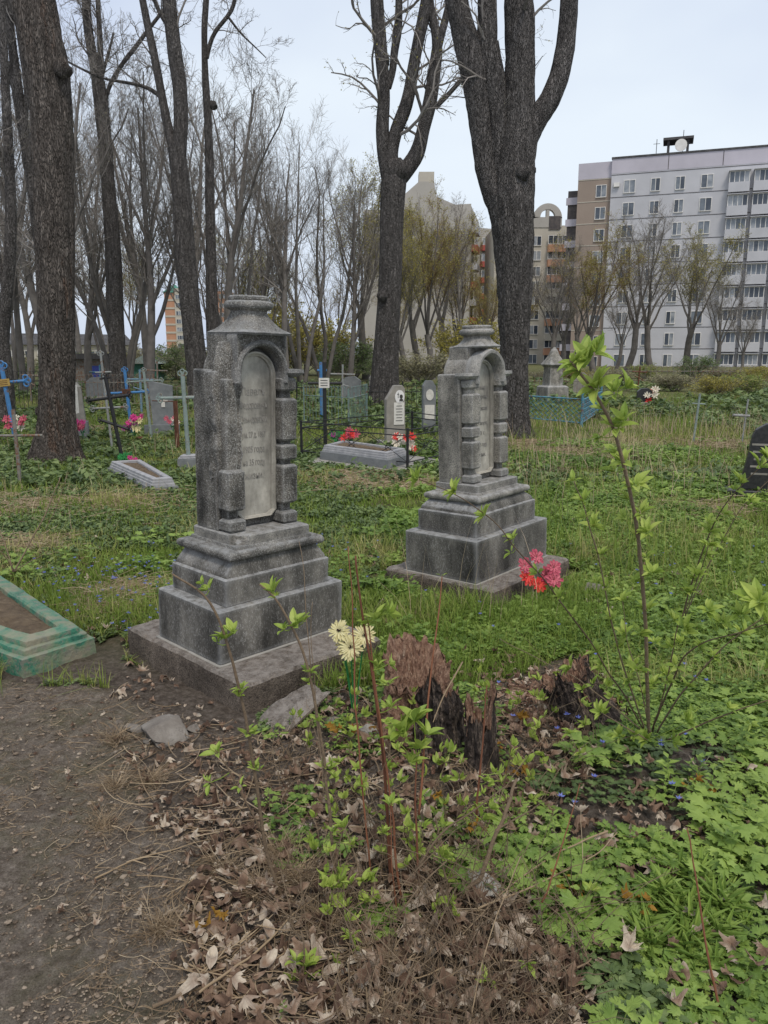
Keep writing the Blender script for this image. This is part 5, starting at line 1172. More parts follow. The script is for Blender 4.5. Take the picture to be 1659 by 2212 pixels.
# centre tree with three limbs
bigtree('thick centre trunk dividing into three heavy limbs with sparse yellow-green sprigs', 24,
        [[(830, 862, 62), (832, 800, 58), (836, 720, 53), (842, 630, 51), (845, 553, 49), (847, 460, 49), (850, 410, 52), (852, 380, 54), (852, 365, 46)],
         [(843, 390, 36), (830, 345, 28), (825, 280, 27), (830, 210, 24), (826, 150, 24), (820, 80, 27), (815, 20, 26), (812, -60, 24), (800, -300, 15)],
         [(838, 190, 14), (850, 150, 14), (850, 115, 15), (860, 75, 16), (862, 0, 14), (858, -120, 12), (880, -300, 8)],
         [(846, 385, 36), (842, 335, 28), (856, 280, 26), (872, 245, 27), (884, 205, 25), (892, 150, 23), (901, 100, 22), (911, 55, 23), (922, 5, 25), (935, -100, 20), (945, -300, 13)],
         [(860, 385, 38), (882, 362, 32), (904, 330, 31), (912, 288, 27), (923, 248, 28), (932, 205, 27), (938, 150, 24), (947, 95, 21), (940, 60, 17), (930, 20, 14), (925, -100, 10)],
         [(944, 110, 18), (957, 60, 15), (968, 20, 14), (985, -80, 12), (1010, -250, 8)],
         [(940, 232, 12), (956, 216, 9), (975, 198, 9), (995, 174, 8), (1015, 150, 7), (1035, 110, 5)]], M['bark'], 10, 'twig', leaf='bud', sides=20, knots=[(825, 640, 11, -.35), (852, 372, 24, -.1), (826, 133, 13, 0)], lv=(7, 6, 5), budsz=.03, tlen=1.4)
# big right-hand tree
bigtree('largest tree, massive ribbed trunk right of centre splitting into smooth upswept limbs', 14.8,
        [[(1112, 958, 56), (1112, 900, 53), (1111, 800, 55), (1110, 700, 62), (1111, 600, 72), (1109, 520, 80), (1104, 450, 88), (1100, 420, 88)],
         [(1092, 470, 54), (1068, 420, 48), (1051, 370, 42), (1042, 305, 42), (1034, 235, 44), (1024, 160, 50), (1009, 95, 48), (993, 35, 42), (980, -30, 40), (960, -200, 32), (930, -500, 20)],
         [(1030, 240, 30), (1042, 170, 36), (1052, 100, 38), (1053, 40, 38), (1052, -20, 36), (1048, -200, 28), (1050, -500, 18)],
         [(1098, 460, 52), (1084, 380, 46), (1080, 300, 46), (1072, 220, 46), (1062, 150, 46), (1055, 95, 40)],
         [(1108, 470, 82), (1110, 400, 82), (1113, 330, 76), (1120, 260, 62), (1123, 200, 58), (1124, 120, 54), (1122, 50, 53), (1120, 0, 52), (1118, -150, 42), (1130, -500, 22)],
         [(1122, 440, 52), (1126, 360, 48), (1138, 300, 44), (1160, 255, 42), (1186, 218, 40), (1207, 170, 38), (1221, 105, 36), (1228, 40, 33), (1231, -20, 32), (1240, -200, 24), (1250, -400, 16)]],
        M['bark'], 11, 'twig', sides=110, flare=1.55, knots=[(1140, 370, 14, -.1), (1128, 372, 15, -.35), (1160, 245, 12, .1)], lv=(3, 5, 4), budsz=.015)

# background trees: a few prototypes, each standing tree is its own copy
def proto(seed, H, kind, twig, leaf):
    rg = np.random.default_rng(seed); t = bpy.data.objects.new('bare_tree', None); COL.objects.link(t)
    k = 10
    def curve(p0, d, L, r0, r1, trop=.2, wig=.07):
        q = [np.array(p0, float)]; d = np.array(d, float)
        for _ in range(k - 1): d = nrm(d + np.array([0, 0, trop / k]) + rg.normal(0, wig, 3)); q.append(q[-1] + d * L / (k - 1))
        return np.array(q), np.linspace(r0, r1, k)
    ST = []
    if kind == 'fan':        # pollarded: short bole, many steep stems
        h0 = H * rg.uniform(.18, .3); q, r = curve((0, 0, -.2), (rg.normal(0, .05), rg.normal(0, .05), 1), h0 + .2, .19, .15); ST.append((q, r))
        for m_ in range(6):
            a = m_ * 1.05 + rg.uniform(0, .6); tl = rg.uniform(.12, .40); ST.append(curve(q[-1 - (m_ % 3)], (math.cos(a) * tl, math.sin(a) * tl, 1), (H - h0) * rg.uniform(.55, .8), .065, .015, .5))
    elif kind == 'tall':
        q, r = curve((0, 0, -.2), (rg.normal(0, .05), rg.normal(0, .05), 1), H * .9, .20, .035, .1, .05); ST.append((q, r))
        for m_ in range(4):
            a = rg.uniform(0, 6.28); i = rg.integers(2, 6); ST.append(curve(q[i], (math.cos(a) * .35, math.sin(a) * .35, 1), H * rg.uniform(.4, .6), r[i] * .6, .02, .4))
    else:                    # two or three stems from the ground
        for m_ in range(3):
            a = m_ * 2.1 + rg.uniform(0, 1); ST.append(curve((.1 * math.cos(a), .1 * math.sin(a), -.2), (math.cos(a) * .17, math.sin(a) * .17, 1), H * rg.uniform(.7, .9), .105, .02, .25))
    q = np.array([s[0] for s in ST]); r = np.array([s[1] for s in ST]); T = MB(); T.tubes(q, r, 8, r=rg.random(len(q))); T.build('trunk', M['bark_far'], t, smooth=True)
    q2, r2 = (q[1:], r[1:]) if kind == 'fan' else (q, r)
    A, a = grow(q2, r2, 14, .30, 1, .36, (.3, .85), .8, 7, rg, rr=.42, rmin=.009, wig=.12, lfall=.45)
    B, b = grow(A, a, 9, .15, 1, .50, (.3, .9), .4, 6, rg, rr=.6, rmin=.0065, wig=.15)
    D, d = grow(B, b, 7, .15, 1, .55, (.3, .9), .25, 4, rg, rr=.7, rmin=.005, wig=.18)
    a *= .8; b *= .8; C = MB(); C.tubes(A, a, 5, r=rg.random(len(A))); C.tubes(B, b, 3, r=rg.random(len(B))); C.tubes(D, d, 3, r=rg.random(len(D))); C.build('crown', M[twig], t)
    F = MB(); buds(F, D[::1] if leaf != 'budgrey' else D[::3], rg, .036 if leaf != 'budgrey' else .02, 2 if leaf == 'bud' else 1, .08); F.build('buds', M[leaf], t)['kind'] = 'stuff'
    t['H'] = float(max(max(v.co.z for v in o.data.vertices) for o in t.children if o.name.startswith('crown')))
    return t
PR = {'fan': proto(21, 12, 'fan', 'twig', 'budgrey'), 'fan2': proto(22, 12, 'fan', 'twig_red', 'bud'), 'fan3': proto(23, 12, 'fan', 'twig', 'bud'), 'tall': proto(24, 14, 'tall', 'twig', 'budgrey'), 'tall2': proto(25, 14, 'tall', 'twig', 'budgrey'), 'multi': proto(26, 13, 'multi', 'twig', 'budgrey'), 'multi2': proto(27, 13, 'multi', 'twig_red', 'bud')}
used = set()
# (kind, u, v of the top, depth, rotation, label)
BT = [('multi', 652, 205, 42, .3, 'feathery bare tree with pale rounded crown in the open sky right of the near monument'),
      ('tall', 618, 250, 40, 1.3, 'bare tree leaning beside the feathery pale tree, to its left'),
      ('multi', 700, 250, 46, 2.2, 'bare tree with dense fine twigs to the right of the feathery pale tree'),
      ('tall2', 755, 300, 44, .9, 'bare slim tree left of the thick centre trunk'),
      ('fan3', 790, 340, 50, 2.0, 'yellow-budded tree directly left of the thick centre trunk'),
      ('fan2', 935, 385, 50, .4, 'yellow-green budding tree right of the thick centre trunk'),
      ('fan', 955, 400, 58, 2.2, 'fine grey-twigged tree screening the grey end-wall block'),
      ('fan3', 880, 470, 46, .8, 'yellow-green budding tree touching the right side of the thick centre trunk'),
      ('tall', 995, 430, 60, 1.9, 'slim bare tree at the right corner of the grey end-wall block'),
      ('fan3', 905, 420, 62, 1.4, 'budding tree hiding the foot of the grey end-wall block'),
      ('fan2', 985, 470, 64, 2.8, 'reddish-brown budding tree above the paler monument'),
      ('fan2', 1050, 560, 70, 2.1, 'small reddish budding tree just left of the largest tree'),
      ('fan', 1180, 500, 66, .2, 'slim bare tree in front of the round-arched house'),
      ('fan', 1215, 560, 72, 1.9, 'thin bare tree in front of the orange balconies'),
      ('fan2', 1282, 455, 66, 1.1, 'dense brown budding tree before the brown end bay of the block'),
      ('fan', 1352, 430, 70, .7, 'bare grey twin tree before the left windows of the white block'),
      ('fan', 1408, 440, 74, 3.0, 'bare grey fan-shaped tree, middle one before the white block'),
      ('fan3', 1478, 480, 66, 2.4, 'pale green budding tree before the glazed balconies'),
      ('multi', 515, 190, 34, 1.0, 'bare tree with arching twigs directly behind the cap of the near monument'),
      ('tall', 565, 330, 44, .2, 'thin bare tree right above the near monument cap'),
      ('fan3', 590, 520, 58, 1.6, 'low yellow-green tree behind the right shoulder of the near monument'),
      ('multi2', 640, 560, 64, .9, 'low brownish thicket tree under the feathery pale tree'),
      ('tall2', 190, 150, 32, .5, 'bare tree just right of the thick left trunk'),
      ('multi', 272, 180, 36, 1.7, 'bare tree with dense twigs between the two dark left trunks'),
      ('tall', 320, 200, 38, 2.6, 'bare dark-stemmed tree left of the double-stemmed tree'),
      ('tall', 150, 20, 24, .9, 'tall thin bare tree just behind the thick left trunk'),
      ('multi', 255, 60, 28, 2.0, 'tall bare tree with many fine stems behind the trunk with the broken stub'),
      ('tall2', 318, 10, 27, 1.2, 'tall slim bare tree left of the double-stemmed tree, top out of sight'),
      ('tall', 495, 60, 30, .3, 'tall bare tree right of the straight trunk, its fine top against the sky'),
      ('tall2', 90, -40, 26, 2.7, 'tall bare tree behind the slender twin-curved trunk'),
      ('tall', 428, 120, 36, 1.1, 'fine-twigged bare tree behind the double-stemmed tree'),
      ('multi', -20, 40, 28, .6, 'tall bare tree at the outer left edge'),
      ('fan3', 545, 470, 54, 1.0, 'low olive-budded tree left behind the feathery pale tree'),
      ('fan2', 1120, 560, 78, 1.0, 'small brown tree just right of the largest trunk'),
      ('fan', 1250, 520, 80, 2.5, 'grey bare tree at the left corner of the white block'),
      ('fan', 1540, 560, 62, .9, 'slim grey bare tree before the lower balconies'),
      ('tall2', 20, 300, 40, .1, 'slim bare tree behind the crooked trunk at the left edge'),
      ('tall2', 60, 180, 36, 2.2, 'bare tree filling the gap left of the thick left trunk'),
      ('multi', 30, 260, 44, 1.2, 'bare tree with dense grey twigs at the far left'),
      ('tall', 175, 330, 52, 3.1, 'far bare tree behind the slim obelisk'),
      ('multi2', 225, 420, 60, .8, 'far bushy bare tree above the dark shed'),
      ('fan3', 300, 500, 64, 2.3, 'low budding tree above the green hut'),
      ('tall', 410, 280, 40, 1.9, 'bare tree seen between the double-stemmed tree and the straight trunk'),
      ('multi', 480, 420, 54, .6, 'far bare tree behind the near monument cap on its left'),
      ('multi2', 730, 500, 66, 1.0, 'low brown-twigged tree left of the teal picket gate'),
      ('fan2', 860, 560, 70, .3, 'low budding tree behind the foot of the thick centre trunk'),
      ('multi2', 120, 520, 70, 1.4, 'far brownish tree hidden behind the thick left trunk'),
      ('fan', 1330, 600, 84, .3, 'small brown tree at the corner of the brown end bay'),
      ('fan', 1600, 640, 60, 1.5, 'low bare tree at the right edge below the balconies')]
for (kd, u, v, Y, rz, lb) in BT:
    src = PR[kd]; o = src if kd not in used else copy_tree(src); used.add(kd)
    p = P(u, 800, Y); z0 = float(hgt(p[0], Y)); H = P(u, v, Y)[2] - z0; k = H / src['H']
    o.location = (p[0], Y, z0); o.rotation_euler = (0, 0, rz); kx = min(k, 1.5) * (1.3 if u > 1150 else 1.1); o.scale = (kx, kx, k); tag(o, lb, 'tree', 'bare trees beyond the graves')
for kd in PR:
    for q in [PR[kd]]:
        if 'H' in q: pass
# shrubs in the middle and far distance: loose leafy bushes
def bushproto(seed, H, leaf, n1=26):
    rg = np.random.default_rng(seed); t = bpy.data.objects.new('bush', None); COL.objects.link(t); k = 7
    a = rg.uniform(0, 6.28, n1); tl = rg.uniform(.1, .8, n1); d = nrm(np.stack([np.cos(a) * tl, np.sin(a) * tl, np.ones(n1)], 1)); q = np.zeros((n1, k, 3)); q[:, 0] = np.stack([np.cos(a) * .15, np.sin(a) * .15, -.05 + 0 * a], 1)
    for s in range(1, k): d = nrm(d + rg.normal(0, .12, d.shape)); q[:, s] = q[:, s - 1] + d * H * rg.uniform(.1, .17, (n1, 1))
    r = np.full((n1, 1), .02) * np.linspace(1, .4, k); A, b = grow(q, r, 8, .2, 1, .45, (.3, .9), .2, 5, rg, rmin=.008, wig=.15); B, c = grow(A, b, 6, .2, 1, .5, (.3, .9), .1, 4, rg, rmin=.006, wig=.15)
    C = MB(); C.tubes(q, r, 4, r=rg.random(n1)); C.tubes(A, b, 3, r=rg.random(len(A))); C.tubes(B, c, 3, r=rg.random(len(B))); C.build('stems', M['twig'], t)
    F = MB(); buds(F, B, rg, .055, 4, .07); buds(F, A, rg, .05, 2, .07); F.build('foliage', M[leaf], t)['kind'] = 'stuff'; return t
BP = [bushproto(51, 2.6, 'herbdark'), bushproto(52, 2.6, 'bud'), bushproto(53, 2.6, 'grass'), bushproto(54, 2.6, 'budgrey')]
usedb = set()
BB = [(1505, 705, 50, 0, 1.0, 'green leafy bush at the foot of the pale green budding tree'), (1395, 745, 52, 2, 1.0, 'dark green leafy bush under the bare grey trees by the white block'), (1560, 760, 46, 3, 1, 'twiggy grey bush under the balconies at right'), (1640, 755, 40, 1, 1, 'yellowish bush at the right edge above the black headstone'),
      (1330, 775, 44, 3, 1, 'low brown bush behind the top of the tall leafy sapling'), (1240, 770, 48, 1, 1, 'low yellow-brown bush right of the distant stone pillar'), (1170, 780, 52, 3, 1, 'grey twiggy bush behind the turquoise fence'), (1460, 790, 34, 3, 1, 'low weedy bush in the field right of the sapling'),
      (1010, 690, 56, 1, 1, 'yellowish bush directly behind the cap of the paler monument'), (905, 760, 40, 3, 1, 'reddish-brown low bush left of the paler monument'), (760, 735, 50, 0, 1, 'dark bush beyond the teal fence'), (700, 690, 58, 1, 1, 'tall yellowish bush right of the near monument'), (650, 700, 60, 3, 1, 'grey bush behind the right shoulder of the near monument'),
      (600, 650, 64, 1, 1, 'tall olive bush behind the cap of the near monument'), (540, 700, 60, 0, 1, 'dark bush hidden mostly by the near monument'), (350, 742, 56, 3, .8, 'grey-green bush below the orange tower block'), (385, 730, 50, 0, 1, 'dark green bush left of the near monument'), (310, 735, 60, 3, 1, 'twiggy bush behind the green hut'),
      (200, 745, 52, 3, 1, 'twiggy bush behind the dark shed'), (150, 750, 50, 0, 1, 'dark bush right of the thick left trunk'), (60, 755, 56, 3, 1, 'grey bush in front of the long low house'), (20, 770, 48, 0, 1, 'dark bush at the far left edge'), (255, 770, 48, 3, 1, 'low twiggy bush beside the shed'), (830, 770, 46, 0, 1, 'dark bush behind the foot of the thick centre trunk'),
      (1100, 745, 58, 1, 1, 'yellowish bush behind the largest trunk'), (1620, 790, 30, 2, 1, 'green weedy bush at the right edge'), (1545, 800, 28, 1, .8, 'pale weedy bush above the blue-barred cross'), (470, 730, 44, 3, 1, 'grey bush left behind the near monument shoulder')]
for (u, v, Y, q, wd, lb) in BB:
    if u > 1080: v = 765 + (v - 765) * .45 + 30; wd *= .75
    elif u < 500: v += 12
    o = BP[q] if q not in usedb else copy_tree(BP[q]); usedb.add(q); p = P(u, 800, Y); z0 = float(hgt(p[0], Y)); H = P(u, v, Y)[2] - z0; k = max(H, .35) / 2.4
    o.location = (p[0], Y, z0); o.rotation_euler = (0, 0, u * .7); kk = max(k, .5) ** .5 * 1.25 * wd; o.scale = (kk * 1.15, kk * 1.15, k * 1.0); tag(o, lb, 'bush', 'bushes beyond the graves')

# ------------------------------------------------------------------ leaf prototypes (unit length along +y, normal +z)
def leafp(W=.5, fold=.12, curl=.18, prof=((.0, 0), (.12, .45), (.32, .92), (.52, 1), (.72, .78), (.88, .42), (1, 0))):
    V = []; F = []
    for y, w in prof: V += [[-w * W / 2, y, fold * w * .6 - curl * y * y], [0, y, -curl * y * y], [w * W / 2, y, fold * w * .6 - curl * y * y]]
    for i in range(len(prof) - 1): a = i * 3; F += [[a, a + 1, a + 4, a + 3], [a + 1, a + 2, a + 5, a + 4]]
    return np.array(V, float), np.array(F)
def leafs(W=.5, curl=.15):
    V = np.array([[0, 0, 0], [-W / 2, .45, .06 - curl * .2], [0, .5, -curl * .25], [W / 2, .45, .06 - curl * .2], [0, 1, -curl]], float)
    return V, np.array([[0, 2, 1, 1], [0, 3, 2, 2], [1, 2, 4, 4], [2, 3, 4, 4]])
def leaftri(W=.5, curl=.15):
    V, _ = leafs(W, curl); return V, np.array([[0, 2, 1], [0, 3, 2], [1, 2, 4], [2, 3, 4]])
def lobed(spec, curl=.15, W=1.0, rgs=0):
    """star-fan leaf from a polar outline; spec list of (angle from +y, radius) for one half"""
    pts = [(a, r) for a, r in spec] + [(-a, r) for a, r in spec[::-1] if abs(a) > 1e-6]
    rg = np.random.default_rng(rgs); c = np.array([0, .38]); V = [[0, .38, .02]]
    for a, r in pts: r *= 1 + rg.normal(0, .05); V.append([math.sin(a) * r * W, .38 + math.cos(a) * r, 0])
    V = np.array(V); V[:, 2] += -curl * (V[:, 1] - .2) ** 2 + .08 * np.abs(V[:, 0]) + rg.normal(0, .012, len(V))
    n = len(pts); return V, np.array([[0, 1 + i, 1 + (i + 1) % n] for i in range(n)])
MAPLE = [(0, .62), (.16, .38), (.30, .44), (.38, .34), (.62, .50), (.80, .60), (.92, .46), (1.02, .34), (1.2, .38), (1.5, .50), (1.75, .56), (1.85, .38), (2.2, .26), (2.6, .30), (math.pi, .36)]
HERB = [(0, .62), (.14, .46), (.26, .50), (.40, .34), (.58, .48), (.74, .52), (.86, .38), (1.05, .30), (1.35, .42), (1.6, .36), (2.1, .22), (2.7, .30), (math.pi, .38)]
OVAL = [(0, .62), (.3, .50), (.7, .36), (1.2, .28), (1.8, .26), (2.4, .30), (math.pi, .38)]
def frames(rg, n, tilt=(0, .6), az=None, tiltv=None):
    az = rg.uniform(0, 2 * np.pi, n) if az is None else az; ti = rg.uniform(tilt[0], tilt[1], n) if tiltv is None else tiltv; ro = rg.normal(0, .35, n)
    y = np.stack([np.cos(az) * np.cos(ti), np.sin(az) * np.cos(ti), np.sin(ti)], 1); up = np.array([0, 0, 1.]); x = nrm(np.cross(y, up)); z = np.cross(x, y)
    x2 = x * np.cos(ro)[:, None] + z * np.sin(ro)[:, None]; z2 = np.cross(x2, y); return np.stack([x2, y, z2], 2)
def plantproto(rg, kind):
    """one little herb: returns V, triangles ; height about 1"""
    Vs, Fs, n = [], [], 0
    def put(V, F, Mx, T, s):
        nonlocal n
        Vs.append((V * s) @ Mx.T + T); F = np.asarray(F); Fs.append((F if F.shape[1] == 3 else np.concatenate([F[:, [0, 1, 2]], F[:, [0, 2, 3]]])) + n); n += len(V)
    if kind in ('herb', 'oval'):
        st = rg.integers(6, 9)
        for q in range(st):
            az = 2 * np.pi * q / st + rg.normal(0, .3); el = rg.uniform(.5, 1.2); L = rg.uniform(.45, .8); d = np.array([math.cos(az) * math.cos(el), math.sin(az) * math.cos(el), math.sin(el)]); e = d * L
            w = .012; s = nrm(np.cross(d, [0, 0, 1.])) * w; V = np.array([-s, s, e + s * .6, e - s * .6]); Vs.append(V); Fs.append(np.array([[0, 1, 2], [0, 2, 3]]) + n); n += 4
            for dz in (-1.15, 0, 1.15) if kind == 'herb' else (-.9, .0, .9):
                F = frames(rg, 1, az=np.array([az + dz]), tiltv=np.array([rg.uniform(-.25, .3)]))[0]; V, T = lobed(HERB if kind == 'herb' else OVAL, rgs=int(rg.integers(99)), W=.85 if kind == 'herb' else .95)
                put(V, T, F, e, (.52 if dz == 0 else .40) * rg.uniform(.8, 1.15))
    elif kind == 'lance':
        for q in range(16):
            F = frames(rg, 1, tilt=(.5, 1.35))[0]; V, T = leafp(.13, .15, .35); put(V, T, F, rg.normal(0, .05, 3) * np.array([1, 1, 0]), rg.uniform(.6, 1.1))
    elif kind == 'pair':     # upright stem with pairs of leaves
        h = 0
        for q in range(6):
            h += .15
            for sgn in (0, np.pi):
                F = frames(rg, 1, az=np.array([q * 1.57 + sgn]), tiltv=np.array([rg.uniform(0, .5)]))[0]; V, T = leaftri(.5, .15); put(V, T, F, np.array([0, 0, h]), .42 * (1 - q * .07))
        V = np.array([[-.012, 0, 0], [.012, 0, 0], [.008, 0, h], [-.008, 0, h]]); Vs.append(V); Fs.append(np.array([[0, 1, 2], [0, 2, 3]]) + n); n += 4
    elif kind == 'mid':      # cheap rosette for further away
        for q in range(11):
            F = frames(rg, 1, tilt=(-.1, .9))[0]; V, T = leaftri(.55, .2); put(V, T, F, np.array([rg.normal(0, .18), rg.normal(0, .18), rg.uniform(.1, .6)]), rg.uniform(.35, .65))
    return np.concatenate(Vs), np.concatenate(Fs)
def rots(rg, n, s, lean=.15):
    a = rg.uniform(0, 2 * np.pi, n); c, s_ = np.cos(a), np.sin(a); Z = np.zeros(n); O = np.ones(n)
    Rm = np.stack([np.stack([c, -s_, Z], 1), np.stack([s_, c, Z], 1), np.stack([Z, Z, O], 1)], 1)
    lx, ly = rg.normal(0, lean, n), rg.normal(0, lean, n); S = np.stack([np.stack([O, Z, lx], 1), np.stack([Z, O, ly], 1), np.stack([Z, Z, O], 1)], 1)
    return np.einsum('nij,njk->nik', S, Rm) * np.asarray(s)[:, None, None]
# where things stand, nothing grows
def rect(cx, cy, a, b, th, pad=0.0):
    c, s = math.cos(th), math.sin(th); return [(cx + c * x - s * y, cy + s * x + c * y) for x, y in ((-a - pad, -b - pad), (a + pad, -b - pad), (a + pad, b + pad), (-a - pad, b + pad))]
KEEP = [rect(-.705, 3.877, .445, .531, .817, .05), rect(.682, 5.328, .498, .47, .843, .13), [tuple(q) for q in o4], [tuple(q) for q in slabp], [tuple(q) for q in o6]]
def free(x, y):
    m = np.ones(np.shape(x), bool)
    for k in KEEP: m &= ~inpoly(x, y, k)
    return m
def sprinkle(rg, n, y0, y1, pw=2.0, slope=.72, add=1.0):
    """random ground points, denser near the viewer side (detail where it can be seen)"""
    u = rg.random(n)
    y = (y0 ** (1 - pw) + u * (y1 ** (1 - pw) - y0 ** (1 - pw))) ** (1 / (1 - pw)) if pw != 1 else y0 * (y1 / y0) ** u
    x = rg.uniform(-1, 1, n) * (slope * y + add); return x, y
def at(x, y): return np.stack([x, y, hgt(x, y)], -1)
LIT = gpoly([(240, 1490), (420, 1560), (560, 1590), (760, 1480), (850, 1560), (1080, 1480), (1250, 1400), (1380, 1560), (1300, 1680), (1150, 1760), (1080, 1900), (1260, 1960), (1300, 2100), (1250, 2212), (1250, 2500), (330, 2500), (380, 2212), (420, 2040), (275, 1900), (225, 1700)])
HERBZ = gpoly([(1000, 1900), (1150, 1660), (1240, 1640), (1500, 1600), (1900, 1560), (2400, 2600), (1420, 2600), (1330, 2150), (1150, 1960)])
TRACK = gpoly([(0, 1478), (205, 1470), (262, 1500), (330, 1650), (560, 1640), (545, 1540), (268, 1425), (262, 1360), (205, 1395), (-50, 1300)])
def zone(poly, x, y, am=.12, sc=2.5, seed=0):
    q = v3(x, y); return inpoly(x + am * vn(q, sc, 61 + seed), y + am * vn(q, sc, 71 + seed), poly)

rg = np.random.default_rng(77)
# --- grass
def blades(mb, x, y, h, w, rg, lean=.5, r=None, k=4):
    n = len(x); b = at(x, y); a = rg.uniform(0, 2 * np.pi, n); ln = np.abs(rg.normal(0, lean, n)) + .1; d = np.stack([np.cos(a), np.sin(a)], 1)
    t = np.linspace(0, 1, k); c = np.zeros((n, k, 3)); c[:, :, :2] = b[:, None, :2] + d[:, None] * (h * ln)[:, None, None] * (t ** 2)[None, :, None]; c[:, :, 2] = b[:, None, 2] - .01 + (h / np.sqrt(1 + ln ** 2 * .6))[:, None] * (t * (1 - .25 * t * np.minimum(ln, 1.5)[:, None]))
    sd = np.stack([-d[:, 1], d[:, 0], np.zeros(n)], 1); ww = w[:, None] * (1 - t ** 1.5 * .92)[None]
    V = np.stack([c - sd[:, None] * ww[..., None] / 2, c + sd[:, None] * ww[..., None] / 2], 2).reshape(-1, 3)
    i = np.arange(n)[:, None] * 2 * k + np.arange(k - 1)[None] * 2; Q = np.stack([i, i + 1, i + 3, i + 2], -1).reshape(-1, 4)
    mb.add(V, Q, r=np.repeat(rg.random(n) if r is None else r, 2 * k))
def patch(x, y, sc=1.0, seed=0): return fbm(v3(x, y), sc, 200 + seed, 3)
G_ = MB()
x, y = sprinkle(rg, 240000, 3.4, 32, 1.55); cl = patch(x, y, .9, 1)
k = free(x, y) & ~path_mask(x, y) & ~zone(LIT, x, y) & ~zone(TRACK, x, y, .06) & (cl > -.55 + np.clip((5.5 - y) * .15, 0, 1.0)); x, y, cl = x[k], y[k], cl[k]
dry = np.clip(.27 + patch(x, y, .7, 7) * .85 + np.where((x > 1.4) & (x < 4) & (y > 7.2) & (y < 9.5), .2, 0), .0, 1)
rr = np.clip(dry + rg.normal(0, .16, len(x)), 0, 1)
blades(G_, x, y, (.05 + .09 * rg.random(len(x)) ** 1.5 + np.clip(cl, 0, 1) * .13) * (1 + (rr > .75) * .5) * np.clip(.8 + y * .025, .8, 1.3), np.clip(.003 + .0009 * y, .004, .02), rg, .7, rr)
stuff(G_, 'grass', M['grass'], 'uneven spring grass mixed with dry straw between the graves', 'grass')
# tall dry stalks in the right-hand field and beside the monuments
G_ = MB(); x = np.concatenate([rg.uniform(1.5, 9, 2600), rg.uniform(-.4, 1.0, 130), rg.uniform(-9, -1.5, 900)]); y = np.concatenate([rg.uniform(7.0, 17, 2600), rg.uniform(4.2, 5.2, 130), rg.uniform(5.5, 14, 900)])
k = free(x, y) & (patch(x, y, .8, 9) > -.1); x, y = x[k], y[k]; blades(G_, x, y, rg.uniform(.2, .75, len(x)) * np.where(x > 0, 1, .6), np.full(len(x), .005) * np.clip(y / 8, .7, 1.6), rg, .35, rg.uniform(.6, 1, len(x)), 5)
stuff(G_, 'dry_grass', M['straw'], 'tall bleached dry grass stalks standing in the field', 'dry grass')
# matted hay piles
G_ = MB()
for (u, v, s, n) in ((760, 1035, .45, 2600), (820, 1050, .4, 1800), (1150, 960, .35, 1500), (1215, 975, .3, 1200), (1130, 1010, .3, 1300), (270, 1285, .16, 900), (30, 1095, .5, 1600), (260, 1090, .5, 1500), (170, 930, .5, 900), (1540, 960, .6, 1200), (1300, 980, .6, 1200), (250, 1320, .1, 400), (60, 1180, .15, 700), (1500, 1100, .3, 700)):
    p = G(u, v); x = p[0] + rg.normal(0, s, n); y = p[1] + rg.normal(0, s * .8, n); k = free(x, y); x, y = x[k], y[k]; n = len(x); a = rg.uniform(0, np.pi * 2, n); L = rg.uniform(.08, .28, n); d = np.stack([np.cos(a) * L, np.sin(a) * L, rg.normal(0, .12, n) * L], 1)
    b = at(x, y) + np.stack([0 * x, 0 * x, np.abs(rg.normal(0, .022, n)) + .006], 1); c = b + d * .5 + rg.normal(0, .012, (n, 3)); pts = np.stack([b, c, b + d], 1); pts[:, :, 2] = np.maximum(pts[:, :, 2], hgt(pts[:, :, 0], pts[:, :, 1]) + .004); G_.tubes(pts, np.full((n, 3), .0016) * np.clip(y / 5, .8, 2)[:, None], 3, r=rg.uniform(.35, 1, n))
stuff(G_, 'hay', M['straw'], 'matted pale hay lying in flat heaps on the grass', 'hay')
# --- herb cover, near
P1 = [plantproto(rg, 'herb') for _ in range(5)]; P2 = [plantproto(rg, 'oval') for _ in range(3)]; P3 = [plantproto(rg, 'lance') for _ in range(3)]; P4 = [plantproto(rg, 'pair') for _ in range(3)]; P5 = [plantproto(rg, 'mid') for _ in range(5)]
def cover(mb, protos, x, y, s, rg, lean=.12, lift=0.0, r=None):
    ii = rg.integers(0, len(protos), len(x)); r = rg.random(len(x)) if r is None else r
    for q, (V, F) in enumerate(protos):
        k = ii == q; mb.inst(V, F, rots(rg, k.sum(), s[k], lean), at(x[k], y[k]) + np.array([0, 0, lift]), r[k])
H1, H2, H3 = MB(), MB(), MB()
x, y = sprinkle(rg, 5200, 1.35, 4.2, 1.6, .62, .7); k = zone(HERBZ, x, y, .10) & free(x, y) & (patch(x, y, 2.6, 11) + .25 * patch(x, y, 9, 12) > -.36); x, y = x[k], y[k]; pt = patch(x, y, 1.9, 12)
a_ = pt > -.02
cover(H1, P1 + P1 + P4 + P2[:1], x[a_], y[a_], rg.uniform(.03, .085, a_.sum()) * (1 + .7 * np.clip(patch(x[a_], y[a_], 4, 14), 0, 1)), rg, lean=.3, r=np.clip(.62 + patch(x[a_], y[a_], 3, 13) * .5 + rg.normal(0, .15, a_.sum()), 0, 1)); cover(H2, P2 + P1, x[~a_], y[~a_], rg.uniform(.035, .075, (~a_).sum()), rg, r=np.clip(.3 + rg.normal(0, .2, (~a_).sum()), 0, 1))
x, y = sprinkle(rg, 1100, 1.4, 3.6, 1.5, .62, .6); k = (zone(HERBZ, x, y, .10)) & free(x, y) & (patch(x, y, 2.6, 18) > .0); x, y = x[k], y[k]
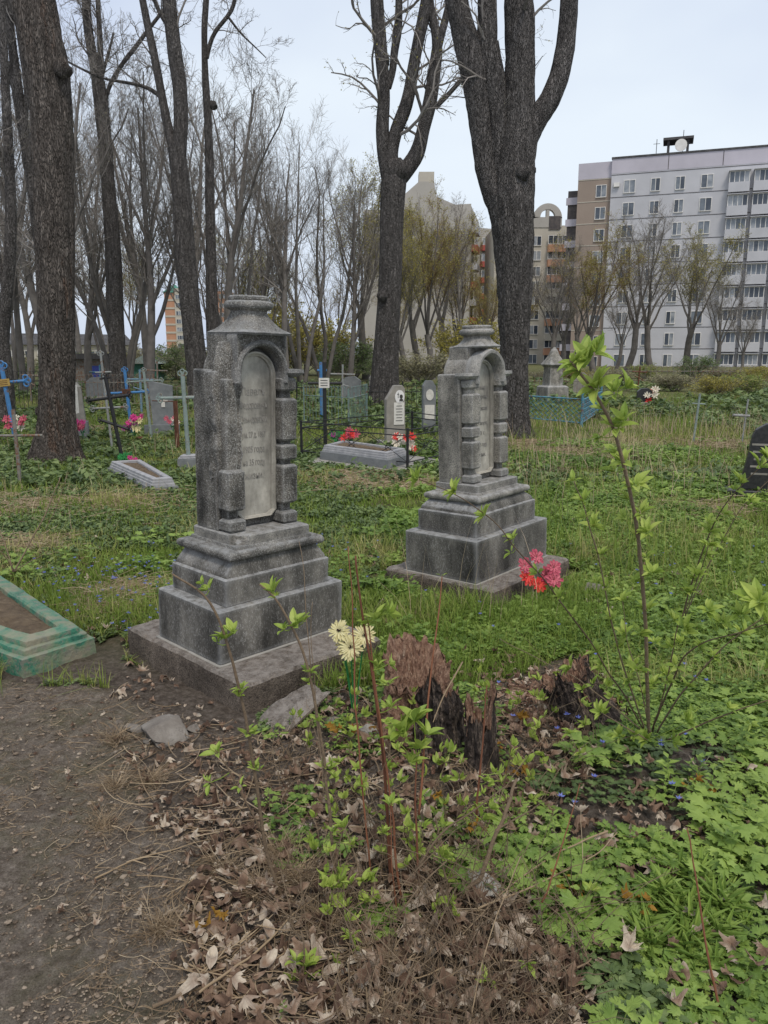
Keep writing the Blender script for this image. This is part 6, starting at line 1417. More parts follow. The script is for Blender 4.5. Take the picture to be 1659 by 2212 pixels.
cover(H1, P1[:3] + P4, x, y, rg.uniform(.09, .15, len(x)), rg, lean=.35, r=np.clip(rg.normal(.75, .2, len(x)), 0, 1))
x, y = sprinkle(rg, 2600, 2.6, 6.5, 1.3, .66, .8); k = free(x, y) & ~path_mask(x, y) & ~zone(LIT, x, y, .05) & ~zone(TRACK, x, y, .05) & (patch(x, y, 1.8, 19) > .05) & ((x > -.3) | (y > 4.6)); x, y = x[k], y[k]
cover(H1, P1[:3] + P4 + P4, x, y, rg.uniform(.08, .16, len(x)), rg, lean=.3, r=np.clip(rg.normal(.6, .25, len(x)), 0, 1))
# clump of lance leaves at the lower right
for (u, v, n, s) in ((1430, 1960, 26, .035), (1480, 1900, 16, .03), (1500, 2040, 20, .035), (1400, 2050, 14, .03), (1560, 1980, 14, .035)):
    p = G(u, v); x = p[0] + rg.normal(0, s, n); y = p[1] + rg.normal(0, s, n); cover(H1, P3, x, y, rg.uniform(.06, .11, n), rg, r=rg.uniform(.4, .95, n))
# herbs among the litter (thin), behind the stumps, and round the monuments
x, y = sprinkle(rg, 4600, 1.4, 3.6, 1.5, .62, .6); k = zone(LIT, x, y, .06) & free(x, y) & (patch(x, y, 3.2, 15) > .06) & (x > -.25 * y + .15 + .15 * rg.random(len(x))); x, y = x[k], y[k]; cover(H1, P1 + P2 + P4, x, y, rg.uniform(.03, .07, len(x)), rg)
stuff(H1, 'herb_cover', M['herb'], 'bright green low herbs with lobed leaves covering the right foreground', 'ground cover')
x, y = sprinkle(rg, 80000, 2.6, 14, 1.25, .66, .8); k = free(x, y) & ~path_mask(x, y) & ~zone(LIT, x, y, .05) & ~zone(HERBZ, x, y, 0) & ~zone(TRACK, x, y, .05) & (patch(x, y, 1.4, 17) > -.30 + np.clip((y - 6.0) * .05, 0, .45)); x, y = x[k], y[k]
sz = rg.uniform(.035, .10, len(x)) * (1 + .6 * np.clip(patch(x, y, 2.2, 41), 0, 1)) * np.clip(y / 6, .8, 1.6); lf = (x < -.0) ; near = y < 3.9; a_ = lf & ~near; b_ = ~lf & ~near
cover(H2, P5, x[a_], y[a_], sz[a_] * .8, rg); cover(H3, P5 + P2[:2] + P1[:1] + P4, x[b_], y[b_], sz[b_], rg, r=np.clip(.5 + patch(x[b_], y[b_], 1.6, 43) * .8 + rg.normal(0, .15, b_.sum()), 0, 1)); c_ = near & ~lf; cover(H3, P1 + P4 + P2, x[c_], y[c_], sz[c_] * .95, rg); c_ = near & lf; cover(H2, P5 + P2[:1], x[c_], y[c_], sz[c_] * .6, rg)
stuff(H2, 'ivy_cover', M['herbdark'], 'dark green small-leaved ground plants on the left and between litter', 'ground cover')
stuff(H3, 'weed_cover', M['herb'], 'fresh green weeds around the paler monument and in the right middle ground', 'ground cover')
x, y = sprinkle(rg, 9000, 3.6, 16, 1.1, .68, .8); k = free(x, y) & ~zone(LIT, x, y, .05) & (patch(x, y, .9, 61) > .02) & (x > .25 * y) & (x < 8); x, y = x[k], y[k]; cover(H3, P4 + P5, x, y, rg.uniform(.10, .30, len(x)) * np.clip(y / 7, .7, 1.3), rg, lean=.3, r=np.clip(rg.normal(.7, .2, len(x)), 0, 1))
TG = MB(); x, y = sprinkle(rg, 16000, 4.2, 18, 1.2, .68, .8); k = free(x, y) & (patch(x, y, .8, 63) > .08) & (x > .12 * y); x, y = x[k], y[k]; blades(TG, x, y, rg.uniform(.15, .42, len(x)), np.clip(.0035 + .0008 * y, .005, .016), rg, .4, np.clip(rg.normal(.35, .25, len(x)), 0, 1), 5)
stuff(TG, 'tall_grass', M['grass'], 'taller loose green and straw-coloured grass in the right-hand field', 'grass')
# far weeds, taller tufts
H = MB(); x, y = sprinkle(rg, 9000, 9, 45, 1.6, .7, 1); k = free(x, y) & (patch(x, y, .35, 19) > -.1); x, y = x[k], y[k]; cover(H, P5, x, y, rg.uniform(.12, .38, len(x)) * np.clip(y / 18, .6, 1.5), rg)
stuff(H, 'weeds', M['herbdark'], 'taller weeds and low scrub in the back of the cemetery', 'weeds')
# blue squills
F_ = MB(); x = np.concatenate([rg.normal(-1.75, .38, 90), rg.normal(-1.3, .3, 50), rg.normal(-.9, .9, 60), rg.uniform(.5, 3.4, 60), rg.uniform(.2, 1.2, 18)]); y = np.concatenate([rg.normal(5.2, .3, 90), rg.normal(4.55, .3, 50), rg.normal(5.4, .4, 60), rg.uniform(3.2, 6.2, 60), rg.uniform(2.3, 2.9, 18)])
k = free(x, y) & ~path_mask(x, y); x, y = x[k], y[k]; V, T = leaftri(.42, -.2); n = len(x)
for q in range(6):
    Fm = frames(rg, n, az=np.full(n, q * 1.047), tiltv=rg.uniform(.1, .7, n)); F_.inst(V, T, Fm * .016, at(x, y) + np.array([0, 0, .085]), rg.random(n))
stuff(F_, 'blue_squills', M['squill'], 'small blue spring flowers dotted among the ground plants', 'flowers')

# --- dead leaves
LP = []
for q in range(9):
    V, T = lobed(MAPLE if q < 5 else OVAL, rgs=q, W=1 if q < 5 else .9); 
    # subdivide once so it can curl
    Vn, Tn = list(V), []; E = {}
    def mid(a, b):
        kx = (min(a, b), max(a, b))
        if kx not in E: E[kx] = len(Vn); Vn.append((V[a] + V[b]) / 2)
        return E[kx]
    for a, b, c in T: ab, bc, ca = mid(a, b), mid(b, c), mid(c, a); Tn += [[a, ab, ca], [ab, b, bc], [ca, bc, c], [ab, bc, ca]]
    V = np.array(Vn) - np.array([0, .38, 0]); cx, cy = rg.uniform(.4, 2.6), rg.uniform(-1.6, 2.4); V[:, 2] += cx * V[:, 0] ** 2 + cy * V[:, 1] ** 2 + .12 * vn(V, 4, q)
    LP.append((V, np.array(Tn)))
def scatter_leaves(mb, x, y, s, rg, lift=.012, tilt=.45, r=None, protos=LP):
    n = len(x); ii = rg.integers(0, len(protos), n); r = rg.random(n) if r is None else r
    for q, (V, F) in enumerate(protos):
        k = ii == q; m = k.sum(); A = frames(rg, m, (-tilt, tilt)); A[:, :, 2] *= np.where(rg.random(m) < .5, 1, -1)[:, None]; mb.inst(V, F, A * s[k][:, None, None], at(x[k], y[k]) + np.stack([np.zeros(m), np.zeros(m), lift + rg.uniform(0, .02, m)], 1), r[k])
D_ = MB(); x, y = sprinkle(rg, 7000, 1.35, 3.7, 1.6, .62, .6); k = free(x, y) & ~path_mask(x + .05, y) & (zone(LIT, x, y, .12) | ((patch(x, y, 2.2, 23) > .12) & (x > -.3))); x, y = x[k], y[k]
scatter_leaves(D_, x, y, rg.uniform(.02, .065, len(x)) * (.6 + .4 * rg.random(len(x))), rg, .008, .7)
x, y = sprinkle(rg, 3800, 3.4, 8, 1.5, .68, .8); k = free(x, y) & (patch(x, y, 1.2, 25) > .0); x, y = x[k], y[k]; scatter_leaves(D_, x, y, rg.uniform(.03, .06, len(x)), rg, .02)
x, y = sprinkle(rg, 2000, 1.35, 3.4, 1.6, .62, .6); k = free(x, y) & ~path_mask(x + .03, y) & zone(LIT, x, y, .10) & (patch(x, y, 2.5, 51) > -.15); x, y = x[k], y[k]
scatter_leaves(D_, x, y, rg.uniform(.028, .075, len(x)), rg, .028, .55, r=rg.uniform(.1, .95, len(x)))
x, y = sprinkle(rg, 900, 1.35, 3.8, 1.6, .62, .6); k = free(x, y) & zone(HERBZ, x, y, .1); x, y = x[k], y[k]; scatter_leaves(D_, x, y, rg.uniform(.03, .07, len(x)), rg, .035, .7, r=rg.uniform(.3, 1, len(x)))
n = 260; x = rg.normal(-.75, .5, n); y = rg.normal(2.7, .5, n); k = free(x, y); x, y = x[k], y[k]; scatter_leaves(D_, x, y, rg.uniform(.015, .035, len(x)), rg, .004, .2)
# dry upright stalks and arching thin twigs in the litter
U_ = MB(); n = 1300; x, y = sprinkle(rg, 7000, 1.45, 3.3, 1.6, .62, .6); k = free(x, y) & zone(LIT, x, y, .04) & (patch(x, y, 2.4, 53) > .02) & (x > -.22 * y + .12); x, y = x[k][:n], y[k][:n]; n = len(x)
b = at(x, y); a = rg.uniform(0, 6.28, n); H_ = rg.gamma(3, .045, n) + .03; ln = rg.uniform(.1, 1.1, n); t_ = np.linspace(0, 1, 7); d = np.stack([np.cos(a), np.sin(a), 0 * a], 1)
pts = b[:, None] + d[:, None] * (H_ * ln)[:, None, None] * (t_ ** 1.6)[None, :, None] + np.array([0, 0, 1.]) * (H_[:, None] * (t_ - .35 * t_ ** 2 * ln[:, None]))[..., None] + rg.normal(0, .0022, (n, 7, 3)); U_.tubes(pts, rg.uniform(.0006, .0020, n)[:, None] * np.linspace(1, .5, 7)[None], 4, r=rg.uniform(0, .9, n))
x, y = sprinkle(rg, 2600, 1.6, 3.1, 1.4, .62, .6); k = free(x, y) & zone(LIT, x, y, .05) & (x > -.20 * y + .18) & (patch(x, y, 3, 57) > -.05); x, y = x[k][:105], y[k][:105]; Z_ = MB()
for q in range(len(x)):
    b0 = np.array([x[q], y[q], float(hgt(x[q], y[q]))]); h = rg.gamma(3, .035) + .04; d = nrm(np.array([rg.normal(0, .35), rg.normal(0, .35), 1])); e_ = b0 + d * h; m_ = (b0 + e_) / 2 + rg.normal(0, .01, 3)
    U_.tubes(np.array([[b0, m_, e_]]), np.array([[.0016, .0013, .001]]), 4, r=rg.random())
    for f in ((1.0,) if h < .1 else (.55, 1.0)):
        c_ = b0 + (e_ - b0) * f; n_ = int(rg.integers(4, 9)); sd_ = nrm(rg.normal(0, 1, (n_, 3))); yy = nrm(d + sd_ * 1.1 + np.array([0, 0, .1])); xx = nrm(np.cross(yy, rg.normal(0, 1, 3))); zz_ = np.cross(xx, yy)
        LVs, LFs = leafp(.44, .2, .3); LFs = np.concatenate([LFs[:, [0, 1, 2]], LFs[:, [0, 2, 3]]]); Z_.inst(LVs, LFs, np.stack([xx, yy, zz_], 2) * rg.uniform(.018, .042, n_)[:, None, None], np.repeat(c_[None], n_, 0), rg.uniform(.2, .9, n_))
stuff(Z_, 'young_shoots', M['leafy'], 'little fresh leafy shoots pushing up through the litter and dead stems', 'shoots')
TF = MB()
for (u, v, n_) in ((330, 1690, 160), (245, 1700, 120), (225, 1790, 90), (600, 1850, 260), (640, 1900, 260), (560, 1930, 200), (350, 2010, 160), (700, 2000, 220), (480, 1880, 150), (820, 2080, 200), (250, 1600, 120)):
    c_ = G(u, v); a = rg.uniform(0, 6.28, n_); L_ = rg.uniform(.03, .10, n_); b_ = at(c_[0] + rg.normal(0, .022, n_), c_[1] + rg.normal(0, .02, n_)); d_ = np.stack([np.cos(a), np.sin(a), rg.uniform(.1, 1.3, n_)], 1); TF.tubes(np.stack([b_, b_ + d_ * L_[:, None] * .55, b_ + d_ * L_[:, None] * np.array([1, 1, .75])], 1), np.tile([[.0009, .0007, .0004]], (n_, 1)), 3, r=rg.uniform(.1, .8, n_))
stuff(TF, 'dead_grass_tufts', M['straw'], 'small tufts of dead reddish-tan grass at the edge of the path and in the litter', 'dead grass')
stuff(U_, 'dry_stems', M['stem'], 'thin dry brown stems standing and arching out of the leaf litter', 'dry stems')
W_ = MB(); n = 1500; c0 = np.array([G(960, 1560), G(1250, 1560), G(1180, 1500), G(930, 1600)])[rg.integers(0, 4, n)]; x = c0[:, 0] + rg.normal(0, .17, n); y = c0[:, 1] + rg.normal(0, .10, n); s_ = rg.gamma(2, .004, n) + .003
V = np.array([[-1, -.35, -.3], [1, -.3, -.3], [1.1, .3, -.3], [-1, .35, -.3], [-.9, -.2, .3], [.8, -.25, .35], [.9, .2, .3], [-.8, .3, .3]]); Fb = np.array([[0, 3, 2, 1], [4, 5, 6, 7], [0, 1, 5, 4], [1, 2, 6, 5], [2, 3, 7, 6], [3, 0, 4, 7]])
W_.inst(V, Fb, rots(rg, n, s_, .5), at(x, y) + np.stack([0 * x, 0 * x, s_ * .4 + rg.uniform(0, .03, n)], 1), rg.random(n)); stuff(W_, 'wood_crumbs', M['wood'], 'crumbled chips of rotten wood around the stumps', 'wood chips')
stuff(D_, 'dead_leaves', M['litter'], 'curled brown and grey fallen leaves covering the ground in front', 'dead leaves')
A_ = MB(); n = 60; pts = [G(u, v) for u, v in ((1140, 1575), (1500, 1720), (1530, 1730), (730, 1600), (770, 1605), (1125, 1690), (1030, 1820), (1220, 1940), (960, 1760), (1390, 1990), (480, 2020), (1010, 1610), (1070, 1640))]
for p in pts:
    m = 5; x = p[0] + rg.normal(0, .022, m); y = p[1] + rg.normal(0, .02, m); scatter_leaves(A_, x, y, rg.uniform(.025, .045, m), rg, .05, .7)
stuff(A_, 'amber_seedlings', M['amber'], 'ochre-yellow seedling leaves poking through the litter', 'seedlings')
# --- straw, twiglets, crumbs on the path edge
S_ = MB()
def sticks(mb, x, y, L, w, rg, bend=.15, lift=.004, r=None, k=4, zt=.1):
    n = len(x); a = rg.uniform(0, 2 * np.pi, n); d = np.stack([np.cos(a), np.sin(a), rg.normal(0, zt, n)], 1); b = at(x, y); t = np.linspace(-.5, .5, k); sd = np.stack([-d[:, 1], d[:, 0], 0 * a], 1)
    pts = b[:, None] + d[:, None] * (L[:, None] * t)[..., None] + sd[:, None] * (L * rg.normal(0, bend, n))[:, None, None] * ((t * 2) ** 2)[None, :, None]
    pts[:, :, 2] = np.maximum(pts[:, :, 2], hgt(pts[:, :, 0], pts[:, :, 1])) + lift + w[:, None] + rg.uniform(0, .006, (n, 1)); mb.tubes(pts, w[:, None] * np.linspace(1, .6, k)[None], 4, r=rg.random(n) if r is None else r)
x, y = sprinkle(rg, 17000, 1.3, 4.4, 1.6, .62, .6); q = v3(x, y); edge = inpoly(x, y, LIT) | (path_mask(x, y) & (fbm(q, 1.6, 33) + (x + .62 * y - .75) * .9 > -.55 + .5 * (rg.random(len(x)) - .5))); k = edge & free(x, y); x, y = x[k], y[k]
sticks(S_, x, y, rg.gamma(2, .018, len(x)) + .012, rg.uniform(.0004, .0012, len(x)), rg, r=np.clip(rg.normal(.35, .28, len(x)), 0, 1))
x, y = sprinkle(rg, 2600, 1.3, 3.6, 1.6, .62, .6); k = free(x, y) & (inpoly(x, y, LIT)); x, y = x[k], y[k]; sticks(S_, x, y, rg.gamma(3, .035, len(x)) + .04, rg.uniform(.001, .0028, len(x)), rg, .12, .018, r=rg.uniform(0, .7, len(x)), k=6, zt=.16)
stuff(S_, 'straw_and_twigs', M['straw'], 'thin grey straws and broken twiglets strewn along the path edge', 'twigs')
C_ = MB(); bm = bmesh.new(); bmesh.ops.create_icosphere(bm, subdivisions=1, radius=1); IV = np.array([v.co for v in bm.verts]); IF = np.array([[v.index for v in f.verts] for f in bm.faces]); bm.free()
x, y = sprinkle(rg, 42000, 1.3, 4.2, 1.7, .62, .6); k = free(x, y) & (path_mask(x, y) | inpoly(x, y, LIT)); x, y = x[k], y[k]; s = rg.gamma(1.6, .0014, len(x)) + .0008
for q in range(4):
    kk = rg.integers(0, 4, len(x)) == q; V = IV * (1 + .5 * vn(IV, 1.5, q)[:, None]) * np.array([1.2, .9, .55]); C_.inst(V, IF, rots(rg, kk.sum(), s[kk], .3), at(x[kk], y[kk]) + np.stack([0 * x[kk], 0 * x[kk], s[kk] * .3 + .004], 1), rg.random(kk.sum()))
M['crumb'] = mat('soil_crumbs', [(.1, (.08, .062, .048)), (.5, (.19, .152, .12)), (.88, (.28, .235, .19)), (.97, (.45, .42, .37))], 10, .95, attr=.8)
stuff(C_, 'soil_crumbs', M['crumb'], 'small soil crumbs and grit on the bare path', 'grit')

# ------------------------------------------------------------------ fallen branches one can tell apart
def branch(label, uvs, Y0, Y1, w, m, seed, name='fallen_branch', lift=.02, sub=3):
    rg = np.random.default_rng(seed); n = len(uvs); pts = np.array([P(u, v, Y0 + (Y1 - Y0) * i / (n - 1)) for i, (u, v) in enumerate(uvs)]) if Y0 else np.array([G(u, v) + np.array([0, 0, lift]) for u, v in uvs])
    q, r = resample(pts, np.linspace(w, w * .45, n), .02); base = q[0].copy(); b = MB(); q = q - base + np.stack([fbm(q, 14, seed + k, 2) for k in range(3)], 1) * w * 1.2; b.tubes(q[None], r[None], 9, r=.5, wob=lambda V: .22 * fbm(V, 60, seed, 2), cap=True)
    if sub:
        A, a = grow(q[None], r[None], sub, .3, .9, .35, (.4, .9), 0, 5, rg, rr=.6, rmin=.0012); b.tubes(A, a, 5, r=rg.random(len(A)))
    o = b.build(name, m); o.location = base; return tag(o, label, 'branch')
branch('thick gnarled grey-brown branch rising out of the litter at the bottom centre', [(815, 2120), (860, 2060), (960, 1985), (1040, 1900), (1075, 1800), (1100, 1730), (1118, 1680)], 1.82, 2.1, .0095, M['stem'], 3)
branch('long pale straight twig lying across the litter, left of bottom centre', [(430, 2170), (560, 2080), (640, 1990), (790, 1880), (850, 1820)], 0, 0, .0035, M['straw'], 4, lift=.035)
branch('pale thin stick leaning from the stumps toward lower left', [(1000, 1430), (960, 1500), (935, 1560)], 2.55, 2.45, .003, M['straw'], 5, sub=0)
branch('dry grey branch lying flat at the bottom left of centre', [(330, 2190), (420, 2150), (520, 2140), (610, 2125)], 0, 0, .005, M['stem'], 6, lift=.02)
branch('forked grey twig in front of the chalky stone', [(1310, 1830), (1200, 1880), (1090, 1960), (1000, 2060)], 0, 0, .003, M['straw'], 7, lift=.06)
branch('long pale bent straw leaning over the litter at bottom centre', [(1010, 2230), (1040, 2080), (1080, 1960), (1125, 1850)], 1.5, 1.75, .0018, M['straw'], 8, sub=0)
branch('long curved twig across the herbs at lower right', [(1030, 2010), (1150, 1960), (1290, 1890), (1330, 1840)], 0, 0, .003, M['straw'], 9, lift=.07)
branch('brown twig lying from the path edge into the leaves', [(205, 1905), (300, 1860), (400, 1835), (520, 1800)], 0, 0, .003, M['straw'], 10, lift=.012)

# ------------------------------------------------------------------ leafy saplings in the foreground
LV, LF = leafp(.42, .22, .30); LF3 = np.concatenate([LF[:, [0, 1, 2]], LF[:, [0, 2, 3]]])
def sprays(mb, c, d, s, rg, n=7, open_=1.0):
    """cluster of young leaflets bursting at a node c around stem direction d"""
    d = nrm(np.array(d, float)); ax = nrm(rg.normal(0, 1, (n, 3))); side = nrm(ax - d * (ax @ d)[:, None]); a = rg.uniform(.35, 1.25, n)[:, None] * open_
    y = nrm(d * np.cos(a) + side * np.sin(a) + np.array([0, 0, .12])); x = nrm(np.cross(y, d + .01)); x = nrm(x + rg.normal(0, .25, x.shape)); x = nrm(x - y * (x * y).sum(1, keepdims=True)); z = np.cross(x, y)
    Fm = np.stack([x, y, z], 2) * (s * rg.uniform(.55, 1.15, n))[:, None, None]; mb.inst(LV, LF3, Fm, np.array(c) + y * .004 + side * .002, np.clip(rg.normal(.5, .2, n), 0, 1))
def sapling(label, stems, seed, m='stem', name='leafy_sapling', cat='sapling', ls=.045):
    """stems: (points (u,v,Y), radius, [(u, v, Y, leaf length, count)...])"""
    rg = np.random.default_rng(seed); b0 = P(*stems[0][0][0]); b0[2] = float(hgt(b0[0], b0[1])); t = thing(name, label, cat, b0); Fm = MB()
    for pts, rad, cl in stems:
        p = np.array([P(*q) for q in pts]); rad = rad * (.62 if seed in (31, 32) and rad < .008 else .9); q, r = resample(p, np.linspace(rad, rad * .45, len(p)), .025); q = q - b0; q[1:-1] += np.stack([fbm(q[1:-1], 7, seed + k, 2) for k in range(3)], 1) * .006
        MB().tubes(q[None], r[None], 8, r=float(rg.random()), wob=lambda V: .12 * fbm(V, 50, seed, 2), cap=True).build('stem', M[m], t, smooth=True)
        for c in cl:
            s = c[3] if len(c) > 3 else ls; s = s * (1.25 if c[2] < 2.3 or rad > .006 else 1.1) * rg.uniform(.8, 1.2); n = int((c[4] if len(c) > 4 else 7) * (1.6 if seed in (31, 32) else 1.2)); cc = P(*c[:3]) - b0; j = int(np.argmin(np.linalg.norm(q - cc, axis=1))); d = q[min(j + 1, len(q) - 1)] - q[max(j - 1, 0)]
            if np.linalg.norm(cc - q[j]) > .012: Fm.tubes(np.array([[q[j], (q[j] + cc) / 2 + np.array([0, 0, -.004]), cc]]), np.full((1, 3), .0013), 4)
            sprays(Fm, cc, d if np.linalg.norm(cc - q[j]) < .05 else cc - q[j], s, rg, n)
    if Fm.n: Fm.build('leaves', M['leafy'], t)
    return t
def yl(a, b, pts, cl=()):       # interpolate depth along v
    v0, v1 = pts[0][1], pts[-1][1]; f = lambda v: a + (b - a) * (v - v0) / (v1 - v0 + 1e-6)
    return [(u, v, f(v)) for u, v in pts], [(c[0], c[1], f(c[1])) + tuple(c[2:]) for c in cl]
def st(rad, a, b, pts, cl=()): p, c = yl(a, b, pts, cl); return (p, rad, c)
sapling('tallest leafy sapling, its upright stem reaching the apartment block at right', [
    st(.0085, 2.72, 2.05, [(1404, 1585), (1399, 1480), (1393, 1330), (1385, 1210), (1376, 1130), (1360, 1050), (1342, 985), (1326, 930), (1305, 880), (1284, 848), (1262, 815), (1232, 778)],
       [(1240, 785, .042, 6), (1258, 800, .05, 9), (1270, 780, .05, 7), (1282, 765, .045, 6), (1290, 840, .045, 7), (1330, 850, .04, 7), (1350, 840, .035, 5), (1305, 885, .03, 5), (1335, 925, .04, 8), (1348, 910, .035, 5), (1300, 945, .035, 5), (1330, 980, .03, 4), (1348, 1000, .032, 5), (1330, 1020, .03, 4), (1372, 1050, .04, 7), (1360, 1080, .03, 5), (1385, 1110, .036, 6), (1350, 1120, .03, 5), (1400, 1150, .034, 6), (1398, 1205, .03, 5), (1375, 1160, .03, 4), (1410, 1240, .034, 6), (1370, 1260, .032, 5), (1400, 1320, .034, 6), (1380, 1370, .032, 5), (1415, 1390, .034, 6), (1375, 1450, .034, 6), (1410, 1480, .034, 6)]),
    st(.0055, 2.74, 2.35, [(1396, 1580), (1368, 1500), (1340, 1420), (1318, 1330), (1300, 1230), (1280, 1150), (1262, 1090), (1240, 1040)], [(1240, 1040, .036, 7), (1262, 1085, .034, 6), (1283, 1140, .036, 7), (1262, 1120, .03, 5), (1300, 1200, .034, 7), (1312, 1270, .034, 6), (1290, 1260, .03, 5), (1322, 1340, .034, 6), (1340, 1400, .034, 6), (1362, 1470, .032, 5)]),
    st(.005, 2.72, 2.45, [(1390, 1575), (1350, 1500), (1310, 1450), (1285, 1400), (1245, 1345), (1210, 1300), (1185, 1262), (1150, 1225), (1110, 1180), (1075, 1130), (1030, 1100), (985, 1068), (930, 1045), (905, 1035)],
       [(905, 1035, .036, 8), (985, 1062, .042, 9), (1048, 1115, .040, 9), (1110, 1165, .040, 8), (1105, 1195, .026, 3), (1162, 1240, .030, 5), (1210, 1290, .038, 8), (1245, 1330, .032, 6), (1290, 1410, .036, 7), (1300, 1440, .03, 6)]),
    st(.004, 2.70, 2.6, [(1385, 1575), (1330, 1530), (1290, 1500), (1240, 1460), (1190, 1435), (1080, 1380)], [(1235, 1440, .034, 7), (1260, 1490, .032, 6), (1282, 1480, .030, 5)]),
    st(.006, 2.74, 2.35, [(1410, 1580), (1440, 1500), (1475, 1420), (1520, 1385), (1580, 1370), (1680, 1340)], [(1530, 1320, .04, 7), (1480, 1360, .038, 7), (1560, 1345, .044, 8), (1600, 1330, .045, 8), (1640, 1300, .050, 9), (1650, 1340, .045, 7), (1510, 1400, .038, 6), (1460, 1440, .034, 6), (1440, 1470, .034, 7)]),
    st(.0055, 2.74, 2.4, [(1420, 1582), (1470, 1500), (1520, 1440), (1560, 1400), (1620, 1350), (1690, 1310)], [(1480, 1480, .034, 6), (1540, 1420, .036, 6), (1600, 1370, .036, 7), (1655, 1420, .036, 7)]),
    st(.0045, 2.72, 2.5, [(1412, 1575), (1435, 1500), (1450, 1430), (1462, 1350), (1490, 1300), (1515, 1230), (1530, 1180)], [(1530, 1180, .034, 7), (1505, 1245, .034, 7), (1482, 1280, .034, 7), (1455, 1340, .034, 7), (1450, 1400, .036, 7), (1440, 1460, .034, 6), (1470, 1390, .034, 6)]),
    st(.006, 2.70, 2.5, [(1440, 1600), (1500, 1570), (1560, 1545), (1620, 1525), (1700, 1500)], [(1570, 1530, .034, 6), (1620, 1560, .034, 6), (1500, 1540, .032, 6)]),
    st(.004, 2.74, 2.6, [(1405, 1580), (1385, 1480), (1352, 1380), (1345, 1300)], [(1345, 1300, .034, 7), (1350, 1370, .034, 6), (1370, 1440, .034, 7), (1395, 1500, .034, 7)]),
    st(.004, 2.6, 2.5, [(1400, 1600), (1330, 1560), (1300, 1540)], [(1300, 1540, .04, 8), (1340, 1590, .038, 8), (1400, 1600, .036, 8), (1450, 1600, .036, 8), (1480, 1560, .036, 7), (1370, 1590, .038, 7)])], 31)
sapling('long slanting twigs with leaf tufts entering from the right edge above the black headstone base', [
    st(.005, 3.0, 2.6, [(1475, 1330), (1500, 1240), (1530, 1160), (1560, 1100), (1600, 1050), (1670, 985)], [(1535, 1150, .04, 8), (1530, 1130, .034, 6), (1600, 1045, .042, 8), (1585, 1060, .03, 5), (1640, 1010, .042, 8), (1655, 990, .04, 7), (1500, 1250, .034, 7), (1520, 1200, .034, 6), (1560, 1110, .034, 5)]),
    st(.004, 3.0, 2.7, [(1480, 1330), (1540, 1200), (1600, 1100), (1690, 1010)], [(1560, 1170, .032, 6), (1620, 1085, .032, 6)])], 32)
sapling('thin sapling with tufts of fresh leaves crossing the front of the near monument', [
    st(.0065, 2.02, 1.95, [(650, 2040), (620, 1960), (585, 1870), (566, 1800), (552, 1700), (540, 1620), (528, 1540), (515, 1480), (500, 1420), (485, 1370), (462, 1310), (440, 1275), (400, 1258), (372, 1240)],
       [(452, 1275, .030, 9), (440, 1262, .024, 5), (488, 1382, .034, 9), (505, 1368, .030, 6), (470, 1390, .026, 4), (522, 1490, .028, 9), (516, 1506, .024, 6), (545, 1590, .026, 8), (532, 1586, .022, 5), (552, 1660, .024, 6), (560, 1665, .02, 4)]),
    st(.0035, 2.0, 1.95, [(566, 1800), (520, 1720), (480, 1640), (465, 1620)], [(470, 1628, .030, 8), (455, 1690, .026, 6), (520, 1700, .022, 5)]),
    st(.006, 2.05, 2.0, [(735, 1960), (722, 1850), (706, 1720), (695, 1600), (682, 1520), (668, 1460), (655, 1400), (632, 1350), (605, 1300), (585, 1275), (560, 1262)], [(592, 1280, .030, 9), (600, 1290, .022, 5), (640, 1355, .034, 9), (655, 1345, .028, 6), (615, 1362, .026, 5), (668, 1455, .026, 8), (666, 1475, .022, 6), (690, 1560, .022, 5), (700, 1660, .022, 5)]),
    st(.0018, 2.05, 2.1, [(672, 1460), (664, 1340), (656, 1220), (646, 1170)], []),
    st(.0018, 2.0, 2.05, [(700, 1720), (672, 1400), (675, 1300)], [])], 33, m='stem')
sapling('cluster of thin reddish stems with tufts of leaves rising before the stumps at centre', [
    st(.0065, 2.0, 2.1, [(862, 2040), (850, 1930), (838, 1800), (832, 1700), (824, 1600), (812, 1500), (800, 1440), (790, 1380), (776, 1300), (768, 1200)], [(812, 1340, .032, 8), (835, 1325, .034, 8), (790, 1350, .028, 6), (838, 1435, .028, 8), (815, 1440, .026, 6), (845, 1530, .026, 7), (862, 1560, .028, 7)]),
    st(.0045, 1.95, 2.1, [(880, 2000), (858, 1880), (848, 1760), (830, 1640), (820, 1540), (805, 1450), (800, 1400), (794, 1340)], [(840, 1480, .024, 6)]),
    st(.004, 2.0, 2.2, [(905, 1760), (918, 1600), (930, 1480), (942, 1380), (952, 1290), (955, 1245)], [(955, 1245, .014, 4)]),
    st(.0045, 1.95, 2.0, [(905, 1900), (898, 1780), (895, 1700), (900, 1640)], [(895, 1560, .046, 9), (920, 1590, .05, 8), (875, 1585, .046, 8), (905, 1620, .044, 8), (885, 1650, .036, 7), (858, 1600, .036, 6)]),
    st(.0035, 2.0, 2.1, [(815, 1960), (790, 1800), (775, 1640), (768, 1500), (762, 1380), (758, 1260), (752, 1180)], [(780, 1700, .022, 6)]),
    st(.004, 2.0, 2.1, [(1030, 1760), (1040, 1640), (1048, 1540), (1052, 1480)], [(1050, 1690, .026, 6), (1075, 1670, .03, 7)]),
    st(.003, 1.9, 1.95, [(860, 2000), (845, 1850), (842, 1740)], [(842, 1740, .024, 7), (830, 1800, .026, 7)])], 34, m='stemred')
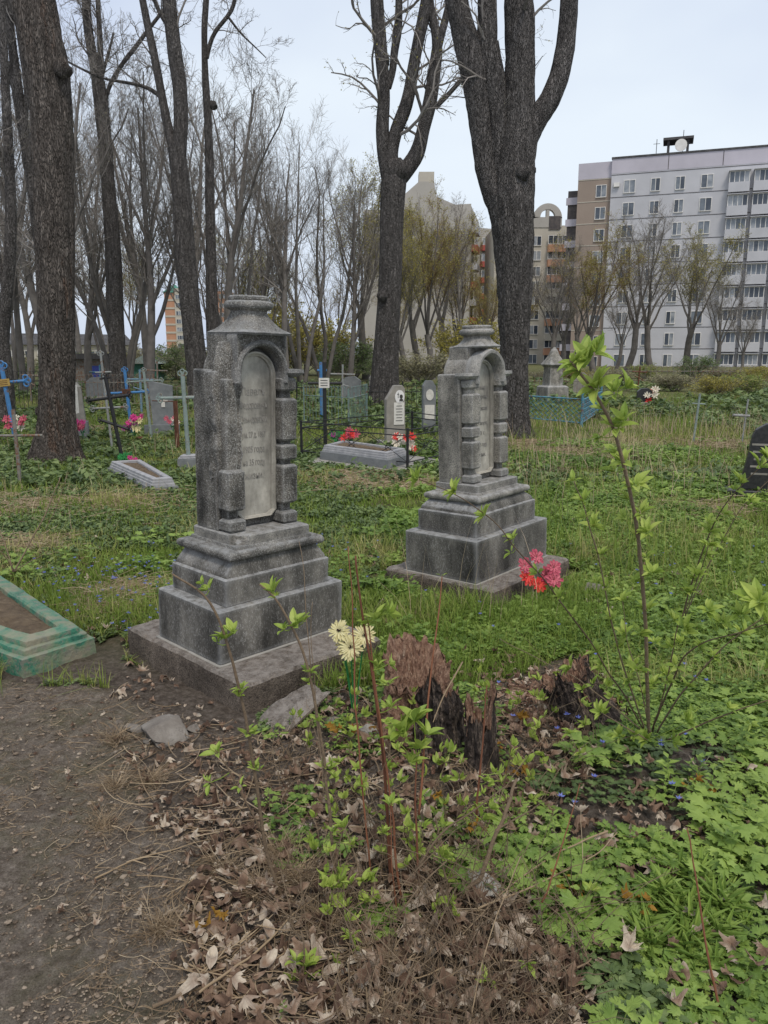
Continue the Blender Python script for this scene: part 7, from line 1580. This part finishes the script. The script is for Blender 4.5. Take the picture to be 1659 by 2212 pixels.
sapling('low leafy shoots at the bottom edge left of centre', [
    st(.005, 1.68, 1.72, [(640, 2260), (650, 2160), (660, 2060), (650, 2010)], [(640, 2080, .03, 8), (660, 2090, .03, 8), (635, 2120, .028, 8), (655, 2140, .028, 8), (625, 2150, .026, 7), (650, 2180, .028, 8), (670, 2110, .026, 6)]),
    st(.003, 1.7, 1.75, [(650, 2160), (700, 2100), (750, 2060), (780, 2050)], [(720, 2080, .02, 5), (765, 2050, .022, 5)])], 35)
sapling('small sprig with yellow-green leaves on the litter at bottom left of centre', [st(.0025, 1.9, 1.95, [(470, 2080), (466, 2030), (465, 1990)], [(465, 1990, .022, 7), (475, 2020, .018, 6)])], 36)
sapling('yellow-green sapling tuft at the centre of the litter', [st(.004, 1.9, 1.95, [(800, 2050), (790, 1950), (770, 1850), (745, 1790)], [(745, 1790, .028, 7), (765, 1830, .026, 7), (720, 1800, .026, 6), (800, 1900, .026, 6)]),
    st(.004, 1.9, 1.98, [(900, 1880), (950, 1800), (1040, 1740), (1090, 1700)], [(955, 1855, .03, 8), (1040, 1770, .034, 8), (1055, 1745, .03, 6)]), st(.004, 1.85, 1.9, [(860, 1980), (900, 1920), (965, 1860)], [(960, 1850, .03, 7)])], 37)
sapling('bare rust-brown stalk at the right of the foreground', [st(.0042, 1.58, 1.75, [(1560, 2240), (1545, 2140), (1520, 2010), (1500, 1900), (1484, 1790)], [])], 38, m='stemred', name='bare_stalk', cat='stalk')
sapling('slanting bare rust-brown stalk right of bottom centre', [st(.003, 1.8, 1.95, [(1170, 1950), (1195, 1880), (1225, 1790), (1252, 1695)], [])], 39, m='stemred', name='bare_stalk', cat='stalk')
sapling('thin dry dark stalk slanting up in the grass at the left', [st(.003, 5.2, 5.2, [(98, 1145), (120, 1100), (138, 1050), (148, 1020)], [])], 40, m='stem', name='bare_stalk', cat='stalk')
sapling('clump of arching grey twigs behind the green painted border at the left edge', [st(.006, 4.4, 4.5, [(30, 1235), (60, 1180), (95, 1120), (130, 1030)], []), st(.005, 4.4, 4.5, [(28, 1235), (5, 1160), (-30, 1080)], []), st(.004, 4.4, 4.4, [(32, 1235), (10, 1200), (-20, 1170)], []), st(.003, 4.4, 4.4, [(30, 1235), (70, 1210), (110, 1190)], [])], 41, m='stem', name='dry_bush', cat='bush')
for o in bpy.data.objects:
    if 'H' in o: del o['H']
